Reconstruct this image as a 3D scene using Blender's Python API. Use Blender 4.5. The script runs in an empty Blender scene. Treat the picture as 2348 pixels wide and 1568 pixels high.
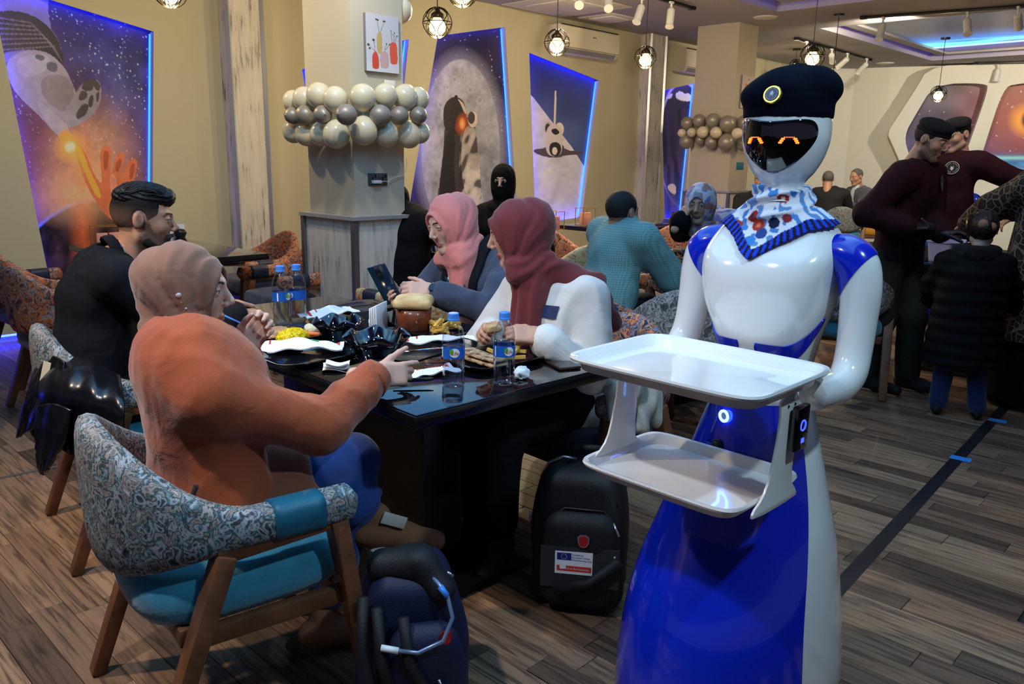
import bpy, bmesh, math, random
import numpy as np
from mathutils import Vector, Matrix, Euler
from mathutils.geometry import tessellate_polygon
random.seed(7)
RNG = np.random.default_rng(7)
scene = bpy.context.scene
COL = scene.collection
PI = math.pi

# ------------------------------------------------------------ camera
FPX, CAMH, PITCH, ROLL = 1850.0, 1.39, math.radians(12.9), math.radians(0.9)
_f = Vector((0, math.cos(PITCH), -math.sin(PITCH)))
_r0 = Vector((1, 0, 0)); _u0 = _r0.cross(_f)
CR = _r0 * math.cos(ROLL) + _u0 * math.sin(ROLL)
CU = _u0 * math.cos(ROLL) - _r0 * math.sin(ROLL)
CF = _f
CAM = Vector((0, 0, CAMH))
cd = bpy.data.cameras.new('camera'); cam = bpy.data.objects.new('camera', cd); COL.objects.link(cam)
cd.sensor_width = 36.0; cd.lens = FPX / 2348.0 * 36.0; cd.clip_start = 0.05; cd.clip_end = 100
cam.matrix_world = Matrix(((CR.x, CU.x, -CF.x, CAM.x), (CR.y, CU.y, -CF.y, CAM.y), (CR.z, CU.z, -CF.z, CAM.z), (0, 0, 0, 1)))
scene.camera = cam

def S(r, g, b):                      # sRGB 0-255 -> linear
    def c(v):
        v /= 255.0
        return v / 12.92 if v <= 0.04045 else ((v + 0.055) / 1.055) ** 2.4
    return (c(r), c(g), c(b))

# ------------------------------------------------------------ world, exposure
w = bpy.data.worlds.new('dim_hall'); scene.world = w; w.use_nodes = True
w.node_tree.nodes['Background'].inputs[0].default_value = (0.60, 0.66, 1.0, 1)
w.node_tree.nodes['Background'].inputs[1].default_value = 0.16
scene.view_settings.view_transform = 'Standard'
scene.view_settings.look = 'None'
scene.view_settings.gamma = 1.0
scene.view_settings.exposure = 0.0
scene.view_settings.use_curve_mapping = False
scene.cycles.max_bounces = 5; scene.cycles.diffuse_bounces = 3; scene.cycles.glossy_bounces = 3; scene.cycles.transmission_bounces = 3; scene.cycles.transparent_max_bounces = 12
scene.cycles.caustics_reflective = False; scene.cycles.caustics_refractive = False; scene.cycles.adaptive_threshold = 0.03

# room measures (metres): the long mural wall runs along WB from WP, ceiling at ZC
ZC = 3.0
WP = Vector((-3.73, 5.72, 0)); WB = Vector((0.692, 0.722, 0)).normalized()
WN = Vector((WB.y, -WB.x, 0))        # out of the mural wall into the room
ROOM = math.atan2(WB.y, WB.x)        # angle of the mural wall

def raydir(x, y): return CF + CR * ((x - 1174) / FPX) - CU * ((y - 784) / FPX)
def pz(x, y, z=0.0):
    d = raydir(x, y); return CAM + d * ((z - CAMH) / d.z)
def pY(x, y, Y):
    d = raydir(x, y); return CAM + d * (Y / d.y)
def pplane(x, y, p0, n):
    d = raydir(x, y); return CAM + d * ((p0 - CAM).dot(n) / d.dot(n))
def wall_sz(x, y, off=0.0):          # pixel -> (s, z) on the mural wall
    p = pplane(x, y, WP + WN * off, WN); return ((p - WP).dot(WB), p.z)

# room lights: [kind, location, target, energy, colour, size, spot]
def add_light(name, kind, loc, energy, color, size=0.1, target=None, spot=80, blend=0.6, sx=None, sy=None):
    l = bpy.data.lights.new(name, kind); o = bpy.data.objects.new(name, l); COL.objects.link(o)
    l.energy = energy; l.color = color; o.location = loc
    if kind == 'AREA':
        if sx: l.shape = 'RECTANGLE'; l.size = sx; l.size_y = sy
        else: l.size = size
    else:
        l.shadow_soft_size = size
    if kind == 'SPOT':
        l.spot_size = math.radians(spot); l.spot_blend = blend
    if target is not None:
        o.rotation_euler = (Vector(target) - Vector(loc)).to_track_quat('-Z', 'Y').to_euler()
    return o

# ------------------------------------------------------------ tagging
def tag(o, label, cat, group=None):
    o['label'] = label; o['category'] = cat
    if group: o['group'] = group
    return o
def struct(o):
    o['kind'] = 'structure'; return o
def stuff(o):
    o['kind'] = 'stuff'; return o
def empty(name, loc=(0, 0, 0), rz=0.0, parent=None):
    o = bpy.data.objects.new(name, None); COL.objects.link(o)
    o.empty_display_size = 0.05
    o.location = loc; o.rotation_euler = (0, 0, rz)
    if parent: o.parent = parent
    return o
def thing(name, label, cat, loc=(0, 0, 0), rz=0.0, group=None):
    return tag(empty(name, loc, rz), label, cat, group)
def link(name, me, mat=None, parent=None, loc=None, rz=None, smooth=None):
    o = bpy.data.objects.new(name, me); COL.objects.link(o)
    if mat is not None:
        mats = mat if isinstance(mat, (list, tuple)) else [mat]
        if len(me.materials) == 0:
            for m in mats: me.materials.append(m)
    if parent is not None: o.parent = parent
    if loc is not None: o.location = loc
    if rz is not None: o.rotation_euler = (0, 0, rz)
    if smooth: me.shade_smooth()
    return o
def dup(root, loc=None, rz=None, label=None, group=None):
    r = root.copy(); COL.objects.link(r)
    if loc is not None: r.location = loc
    if rz is not None: r.rotation_euler = (0, 0, rz)
    if label: r['label'] = label
    if group: r['group'] = group
    for ch in list(root.children):
        c = ch.copy(); COL.objects.link(c); c.parent = r
        for g in list(ch.children):
            d = g.copy(); COL.objects.link(d); d.parent = c
    return r

# ------------------------------------------------------------ mesh builders
class MB:
    """collects faces and links them as one mesh object"""
    def __init__(s): s.v = []; s.f = []; s.mi = []
    def add(s, vs, fs, mi=0):
        n = len(s.v); s.v.extend([tuple(v) for v in vs])
        for f in fs: s.f.append(tuple(i + n for i in f)); s.mi.append(mi)
        return s
    def box(s, c, h, rz=0.0, mi=0, M=None):
        cx, cy, cz = c; hx, hy, hz = h
        vs = [Vector((x, y, z)) for x in (-hx, hx) for y in (-hy, hy) for z in (-hz, hz)]
        if M is None: M = Matrix.Translation(c) @ Matrix.Rotation(rz, 4, 'Z')
        else: M = M @ Matrix.Translation(c) @ Matrix.Rotation(rz, 4, 'Z')
        vs = [M @ v for v in vs]
        return s.add(vs, [(0, 1, 3, 2), (4, 6, 7, 5), (0, 4, 5, 1), (2, 3, 7, 6), (0, 2, 6, 4), (1, 5, 7, 3)], mi)
    def bar(s, a, b, w, h, up=(0, 0, 1), w2=None, h2=None, mi=0):
        a, b = Vector(a), Vector(b); t = (b - a).normalized(); up = Vector(up)
        x = t.cross(up)
        if x.length < 1e-4: x = t.cross(Vector((1, 0, 0)))
        x.normalize(); y = x.cross(t)
        w2 = w if w2 is None else w2; h2 = h if h2 is None else h2
        vs = []
        for p, ww, hh in ((a, w, h), (b, w2, h2)):
            for sx, sy in ((-1, -1), (1, -1), (1, 1), (-1, 1)): vs.append(p + x * (sx * ww / 2) + y * (sy * hh / 2))
        return s.add(vs, [(0, 1, 5, 4), (1, 2, 6, 5), (2, 3, 7, 6), (3, 0, 4, 7), (0, 3, 2, 1), (4, 5, 6, 7)], mi)
    def tube(s, pts, r, n=8, cap=True, mi=0, closed=False):
        pts = [Vector(p) for p in pts]; m = len(pts)
        rs = r if isinstance(r, (list, tuple)) else [r] * m
        ref = None; rings = []
        for i, p in enumerate(pts):
            if closed: t = pts[(i + 1) % m] - pts[i - 1]
            else: t = pts[min(i + 1, m - 1)] - pts[max(i - 1, 0)]
            t.normalize()
            if ref is None:
                ref = Vector((0, 0, 1)) if abs(t.z) < 0.9 else Vector((1, 0, 0))
            x = ref - t * ref.dot(t)
            if x.length < 1e-5: x = t.orthogonal()
            x.normalize(); ref = x; y = t.cross(x)
            rings.append([p + (x * math.cos(2 * PI * k / n) + y * math.sin(2 * PI * k / n)) * rs[i] for k in range(n)])
        vs = [v for ring in rings for v in ring]; fs = []
        for i in range(m if closed else m - 1):
            j = (i + 1) % m
            for k in range(n):
                fs.append((i * n + k, i * n + (k + 1) % n, j * n + (k + 1) % n, j * n + k))
        if cap and not closed:
            fs.append(tuple(reversed(range(n)))); fs.append(tuple((m - 1) * n + k for k in range(n)))
        return s.add(vs, fs, mi)
    def lathe(s, prof, n=24, c=(0, 0, 0), mi=0, M=None):
        m = len(prof); vs = []; c = Vector(c)
        for r, z in prof:
            for k in range(n):
                a = 2 * PI * k / n; p = Vector((r * math.cos(a), r * math.sin(a), z))
                vs.append((M @ p if M else p) + c)
        fs = [(i * n + k, i * n + (k + 1) % n, (i + 1) * n + (k + 1) % n, (i + 1) * n + k) for i in range(m - 1) for k in range(n)]
        if prof[0][0] > 1e-5: fs.append(tuple(reversed(range(n))))
        if prof[-1][0] > 1e-5: fs.append(tuple((m - 1) * n + k for k in range(n)))
        return s.add(vs, fs, mi)
    def grid(s, fn, nu, nv, closed_u=False, closed_v=False, mi=0):
        vs = [fn(i / (nu if closed_u else nu - 1), j / (nv if closed_v else nv - 1)) for i in range(nu) for j in range(nv)]
        fs = []
        for i in range(nu if closed_u else nu - 1):
            for j in range(nv if closed_v else nv - 1):
                a, b = i, (i + 1) % nu; c, d = j, (j + 1) % nv
                fs.append((a * nv + c, b * nv + c, b * nv + d, a * nv + d))
        return s.add(vs, fs, mi)
    def poly(s, pts, z=0.0, thick=0.0, mi=0, M=None):
        """2-D outline (ccw), optional thickness along +z"""
        tris = tessellate_polygon([[Vector((p[0], p[1], 0)) for p in pts]])
        T = (lambda v: M @ v) if M else (lambda v: v)
        n = len(pts)
        vs = [T(Vector((p[0], p[1], z + thick))) for p in pts]
        fs = [tuple(t) for t in tris]
        # make the top face look along +z
        if fs:
            a, b, c = [Vector((pts[i][0], pts[i][1], 0)) for i in fs[0]]
            if (b - a).cross(c - a).z < 0: fs = [tuple(reversed(t)) for t in fs]
        if thick:
            vs += [T(Vector((p[0], p[1], z))) for p in pts]
            fs = fs + [tuple(reversed([i + n for i in t])) for t in fs]
            fs += [(i, i + n, (i + 1) % n + n, (i + 1) % n) for i in range(n)]
        return s.add(vs, fs, mi)
    def mesh(s, name='m'):
        me = bpy.data.meshes.new(name); me.from_pydata(s.v, [], s.f)
        if any(s.mi): me.polygons.foreach_set('material_index', s.mi)
        me.update(); return me
    def build(s, name, mat=None, parent=None, loc=None, rz=None, smooth=False, bevel=0.0, seg=2, subsurf=0, recalc=False, weld=False):
        me = s.mesh(name)
        if bevel or subsurf or recalc or weld:
            bm = bmesh.new(); bm.from_mesh(me)
            if weld: bmesh.ops.remove_doubles(bm, verts=bm.verts, dist=1e-5)
            if recalc: bmesh.ops.recalc_face_normals(bm, faces=bm.faces)
            if bevel:
                es = [e for e in bm.edges if len(e.link_faces) == 2 and e.calc_face_angle(0) > 0.5]
                bmesh.ops.bevel(bm, geom=es, offset=bevel, segments=seg, profile=0.5, affect='EDGES')
            bm.to_mesh(me); bm.free()
        o = link(name, me, mat, parent, loc, rz)
        if smooth: me.shade_smooth()
        elif bevel:
            me.shade_smooth(); 
            try: me.set_sharp_from_angle(angle=math.radians(40))
            except Exception: pass
        if subsurf:
            md = o.modifiers.new('sub', 'SUBSURF'); md.levels = subsurf; md.render_levels = subsurf
        return o

def sharp(o, deg=40):
    o.data.shade_smooth(); o.data.set_sharp_from_angle(angle=math.radians(deg)); return o

def text_mesh(body, size, thick=0.0, align='CENTER'):
    cu = bpy.data.curves.new('t', 'FONT'); cu.body = body; cu.size = size; cu.extrude = thick
    cu.align_x = align; cu.align_y = 'CENTER'; cu.resolution_u = 3
    o = bpy.data.objects.new('t', cu); COL.objects.link(o)
    dg = bpy.context.evaluated_depsgraph_get(); me = bpy.data.meshes.new_from_object(o.evaluated_get(dg))
    bpy.data.objects.remove(o); bpy.data.curves.remove(cu)
    me.materials.clear()
    return me

# ------------------------------------------------------------ signed-distance modelling (organic bodies, cloth, bags)
def smin(a, b, k):
    if k <= 0: return np.minimum(a, b)
    h = np.maximum(k - np.abs(a - b), 0.0) / k
    return np.minimum(a, b) - h * h * k * 0.25
def smax(a, b, k): return -smin(-a, -b, k)
def vec(*a): return np.array(a, dtype=np.float32)
def cap(P, a, b, r1, r2=None, ax=None, sc=1.0):
    """tapered capsule; ax/sc widen the section along one axis"""
    r2 = r1 if r2 is None else r2
    a = np.asarray(a, np.float32); b = np.asarray(b, np.float32)
    pa = P - a; ba = b - a; L = max(float(ba @ ba), 1e-9)
    h = np.clip(pa @ ba / L, 0, 1)
    q = pa - h[:, None] * ba
    if ax is not None:
        ax = np.asarray(ax, np.float32); ax = ax / np.linalg.norm(ax)
        c = q @ ax; q = q - c[:, None] * ax * (1 - 1 / sc)
    return np.sqrt((q * q).sum(1)) - (r1 + (r2 - r1) * h)
def ell(P, c, r, M=None):
    q = P - np.asarray(c, np.float32)
    if M is not None: q = q @ np.asarray(M, np.float32)      # M columns = local axes
    r = np.asarray(r, np.float32)
    k0 = np.sqrt(((q / r) ** 2).sum(1)); k1 = np.sqrt(((q / (r * r)) ** 2).sum(1))
    return np.where(k1 > 1e-9, k0 * (k0 - 1) / np.maximum(k1, 1e-9), -r.min())
def rbox(P, c, h, r, M=None):
    q = P - np.asarray(c, np.float32)
    if M is not None: q = q @ np.asarray(M, np.float32)
    q = np.abs(q) - (np.asarray(h, np.float32) - r)
    return np.sqrt((np.maximum(q, 0) ** 2).sum(1)) + np.minimum(q.max(1), 0) - r
def plane(P, p0, n):
    n = np.asarray(n, np.float32); n = n / np.linalg.norm(n)
    return (P - np.asarray(p0, np.float32)) @ n
_H = np.random.default_rng(3).random((32, 32, 32)).astype(np.float32) * 2 - 1
def noise(P, s=1.0):
    q = P * s; i = np.floor(q).astype(np.int32); f = q - i; f = f * f * (3 - 2 * f); i &= 31; j = (i + 1) & 31
    x0, y0, z0 = i.T; x1, y1, z1 = j.T; fx, fy, fz = f.T
    a = _H[x0, y0, z0] * (1 - fx) + _H[x1, y0, z0] * fx; b = _H[x0, y1, z0] * (1 - fx) + _H[x1, y1, z0] * fx
    c = _H[x0, y0, z1] * (1 - fx) + _H[x1, y0, z1] * fx; d = _H[x0, y1, z1] * (1 - fx) + _H[x1, y1, z1] * fx
    return (a * (1 - fy) + b * fy) * (1 - fz) + (c * (1 - fy) + d * fy) * fz
def surface(fn, lo, hi, vox):
    """surface nets over fn(P); only blocks near the surface are sampled finely"""
    B = 8; lo = np.asarray(lo, np.float32); hi = np.asarray(hi, np.float32)
    nb = np.maximum(np.ceil((hi - lo) / (vox * B)).astype(int), 1); n = nb * B
    g = np.stack(np.meshgrid(*[np.arange(k) for k in nb], indexing='ij'), -1).reshape(-1, 3)
    cen = (lo + (g * B + (B - 1) / 2) * vox).astype(np.float32)
    dc = fn(cen)
    act = np.abs(dc) < vox * B * 1.25
    V = np.repeat(np.repeat(np.repeat(dc.reshape(nb), B, 0), B, 1), B, 2).astype(np.float32)
    ga = g[act]
    loc = np.stack(np.meshgrid(*[np.arange(B)] * 3, indexing='ij'), -1).reshape(-1, 3)
    for k in range(0, len(ga), 1200):
        idx = (ga[k:k + 1200, None, :] * B + loc[None]).reshape(-1, 3)
        V[idx[:, 0], idx[:, 1], idx[:, 2]] = fn((lo + idx * vox).astype(np.float32))
    # close at the border
    V[0], V[-1] = np.maximum(V[0], vox), np.maximum(V[-1], vox)
    V[:, 0], V[:, -1] = np.maximum(V[:, 0], vox), np.maximum(V[:, -1], vox)
    V[:, :, 0], V[:, :, -1] = np.maximum(V[:, :, 0], vox), np.maximum(V[:, :, -1], vox)
    s = V < 0
    cs = [s[a:s.shape[0] - 1 + a, b:s.shape[1] - 1 + b, c:s.shape[2] - 1 + c] for a in (0, 1) for b in (0, 1) for c in (0, 1)]
    cnt = sum(c.astype(np.int8) for c in cs)
    cell = np.argwhere((cnt > 0) & (cnt < 8))
    if len(cell) == 0: return np.zeros((0, 3)), np.zeros((0, 4), int)
    ids = -np.ones(np.array(s.shape) - 1, np.int32); ids[cell[:, 0], cell[:, 1], cell[:, 2]] = np.arange(len(cell))
    acc = np.zeros((len(cell), 3)); num = np.zeros(len(cell))
    off = [(a, b, c) for a in (0, 1) for b in (0, 1) for c in (0, 1)]
    for p in range(8):
        for ax in range(3):
            if off[p][ax]: continue
            q = list(off[p]); q[ax] = 1
            v0 = V[cell[:, 0] + off[p][0], cell[:, 1] + off[p][1], cell[:, 2] + off[p][2]]
            v1 = V[cell[:, 0] + q[0], cell[:, 1] + q[1], cell[:, 2] + q[2]]
            m = (v0 < 0) != (v1 < 0); t = np.where(m, v0 / np.where(v0 == v1, 1, v0 - v1), 0)
            pt = np.tile(np.array(off[p], float), (len(cell), 1)); pt[:, ax] = t
            acc[m] += pt[m]; num[m] += 1
    verts = lo + (cell + acc / num[:, None]) * vox
    faces = []
    for ax in range(3):
        a, b = (ax + 1) % 3, (ax + 2) % 3
        sl0 = [slice(None)] * 3; sl1 = [slice(None)] * 3; sl0[ax] = slice(0, -1); sl1[ax] = slice(1, None)
        e = np.argwhere(s[tuple(sl0)] != s[tuple(sl1)])
        e = e[(e[:, a] > 0) & (e[:, b] > 0) & (e[:, a] < s.shape[a] - 1) & (e[:, b] < s.shape[b] - 1)]
        fl = s[e[:, 0], e[:, 1], e[:, 2]]
        def cid(da, db):
            c = e.copy(); c[:, a] -= da; c[:, b] -= db; return ids[c[:, 0], c[:, 1], c[:, 2]]
        q = np.stack([cid(1, 1), cid(0, 1), cid(0, 0), cid(1, 0)], 1)
        q[~fl] = q[~fl][:, ::-1]; faces.append(q)
    return verts, np.concatenate(faces)
def np_mesh(name, verts, faces, smooth=True):
    me = bpy.data.meshes.new(name)
    nv, nf = len(verts), len(faces); k = faces.shape[1] if nf else 4
    me.vertices.add(nv); me.vertices.foreach_set('co', np.asarray(verts, np.float32).ravel())
    me.loops.add(nf * k); me.loops.foreach_set('vertex_index', np.asarray(faces, np.int32).ravel())
    me.polygons.add(nf); me.polygons.foreach_set('loop_start', np.arange(nf, dtype=np.int32) * k)
    me.polygons.foreach_set('loop_total', np.full(nf, k, np.int32)) if False else None
    me.update(calc_edges=True); me.validate()
    if smooth: me.shade_smooth()
    return me
def sdf_obj(name, fn, lo, hi, vox, mat, parent=None, smooth=1, loc=None, rz=None):
    v, f = surface(fn, lo, hi, vox)
    if smooth: v = relax(v, f, smooth)
    return link(name, np_mesh(name, v, f), mat, parent, loc, rz)
def relax(v, f, it):
    for _ in range(it):
        acc = np.zeros_like(v); n = np.zeros(len(v))
        for a, b in ((0, 1), (1, 2), (2, 3), (3, 0)):
            np.add.at(acc, f[:, a], v[f[:, b]]); np.add.at(n, f[:, a], 1)
            np.add.at(acc, f[:, b], v[f[:, a]]); np.add.at(n, f[:, b], 1)
        v = v * 0.5 + acc / np.maximum(n, 1)[:, None] * 0.5
    return v
def set_color(me, rgb):                # per-vertex colour attribute 'Col' (linear)
    at = me.color_attributes.new('Col', 'FLOAT_COLOR', 'POINT')
    c = np.ones((len(me.vertices), 4), np.float32); c[:, :3] = rgb
    at.data.foreach_set('color', c.ravel())
def painted(name, nu, nv, place, paint, mat, parent=None):
    """flat print: a fine grid whose vertices carry the printed colours. place(u,v)->xyz arrays, paint(u,v)->rgb"""
    u, v = np.meshgrid(np.linspace(0, 1, nu), np.linspace(0, 1, nv), indexing='ij'); u = u.ravel(); v = v.ravel()
    i = np.arange(nu - 1)[:, None] * nv + np.arange(nv - 1)[None]; i = i.ravel()
    f = np.stack([i, i + nv, i + nv + 1, i + 1], 1)
    me = np_mesh(name, place(u, v), f, False); set_color(me, np.clip(paint(u, v), 0, 1)); 
    return link(name, me, mat, parent)

# ------------------------------------------------------------ materials
MATS = {}
def nodes(name):
    m = bpy.data.materials.new(name); m.use_nodes = True
    nt = m.node_tree; return m, nt, nt.nodes['Principled BSDF']
def N(nt, typ, **kw):
    n = nt.nodes.new(typ)
    for k, v in kw.items():
        if k.startswith('i_'):
            n.inputs[int(k[2:])].default_value = v
        else: setattr(n, k, v)
    return n
def ramp(nt, fac, stops, interp='LINEAR'):
    r = nt.nodes.new('ShaderNodeValToRGB'); r.color_ramp.interpolation = interp
    e = r.color_ramp.elements
    while len(e) < len(stops): e.new(0.5)
    for k, (p, c) in enumerate(stops): e[k].position = p; e[k].color = (*c, 1)
    nt.links.new(fac, r.inputs[0]); return r
def M(name, color, rough=0.5, metal=0.0, spec=0.5, coat=0.0, bump=0.0, bscale=50.0, var=0.0, vscale=8.0, sheen=0.0, emit=None, estr=0.0, trans=0.0, ior=1.45, alpha=1.0, vary2=None, wrk=0.0):
    if name in MATS: return MATS[name]
    m, nt, b = nodes(name); L = nt.links.new
    b.inputs['Base Color'].default_value = (*color, 1); b.inputs['Roughness'].default_value = rough
    b.inputs['Metallic'].default_value = metal; b.inputs['Specular IOR Level'].default_value = spec
    b.inputs['Coat Weight'].default_value = coat; b.inputs['Coat Roughness'].default_value = 0.03
    b.inputs['Sheen Weight'].default_value = sheen; b.inputs['Transmission Weight'].default_value = trans
    b.inputs['IOR'].default_value = ior; b.inputs['Alpha'].default_value = alpha
    if emit: b.inputs['Emission Color'].default_value = (*emit, 1); b.inputs['Emission Strength'].default_value = estr
    if bump or var:
        tc = N(nt, 'ShaderNodeTexCoord')
        if var:
            n = N(nt, 'ShaderNodeTexNoise'); n.inputs['Scale'].default_value = vscale; n.inputs['Detail'].default_value = 2
            L(tc.outputs['Object'], n.inputs['Vector'])
            c2 = vary2 if vary2 else tuple(max(0, c * (1 - var)) for c in color)
            c1 = tuple(min(1, c * (1 + var * 0.6)) for c in color) if not vary2 else color
            r = ramp(nt, n.outputs['Fac'], [(0.3, c2), (0.7, c1)]); L(r.outputs[0], b.inputs['Base Color'])
        if bump:
            n = N(nt, 'ShaderNodeTexNoise'); n.inputs['Scale'].default_value = bscale; n.inputs['Detail'].default_value = 0
            L(tc.outputs['Object'], n.inputs['Vector'])
            bp = N(nt, 'ShaderNodeBump'); bp.inputs['Strength'].default_value = bump; bp.inputs['Distance'].default_value = min(0.01, 0.6 / bscale)
            L(n.outputs['Fac'], bp.inputs['Height']); L(bp.outputs[0], b.inputs['Normal'])
            if wrk:                  # soft cloth wrinkles
                n2 = N(nt, 'ShaderNodeTexNoise'); n2.inputs['Scale'].default_value = 9; n2.inputs['Detail'].default_value = 2; n2.inputs['Distortion'].default_value = 1.2; L(tc.outputs['Object'], n2.inputs['Vector'])
                b2 = N(nt, 'ShaderNodeBump'); b2.inputs['Strength'].default_value = wrk; b2.inputs['Distance'].default_value = 0.03
                L(n2.outputs['Fac'], b2.inputs['Height']); L(b2.outputs[0], bp.inputs['Normal'])
    MATS[name] = m; return m
def EM(name, color, strength):
    if name in MATS: return MATS[name]
    m, nt, b = nodes(name); b.inputs['Base Color'].default_value = (*color, 1)
    b.inputs['Emission Color'].default_value = (*color, 1); b.inputs['Emission Strength'].default_value = strength
    m.cycles.emission_sampling = 'FRONT' if 'led' in name and 'dot' not in name and 'violet' not in name else 'NONE'
    MATS[name] = m; return m
def VC(name, rough=0.6, spec=0.4, bump=0.0, bscale=200, sss=0.0, coat=0.0, gain=1.0):
    if name in MATS: return MATS[name]
    m, nt, b = nodes(name); L = nt.links.new
    a = N(nt, 'ShaderNodeVertexColor'); a.layer_name = 'Col'
    L(a.outputs[0], b.inputs['Base Color']); b.inputs['Roughness'].default_value = rough; b.inputs['Specular IOR Level'].default_value = spec
    b.inputs['Coat Weight'].default_value = coat
    if sss:
        b.inputs['Subsurface Weight'].default_value = sss; b.inputs['Subsurface Radius'].default_value = (0.012, 0.005, 0.003); b.inputs['Subsurface Scale'].default_value = 1.0
    if bump:
        tc = N(nt, 'ShaderNodeTexCoord'); n = N(nt, 'ShaderNodeTexNoise'); n.inputs['Scale'].default_value = bscale
        L(tc.outputs['Object'], n.inputs['Vector']); bp = N(nt, 'ShaderNodeBump'); bp.inputs['Strength'].default_value = bump; bp.inputs['Distance'].default_value = 0.002
        L(n.outputs['Fac'], bp.inputs['Height']); L(bp.outputs[0], b.inputs['Normal'])
    MATS[name] = m; return m
COFFER1 = 2.8
# spots on tracks assumed to run on above the frame; fill spots are added
add_light('table_spot', 'SPOT', (-1.1, 1.0, 2.9), 135, (0.90, 0.93, 1.0), .06, (-.45, 2.2, .75), 68, .7)
add_light('aisle_spot', 'SPOT', (1.3, 0.6, 2.9), 110, (0.58, 0.84, 1.0), .06, (.7, 2.0, .8), 80, .8)
add_light('rear_spot', 'SPOT', (-2.4, 2.0, 2.9), 200, (1.0, 0.78, 0.52), .06, (-1.5, 2.0, 0), 100, .8)
add_light('wall_spot', 'SPOT', (-.9, 4.0, 2.9), 78, (1.0, 0.88, 0.64), .06, (-2.4, 6.6, 1.2), 110, .8)
add_light('wall_spot', 'SPOT', (.9, 6.2, 2.9), 115, (1.0, 0.88, 0.64), .06, (.5, 9.6, 1.4), 110, .8)
add_light('hall_spot', 'SPOT', (3.0, 5.0, 2.9), 90, (1.0, 0.86, 0.62), .06, (3.4, 9, 1.0), 110, .8)
add_light('far_fill', 'SPOT', (4.2, 9.5, 2.9), 260, (1.0, 0.88, 0.66), .06, (5.2, 14, 1.6), 120, .8)  # added fill, brightens the dim far wall
add_light('far_fill', 'SPOT', (7.6, 10.5, 2.9), 260, (1.0, 0.88, 0.66), .06, (7.6, 13.6, 1.6), 120, .8)  # added wash that lifts the porthole wall
add_light('pillar_spot', 'SPOT', (-.55, 3.6, 2.9), 30, (1.0, 0.88, 0.70), .03, (-.85, 5, 1.6), 80, .8)
add_light('waiter_fill', 'SPOT', (2.3, 3.2, 2.9), 45, (1.0, 0.86, 0.64), .06, (2.6, 5.0, 1.5), 60, .8)  # added lamp to light the waiters' faces
# ============================================================ SETTING
def W3(s, z, off=0.0):               # point on the mural wall, off metres into the room
    p = WP + WB * s + WN * off; return Vector((p.x, p.y, z))

# ---- materials of the setting
m_wall = M('wall_paint', S(200, 193, 164), 0.75)
m_wall2 = M('pillar_paint', S(194, 184, 164), 0.7)
m_white = M('white_panel', S(225, 222, 210), 0.6)
m_ceil = M('ceiling_paint', S(170, 165, 168), 0.85)
m_chrome = M('chrome_trim', S(206, 206, 210), 0.30, metal=0.7)
m_black = M('black_metal', S(22, 22, 24), 0.4, metal=0.3)
m_dark = M('dark_gap', S(40, 34, 32), 0.8)
m_led = EM('blue_led', (0.015, 0.03, 1.0), 26.0)
m_ledc = EM('cyan_led', (0.01, 0.12, 1.0), 6.0)
m_ledp = EM('violet_led', (0.10, 0.06, 1.0), 1.6)
m_print = VC('printed_mural', 0.45, 0.3)

def wood_panel_mat():                # bleached, weathered plank laminate
    m, nt, b = nodes('weathered_laminate'); L = nt.links.new
    tc = N(nt, 'ShaderNodeTexCoord'); mp = N(nt, 'ShaderNodeMapping'); mp.inputs['Scale'].default_value = (1, 1, 0.10)
    L(tc.outputs['Object'], mp.inputs['Vector'])
    n = N(nt, 'ShaderNodeTexNoise'); n.inputs['Scale'].default_value = 34; n.inputs['Detail'].default_value = 4; n.inputs['Roughness'].default_value = 0.65
    L(mp.outputs[0], n.inputs['Vector'])
    n2 = N(nt, 'ShaderNodeTexNoise'); n2.inputs['Scale'].default_value = 5; L(tc.outputs['Object'], n2.inputs['Vector'])
    mx = N(nt, 'ShaderNodeMath', operation='ADD'); L(n.outputs['Fac'], mx.inputs[0])
    ml = N(nt, 'ShaderNodeMath', operation='MULTIPLY'); L(n2.outputs['Fac'], ml.inputs[0]); ml.inputs[1].default_value = 0.35; L(ml.outputs[0], mx.inputs[1])
    r = ramp(nt, mx.outputs[0], [(0.46, S(112, 104, 100)), (0.54, S(168, 160, 153)), (0.62, S(204, 198, 189)), (0.9, S(222, 216, 206))])
    L(r.outputs[0], b.inputs['Base Color']); b.inputs['Roughness'].default_value = 0.55
    return m
m_lam = wood_panel_mat()

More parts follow.
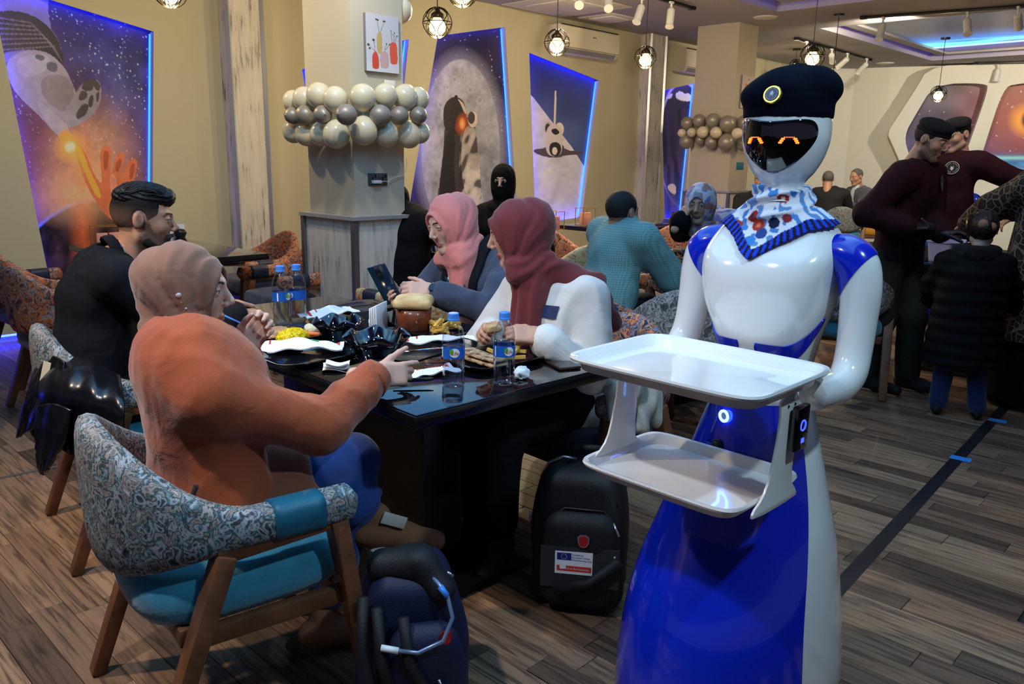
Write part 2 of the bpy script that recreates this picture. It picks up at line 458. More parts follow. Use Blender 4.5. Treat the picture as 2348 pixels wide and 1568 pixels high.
def plank_mat(island):
    m, nt, b = nodes('floor_plank_' + ('far' if island else 'near')); L = nt.links.new
    if island:
        g = N(nt, 'ShaderNodeNewGeometry'); rnd = g.outputs['Random Per Island']
    else:
        g = N(nt, 'ShaderNodeObjectInfo'); rnd = g.outputs['Random']
    tc = N(nt, 'ShaderNodeTexCoord'); mp = N(nt, 'ShaderNodeMapping'); mp.inputs['Scale'].default_value = (1.0, 0.055, 1)
    off = N(nt, 'ShaderNodeMath', operation='MULTIPLY'); L(rnd, off.inputs[0]); off.inputs[1].default_value = 41.0
    cx = N(nt, 'ShaderNodeCombineXYZ'); L(off.outputs[0], cx.inputs[0]); L(off.outputs[0], cx.inputs[1]); L(off.outputs[0], cx.inputs[2])
    L(cx.outputs[0], mp.inputs['Location']); L(tc.outputs['Object'], mp.inputs['Vector'])
    n = N(nt, 'ShaderNodeTexNoise'); n.inputs['Scale'].default_value = 62; n.inputs['Detail'].default_value = 4; n.inputs['Roughness'].default_value = 0.6; n.inputs['Distortion'].default_value = 0.6
    L(mp.outputs[0], n.inputs['Vector'])
    base = ramp(nt, rnd, [(0.0, S(92, 71, 57)), (0.3, S(118, 92, 74)), (0.6, S(144, 111, 86)), (1.0, S(170, 135, 106))])
    dk = ramp(nt, n.outputs['Fac'], [(0.36, (0.34, 0.33, 0.36)), (0.52, (0.9, 0.9, 0.9)), (0.7, (1.12, 1.1, 1.08))])
    mul = N(nt, 'ShaderNodeMix', data_type='RGBA', blend_type='MULTIPLY'); mul.inputs[0].default_value = 1.0
    L(base.outputs[0], mul.inputs[6]); L(dk.outputs[0], mul.inputs[7]); L(mul.outputs[2], b.inputs['Base Color'])
    b.inputs['Roughness'].default_value = 0.42; b.inputs['Specular IOR Level'].default_value = 0.35
    return m

# ---- floor: planks run square to the mural wall
def to_px(p):
    q = Vector(p) - CAM; d = q.dot(CF)
    return (1174 + FPX * q.dot(CR) / d, 784 - FPX * q.dot(CU) / d, d)
FA = -WN                                                   # plank direction
floor = MB().box((4, 8, -0.03), (14, 12, 0.0245)).build('floor', m_dark); struct(floor)
PWID = 0.098
ang = math.atan2(FA.y, FA.x) - PI / 2
cands = []
for ib in range(-60, 130):
    b0 = ib * PWID; a0 = -12 + random.random() * 1.0
    while a0 < 12:
        ln = random.choice((0.55, 0.75, 0.95)); c = WB * (b0 + PWID / 2) + FA * (a0 + ln / 2)
        if c.y > 0.4 and c.y < 16:
            x, y, d = to_px((c.x, c.y, 0))
            if d > 0.3 and -420 < x < 2770 and y < 2100:
                cands.append((d, c.x, c.y, ln, -200 < x < 2550 and y < 1680))
        a0 += ln
cands.sort(key=lambda t: (not t[4], t[0]))
plank_me = {}
m_plank = plank_mat(False)
for ln in (0.55, 0.75, 0.95):
    mb = MB(); hx, hy, ch = PWID / 2 - 0.0009, ln / 2 - 0.0009, 0.0012
    for z, k in ((-0.0055, 0), (-ch, 0), (0, ch)):
        mb.v += [(-hx + k, -hy + k, z), (hx - k, -hy + k, z), (hx - k, hy - k, z), (-hx + k, hy - k, z)]
    for i in range(2):
        for k in range(4): mb.f.append((i * 4 + k, i * 4 + (k + 1) % 4, i * 4 + 4 + (k + 1) % 4, i * 4 + 4 + k))
    mb.f.append((8, 9, 10, 11)); mb.mi = [0] * len(mb.f)
    me = mb.mesh('plank'); me.materials.append(m_plank); plank_me[ln] = me
for d, x, y, ln, vis in cands[:300]:
    o = bpy.data.objects.new('plank', plank_me[ln]); COL.objects.link(o); o.parent = floor
    o.location = (x, y, 0); o.rotation_euler = (0, 0, ang)
mb = MB(); Rm = Matrix.Rotation(-ang, 4, 'Z')
for d, x, y, ln, vis in cands[300:]:
    p = Rm @ Vector((x, y, 0)); hx, hy = PWID / 2 - 0.0009, ln / 2 - 0.0009
    mb.add([(p.x - hx, p.y - hy, 0), (p.x + hx, p.y - hy, 0), (p.x + hx, p.y + hy, 0), (p.x - hx, p.y + hy, 0)], [(0, 1, 2, 3)])
o = mb.build('far_planks', plank_mat(True), floor, rz=ang); stuff(o)
# floor tape and strip
a, b_ = pz(1880, 1395), pz(2330, 905)
tape = MB(); t = (b_ - a).normalized(); nrm = Vector((-t.y, t.x, 0))
tape.add([a + nrm * 0.027 + Vector((0, 0, 0.0012)), a - nrm * 0.027 + Vector((0, 0, 0.0012)), b_ - nrm * 0.027 + Vector((0, 0, 0.0012)), b_ + nrm * 0.027 + Vector((0, 0, 0.0012))], [(0, 1, 2, 3)])
tp = tag(tape.build('guide_tape', M('black_tape', S(26, 26, 32), 0.5)), 'long black guide tape stuck across the plank floor behind the robot', 'tape')
for (x, y) in ((2203, 1052), (2287, 965)):
    c = pz(x, y); mb = MB(); q = Vector((0, 0, 0.0022))
    mb.add([c + nrm * 0.045 - t * 0.03 + q, c - nrm * 0.045 - t * 0.03 + q, c - nrm * 0.045 + t * 0.03 + q, c + nrm * 0.045 + t * 0.03 + q], [(0, 1, 2, 3)])
    mb.build('blue_patch', M('blue_tape', S(60, 150, 235), 0.5), tp)
a, b_ = pz(-60, 1108), pz(300, 1036); mb = MB(); t = (b_ - a).normalized(); nrm = Vector((-t.y, t.x, 0)); q = Vector((0, 0, 0.0015))
mb.add([a + nrm * 0.012 + q, a - nrm * 0.012 + q, b_ - nrm * 0.012 + q, b_ + nrm * 0.012 + q], [(0, 1, 2, 3)])
struct(mb.build('trim_1', M('grey_strip', S(92, 88, 90), 0.4)))

# ---- mural wall with trapezoid niches
def px_quad(pts): return [wall_sz(x, y) for x, y in pts]
NICHES = {
    'hands': [(0.21, 2.50), (1.30, 2.30), (1.13, 0.42), (0.38, 0.30)],
    'hidden': [(2.61, 2.13), (3.84, 2.52), (3.55, 0.60), (2.85, 0.60)],
    'moon': [(4.22, 2.59), (5.20, 2.79), (5.46, 0.60), (3.74, 0.55)],
    'shuttle': [(5.60, 2.56), (6.92, 2.35), (6.66, 0.65), (5.77, 0.60)],
    'planet': [(8.31, 2.32), (9.20, 2.49), (9.05, 0.55), (8.58, 0.55)]}
ND = 0.07
def grow(q, d):                      # niche outline widened on its left, top and foot
    return [(q[0][0] - d, q[0][1] + d), (q[1][0], q[1][1] + d), (q[2][0], q[2][1] - d), (q[3][0] - d, q[3][1] - d)]
S0, S1 = -7.0, 13.2
outer = [Vector((S0, 0.07, 0)), Vector((S1, 0.07, 0)), Vector((S1, ZC, 0)), Vector((S0, ZC, 0))]
loops = [outer] + [[Vector((s, z, 0)) for s, z in q] for q in NICHES.values()]
flat = [v for l in loops for v in l]
tris = tessellate_polygon(loops)
mb = MB(); vs = [W3(v.x, v.y) for v in flat]; fs = []
for t in tris:
    a, b_, c = [vs[i] for i in t]
    fs.append(tuple(t) if (b_ - a).cross(c - a).dot(WN) > 0 else tuple(reversed(t)))
mb.add(vs, fs)
for q in NICHES.values():                                     # reveals
    for i in range(4):
        (s0, z0), (s1, z1) = q[i], q[(i + 1) % 4]; dp = ND if i == 1 else 0.015
        mb.add([W3(s0, z0), W3(s1, z1), W3(s1, z1, -dp), W3(s0, z0, -dp)], [(0, 1, 2, 3)])
    e = grow(q, 0.07)
    for i in (0, 2, 3):                                       # hidden back of the lip and outer cheeks
        j = (i + 1) % 4; a, b_, c, d = q[i], q[j], e[j], e[i]
        mb.add([W3(*a, -.015), W3(*b_, -.015), W3(*c, -.015), W3(*d, -.015)], [(0, 1, 2, 3)]); mb.add([W3(*d, -.015), W3(*c, -.015), W3(*c, -ND), W3(*d, -ND)], [(0, 1, 2, 3)])
mb.add([W3(S0, 0.07), W3(S1, 0.07), W3(S1, 0.07, -0.06), W3(S0, 0.07, -0.06)], [(0, 1, 2, 3)])
mb.add([W3(S0, 0, -0.06), W3(S1, 0, -0.06), W3(S1, 0.07, -0.06), W3(S0, 0.07, -0.06)], [(0, 1, 2, 3)])
wall_left = struct(mb.build('wall_left', m_wall))
o = MB().bar(W3(-3, 0.055, -0.03), W3(1.6, 0.055, -0.03), 0.012, 0.012).build('led_strip', m_led); tag(o, 'blue light strip glowing along the foot of the mural wall', 'light strip')

# ---- printed murals (colours are printed on the panels; px,py are the print's own layout coordinates)
def pip(x, y, poly):                # even-odd point in polygon
    ins = np.zeros(len(x), bool); n = len(poly)
    for i in range(n):
        (x0, y0), (x1, y1) = poly[i], poly[(i + 1) % n]
        c = ((y0 > y) != (y1 > y)); ins ^= c & (x < (x1 - x0) * (y - y0) / ((y1 - y0) if y1 != y0 else 1e-9) + x0)
    return ins
def curve(poly, it=2):              # Chaikin rounding
    for _ in range(it):
        o = []
        for i in range(len(poly)):
            a = poly[i]; b = poly[(i + 1) % len(poly)]
            o += [(a[0] * .75 + b[0] * .25, a[1] * .75 + b[1] * .25), (a[0] * .25 + b[0] * .75, a[1] * .25 + b[1] * .75)]
        poly = o
    return poly
class Paint:
    def __init__(s, x, y, base): s.x, s.y = x, y; s.c = np.zeros((len(x), 3)) + np.array(base)
    def mix(s, a, col): a = np.asarray(a)[:, None]; s.c = s.c * (1 - a) + np.array(col) * a; return s
    def poly(s, pts, col, rnd=2, a=1.0): return s.mix(pip(s.x, s.y, curve(pts, rnd) if rnd else pts) * a, col)
    def ell(s, cx, cy, rx, ry, col, soft=0.0, a=1.0, rot=0.0):
        dx, dy = s.x - cx, s.y - cy; c_, s_ = math.cos(rot), math.sin(rot); u = dx * c_ + dy * s_; v = -dx * s_ + dy * c_
        d = np.sqrt((u / rx) ** 2 + (v / ry) ** 2)
        m = (d < 1) * 1.0 if not soft else np.clip((1 + soft - d) / (2 * soft), 0, 1)
        return s.mix(m * a, col)
    def line(s, p0, p1, w, col, a=1.0):
        p0 = np.array(p0, float); p1 = np.array(p1, float); d = p1 - p0; L = d @ d
        h = np.clip(((s.x - p0[0]) * d[0] + (s.y - p0[1]) * d[1]) / L, 0, 1)
        q = np.hypot(s.x - p0[0] - h * d[0], s.y - p0[1] - h * d[1])
        return s.mix((q < w) * a, col)
    def nz(s, sc, amp, sy=None):
        n = noise(np.stack([s.x * sc, s.y * (sy or sc), s.x * 0], 1).astype(np.float32))
        s.c = np.clip(s.c * (1 + amp * n[:, None]), 0, 1); return s
    def stars(s, m, n, lo, hi, seed, bright=0.8):
        r = np.random.default_rng(seed)
        for _ in range(n):
            cx = lo[0] + r.random() * (hi[0] - lo[0]); cy = lo[1] + r.random() * (hi[1] - lo[1])
            k = (np.abs(s.x - cx) < 1.3) & (np.abs(s.y - cy) < 1.3) & m
            s.c[k] = s.c[k] * 0.3 + bright * r.random() * np.array([.8, .8, 1]); 
        return s
def pxarr(P):
    q = P - np.array(CAM)[None]; R_, U_, F_ = [np.array(v) for v in (CR, CU, CF)]
    d = q @ F_; return 1174 + FPX * (q @ R_) / d, 784 - FPX * (q @ U_) / d
def quad_place(q, off):
    c = [np.array(W3(s, z, off)) for s, z in q]
    def f(u, v):
        u = u[:, None]; v = v[:, None]
        return (c[0] * (1 - u) + c[1] * u) * (1 - v) + (c[3] * (1 - u) + c[2] * u) * v
    return f
def mural(key, label, nu, nv, paint):
    q = NICHES[key]; root = thing('wall_mural', label, 'mural')
    pl = quad_place(grow(q, .068), -ND + 0.002)
    painted('print', nu, nv, pl, lambda u, v: paint(*pxarr(pl(u, v))) * 1.45, m_print, root)
    for i in range(4):
        (s0, z0), (s1, z1) = q[i], q[(i + 1) % 4]
        c = (sum(p[0] for p in q) / 4, sum(p[1] for p in q) / 4)
        k = 0.985; e = grow(q, .03)
        if i != 1:
            MB().bar(W3(*e[i], -.024), W3(*e[(i + 1) % 4], -.024), .014, .008).build('led_edge', m_led, root); continue
        a = W3(c[0] + (s0 - c[0]) * k, c[1] + (z0 - c[1]) * k, -ND + 0.012); b_ = W3(c[0] + (s1 - c[0]) * k, c[1] + (z1 - c[1]) * k, -ND + 0.012)
        MB().bar(a, b_, 0.009, 0.009).build('led_edge', m_ledc if (i == 1) else m_led, root)
    return root

def p_hands(x, y):
    sky = np.array(S(38, 36, 92)); P_ = Paint(x, y, (0, 0, 0))
    t = np.clip((y - 20) / 420, 0, 1)[:, None]
    P_.c = np.array(S(30, 30, 88)) * (1 - t) + np.array(S(108, 66, 84)) * t
    P_.ell(250, 260, 90, 120, S(52, 82, 150), 0.9, 0.7); P_.nz(0.03, 0.35)
    P_.stars(np.ones(len(x), bool), 700, (0, 20), (350, 420), 4, 0.75)
    P_.ell(150, 420, 130, 150, S(160, 96, 72), 0.9, 0.75); P_.ell(205, 400, 70, 110, S(230, 170, 120), 0.9, 0.85)
    # planet
    P_.ell(230, 800, 250, 345, S(120, 140, 190), 0.012, 0.8); P_.ell(232, 804, 248, 343, S(62, 40, 38), 0.01)
    m = ((x - 232) / 248) ** 2 + ((y - 804) / 343) ** 2 < 1
    nz = noise(np.stack([x * .045, y * .03, x * 0], 1).astype(np.float32)) + .5 * noise(np.stack([x * .12, y * .09, x * 0], 1).astype(np.float32))
    P_.c[m] = np.clip(P_.c[m] * (1 + .75 * nz[m][:, None]), 0, 1)
    P_.ell(190, 500, 18, 140, S(230, 110, 50), 0.95, 0.7); P_.ell(180, 455, 70, 40, S(255, 190, 130), 0.95, 0.6)
    # human hand, lit orange
    hand = S(206, 112, 72)
    P_.poly([(170, 335), (182, 330), (196, 350), (215, 400), (235, 425), (232, 390), (228, 350), (240, 332), (256, 338), (253, 385), (255, 402), (262, 372), (272, 350), (286, 350), (284, 372), (276, 400), (276, 410), (292, 372), (306, 362), (316, 370), (312, 395), (300, 440), (292, 470), (280, 520), (250, 500), (225, 470), (206, 440), (188, 400)], hand, 1)
    P_.poly([(172, 336), (182, 333), (196, 362), (210, 402), (228, 432), (232, 460), (214, 440), (196, 400)], S(246, 168, 60), 2, 0.9)
    for pts in ([(236, 345), (250, 345), (248, 385), (238, 392)], [(262, 380), (276, 360), (280, 372), (268, 400)], [(295, 385), (308, 370), (310, 385), (300, 420)]): P_.poly(pts, S(140, 54, 34), 2, 0.6)
    P_.poly([(252, 400), (262, 398), (270, 420), (262, 450), (252, 440)], S(214, 138, 108), 2)
    # astronaut arm and glove
    P_.poly([(-40, -50), (112, -50), (110, 55), (140, 100), (145, 150), (60, 130), (-40, 160)], S(120, 110, 150), 1)
    P_.poly([(-40, 30), (40, 22), (95, 45), (128, 80), (142, 115), (148, 152), (100, 118), (40, 112), (-40, 140)], S(48, 40, 44), 1)
    for k in range(7): P_.line((-20, 38 + k * 13), (70 + k * 9, 52 + k * 9), 1.6, S(126, 106, 110), .7); P_.line((70 + k * 9, 52 + k * 9), (118 + k * 4, 100 + k * 7), 1.4, S(110, 96, 100), .6)
    gl = S(158, 148, 154)
    P_.poly([(8, 140), (60, 112), (110, 118), (150, 155), (165, 190), (176, 215), (168, 245), (150, 268), (138, 292), (140, 312), (128, 308), (95, 270), (60, 238), (28, 205)], gl, 2)
    P_.poly([(92, 175), (150, 168), (176, 214), (150, 262), (120, 245), (95, 218)], S(136, 122, 118), 2, .8)
    P_.poly([(40, 128), (110, 122), (118, 158), (60, 180), (38, 165)], S(172, 164, 170), 2); P_.poly([(80, 124), (104, 128), (100, 140), (82, 136)], S(92, 88, 100), 1); P_.poly([(108, 140), (134, 144), (130, 168), (106, 160)], S(92, 90, 104), 2)
    P_.poly([(145, 255), (168, 225), (188, 190), (205, 186), (212, 184), (226, 182), (233, 205), (230, 238), (214, 262), (196, 278), (170, 292), (150, 290)], gl, 2)
    for pts in ([(186, 205), (192, 184), (212, 182), (216, 205), (200, 210)], [(206, 186), (222, 181), (232, 200), (224, 212)], [(178, 232), (186, 205), (202, 212), (198, 228)], [(186, 240), (204, 236), (200, 262), (176, 276), (174, 262)], [(204, 220), (216, 216), (212, 246), (202, 246)], [(220, 212), (230, 210), (226, 234), (220, 234)]): P_.poly(pts, S(86, 74, 76), 2)
    P_.poly([(80, 230), (110, 245), (148, 280), (160, 296), (150, 312), (138, 318), (110, 285)], S(172, 160, 166), 2)
    P_.poly([(136, 305), (150, 296), (166, 306), (164, 322), (150, 330), (136, 320)], S(220, 140, 80), 2)
    P_.nz(0.10, 0.10)
    P_.ell(160, 336, 22, 22, S(255, 190, 60), 0.95, 0.9); P_.ell(161, 337, 9, 9, S(255, 250, 220), 0.7); P_.ell(168, 350, 8, 40, S(255, 190, 90), 0.9, .5, -0.35)
    return P_.c
mural('hands', 'large backlit mural of an astronaut glove touching a human hand, leftmost on the wall', 210, 330, p_hands)

def p_hidden(x, y): return Paint(x, y, S(40, 60, 170)).nz(0.05, 0.4).c
mural('hidden', 'backlit blue space mural mostly hidden behind the balloon-ringed pillar', 12, 16, p_hidden)

def p_moon(x, y):
    P_ = Paint(x, y, S(46, 40, 62)); P_.nz(0.02, 0.3); P_.stars(y < 330, 130, (950, 60), (1180, 330), 6, .6)
    P_.ell(1056, 340, 104, 216, S(170, 168, 190), 0.10, .45); P_.ell(1056, 342, 90, 206, S(148, 148, 158), 0.01)
    m = ((x - 1056) / 90) ** 2 + ((y - 342) / 206) ** 2 < 1
    nz = noise(np.stack([x * .05, y * .035, x * 0], 1).astype(np.float32)) + .6 * noise(np.stack([x * .15, y * .1, x * 0], 1).astype(np.float32))
    P_.c[m] = np.clip(P_.c[m] * (1 + .28 * nz[m][:, None]), 0, 1)
    for cx, cy, r in ((1042, 182, 6), (1026, 200, 4), (1078, 206, 6), (1062, 178, 4), (1100, 230, 7), (1010, 240, 6)): P_.ell(cx, cy, r, r * 1.3, S(176, 176, 184), .3, .7); P_.ell(cx, cy, r * .6, r * .8, S(124, 124, 136), .3, .8)
    mm = np.clip((980 - x + (y - 100) * -.12) / 60, 0, 1); P_.mix(mm * .5, S(190, 180, 240))
    # astronaut
    P_.poly([(1086, 262), (1090, 300), (1094, 330), (1100, 380), (1105, 480), (1000, 480), (1010, 400), (1018, 335), (1018, 300), (1024, 290)], S(62, 56, 58), 1)
    P_.poly([(1060, 300), (1084, 280), (1092, 310), (1100, 370), (1104, 470), (1076, 470), (1056, 400)], S(172, 164, 160), 1)
    m = pip(x, y, [(1056, 300), (1090, 280), (1108, 480), (1050, 480)]); s_ = noise(np.stack([x * .09 + y * .03, y * .05, x * 0], 1).astype(np.float32)); P_.mix(m * np.clip(s_ * 2.2, 0, .85), S(48, 44, 48)); P_.mix(m * np.clip(-s_ * 1.6 - .3, 0, .6), S(206, 198, 190))
    P_.poly([(1018, 242), (1030, 226), (1046, 220), (1064, 232), (1071, 262), (1068, 292), (1058, 304), (1040, 310), (1020, 300), (1016, 268)], S(46, 42, 46), 2)
    P_.poly([(1048, 224), (1064, 238), (1072, 262), (1066, 262), (1056, 238)], S(184, 168, 150), 1); P_.ell(1046, 221, 3.5, 3, S(30, 28, 30))
    P_.ell(1060, 284, 12, 20, S(190, 86, 40), .5, .9, .2); P_.ell(1060, 284, 5, 10, S(255, 170, 110), .6)
    P_.ell(1084, 274, 11, 18, S(204, 194, 186)); P_.ell(1081, 270, 8, 14, S(72, 66, 70))
    P_.poly([(1022, 300), (1046, 310), (1040, 380), (1048, 470), (1006, 470), (1014, 370)], S(40, 37, 42), 1)
    return P_.nz(0.2, 0.08).c
mural('moon', 'backlit mural of an astronaut standing before a big grey moon', 240, 380, p_moon)

def p_shuttle(x, y):
    P_ = Paint(x, y, S(40, 44, 92)); t = np.clip((y - 130) / 260, 0, 1)[:, None]
    P_.c = np.array(S(34, 34, 96)) * (1 - t) + np.array(S(84, 104, 150)) * t; P_.nz(0.02, .3)
    P_.poly([(1200, 205), (1222, 222), (1268, 282), (1312, 338), (1346, 392), (1400, 470), (1380, 620), (1200, 620)], S(206, 204, 212), 0)
    m = pip(x, y, [(1200, 205), (1222, 222), (1268, 282), (1312, 338), (1346, 392), (1400, 470), (1380, 620), (1200, 620)])
    nz = noise(np.stack([(x + y * .4) * .06, (y - x * .6) * .02, x * 0], 1).astype(np.float32)) + .5 * noise(np.stack([x * .1, y * .1, x * 0], 1).astype(np.float32))
    P_.c[m] = np.clip(P_.c[m] * (1 + .16 * nz[m][:, None]), 0, 1)
    P_.line((1274, 210), (1272, 284), 2.2, S(206, 196, 176))
    P_.poly([(1224, 342), (1250, 340), (1254, 330), (1290, 330), (1296, 344), (1338, 348), (1336, 354), (1296, 356), (1280, 362), (1250, 360), (1224, 350)], S(84, 72, 78), 1)
    P_.ell(1258, 294, 9, 15, S(176, 166, 160)); P_.ell(1256, 294, 6, 11, S(60, 54, 60)); P_.ell(1283, 296, 10, 15, S(214, 204, 192))
    P_.poly([(1252, 300), (1262, 284), (1282, 286), (1290, 304), (1290, 340), (1284, 358), (1258, 358), (1250, 338)], S(200, 192, 184), 2)
    P_.poly([(1264, 296), (1276, 294), (1284, 304), (1276, 310), (1266, 306)], S(44, 40, 46), 1); P_.poly([(1258, 340), (1264, 326), (1282, 326), (1288, 342), (1282, 358), (1264, 358)], S(48, 44, 48), 2); P_.ell(1272, 346, 6, 9, S(222, 206, 190))
    return P_.c
mural('shuttle', 'backlit mural of a winged spacecraft nose-on above white clouds', 200, 320, p_shuttle)

def p_planet(x, y):
    P_ = Paint(x, y, S(62, 40, 120)); P_.ell(1566, 330, 56, 145, S(220, 200, 250), .03); P_.ell(1566, 332, 53, 142, S(40, 32, 62), .02)
    P_.poly([(1524, 226), (1536, 216), (1544, 212), (1538, 228)], S(226, 206, 222), 2); P_.poly([(1548, 214), (1562, 208), (1570, 216), (1576, 212), (1590, 222), (1586, 232), (1566, 232), (1550, 226)], S(232, 214, 226), 2)
    s = noise(np.stack([x * .12, y * .012, x * 0], 1).astype(np.float32)); m = (y > 250); P_.c[m] = np.clip(P_.c[m] * (1 + .8 * s[m][:, None]), 0, 1)
    P_.mix(np.clip((y - 330) / 140, 0, 1) * .6 * (s > 0.0), S(120, 96, 140)); P_.mix(np.clip((y - 380) / 60, 0, 1) * .6, S(60, 74, 150)); P_.poly([(1528, 428), (1540, 420), (1550, 424), (1550, 446), (1540, 444)], S(216, 196, 190), 1)
    return P_.c
mural('planet', 'narrow backlit mural of a dark planet beside the far pillar', 70, 160, p_planet)

# ---- wall posts clad in weathered laminate
for k, (s0, s1, dep) in enumerate(((1.84, 2.14, 0.16), (7.78, 8.12, 0.16))):
    mb = MB()
    mb.add([W3(s0, 0), W3(s0, 0, dep), W3(s1, 0, dep), W3(s1, 0), W3(s0, ZC), W3(s0, ZC, dep), W3(s1, ZC, dep), W3(s1, ZC)], [(0, 1, 5, 4), (1, 2, 6, 5), (2, 3, 7, 6)])
    p = struct(mb.build('trim_%d' % (2 + k), m_lam, recalc=True))
    for s, o_ in ((s0 - .004, dep + .004), (s1 + .004, dep + .004)):
        MB().bar(W3(s, 0, o_), W3(s, ZC, o_), 0.03, 0.03).build('corner_strip', m_chrome, p)

# ---- ceiling with two recessed coffers
RXA = WB; RYA = WN                                            # room axes
def cof(K, l1, l2): return [K, K - WB * l1, K - WB * l1 + WN * l2, K + WN * l2]
K1 = Vector((2.868, 9.515, 0)); C1 = [K1, K1 - WB * 9.5, K1 - WB * 9.5 + WN * 4.6, K1 + WN * 4.6]
K2 = Vector((3.746, 10.603, 0)); C2 = [K2, K2 + WN * 3.6, K2 + WN * 3.6 + WB * 4.2, K2 + WB * 4.2]
outer = [Vector((-12, -6, 0)), Vector((20, -6, 0)), Vector((20, 20, 0)), Vector((-12, 20, 0))]
loops = [outer, C1, C2]; flat = [v for l in loops for v in l]; tris = tessellate_polygon(loops)
mb = MB(); vs = [Vector((v.x, v.y, ZC)) for v in flat]; fs = []
for t in tris:
    a, b_, c = [vs[i] for i in t]; fs.append(tuple(t) if (b_ - a).cross(c - a).z < 0 else tuple(reversed(t)))
mb.add(vs, fs)
CH = 0.13
for Cq in (C1, C2):
    for i in range(4):
        a, b_ = Cq[i], Cq[(i + 1) % 4]
        mb.add([(a.x, a.y, ZC), (b_.x, b_.y, ZC), (b_.x, b_.y, ZC + CH), (a.x, a.y, ZC + CH)], [(0, 1, 2, 3)])
    # dropped inner frame leaves a glowing slot round the panel
    mb.add([(v.x, v.y, ZC + CH) for v in Cq], [(3, 2, 1, 0)])
ceiling = struct(mb.build('ceiling', m_ceil))
m_backlit = None
def coffer(Cq, label, paint, estr, nu, nv, axis_u, axis_v):
    root = thing('ceiling_light_panel', label, 'ceiling light')
    c = (Cq[0] + Cq[2]) / 2; h = [c + (v - c) * 1.0 for v in Cq]
    def inset(d):
        out = []
        for i in range(4):
            e1 = (Cq[(i + 1) % 4] - Cq[i]).normalized(); e0 = (Cq[i - 1] - Cq[i]).normalized(); out.append(Cq[i] + e1 * d + e0 * d)
        return out
    a, b_ = inset(0.18), inset(0.32); mb = MB()
    for i in range(4):
        j = (i + 1) % 4; z0, z1 = ZC + 0.045, ZC + 0.09
        mb.add([(a[i].x, a[i].y, z0), (a[j].x, a[j].y, z0), (b_[j].x, b_[j].y, z0), (b_[i].x, b_[i].y, z0)], [(0, 1, 2, 3)])
        mb.add([(a[i].x, a[i].y, z0), (a[j].x, a[j].y, z0), (a[j].x, a[j].y, z1), (a[i].x, a[i].y, z1)], [(0, 1, 2, 3)])
        mb.add([(b_[i].x, b_[i].y, z0), (b_[j].x, b_[j].y, z0), (b_[j].x, b_[j].y, z1), (b_[i].x, b_[i].y, z1)], [(0, 1, 2, 3)])
    mb.build('inner_frame', m_ceil, root)
    l = inset(0.09)
    for i in range(4):
        j = (i + 1) % 4; MB().bar((l[i].x, l[i].y, ZC + 0.118), (l[j].x, l[j].y, ZC + 0.118), 0.05, 0.01).build('led_strip', m_ledp, root)
    m, nt, b = nodes('backlit_print'); vcn = N(nt, 'ShaderNodeVertexColor'); vcn.layer_name = 'Col'
    nt.links.new(vcn.outputs[0], b.inputs['Base Color']); nt.links.new(vcn.outputs[0], b.inputs['Emission Color']); b.inputs['Emission Strength'].default_value = estr; b.inputs['Roughness'].default_value = 0.3; m.cycles.emission_sampling = 'FRONT'
    q = [np.array((v.x, v.y, ZC + 0.075)) for v in inset(0.31)]
    def place(u, v):
        u = u[:, None]; v = v[:, None]; return (q[0] * (1 - u) + q[1] * u) * (1 - v) + (q[3] * (1 - u) + q[2] * u) * v
    painted('print', nu, nv, place, paint, m, root)
    return root
def p_c2(u, v):                     # night side of a planet with a glowing blue limb (v runs towards the far wall)
    P_ = Paint(u, v, S(44, 44, 52)); P_.nz(6, .35)
    vv = v + 0.05 * (u - .5)
    P_.mix(np.exp(-((vv - .66) / .16) ** 2) * .8, S(20, 120, 220)); n = noise(np.stack([u * 5, v * 22, u * 0], 1).astype(np.float32))
    P_.mix(np.exp(-((vv - .70) / .09) ** 2) * np.clip(.5 + n, 0, 1), S(90, 220, 255)); P_.mix(np.exp(-((vv - .80) / .02) ** 2), S(180, 240, 255)); P_.mix(np.clip((vv - .82) / .03, 0, 1), S(34, 30, 120)); P_.mix(np.clip((vv - .88) / .08, 0, 1), S(40, 38, 66))
    return P_.c
coffer(C2, 'recessed ceiling panel with a glowing blue planet print above the far tables', p_c2, 1.5, 60, 120, None, None)
def p_c1(u, v):
    P_ = Paint(u, v, S(70, 66, 80)); n = noise(np.stack([u * 9, v * 5, u * 0], 1).astype(np.float32))
    P_.mix(np.clip((u - .42) / .2, 0, 1) * .9, S(84, 148, 206)); P_.mix(np.clip((u - .42) / .2, 0, 1) * np.clip(n, 0, 1), S(162, 222, 246)); return P_.c
coffer(C1, 'large recessed ceiling panel with violet edge light over the aisle', p_c1, COFFER1, 60, 30, None, None)

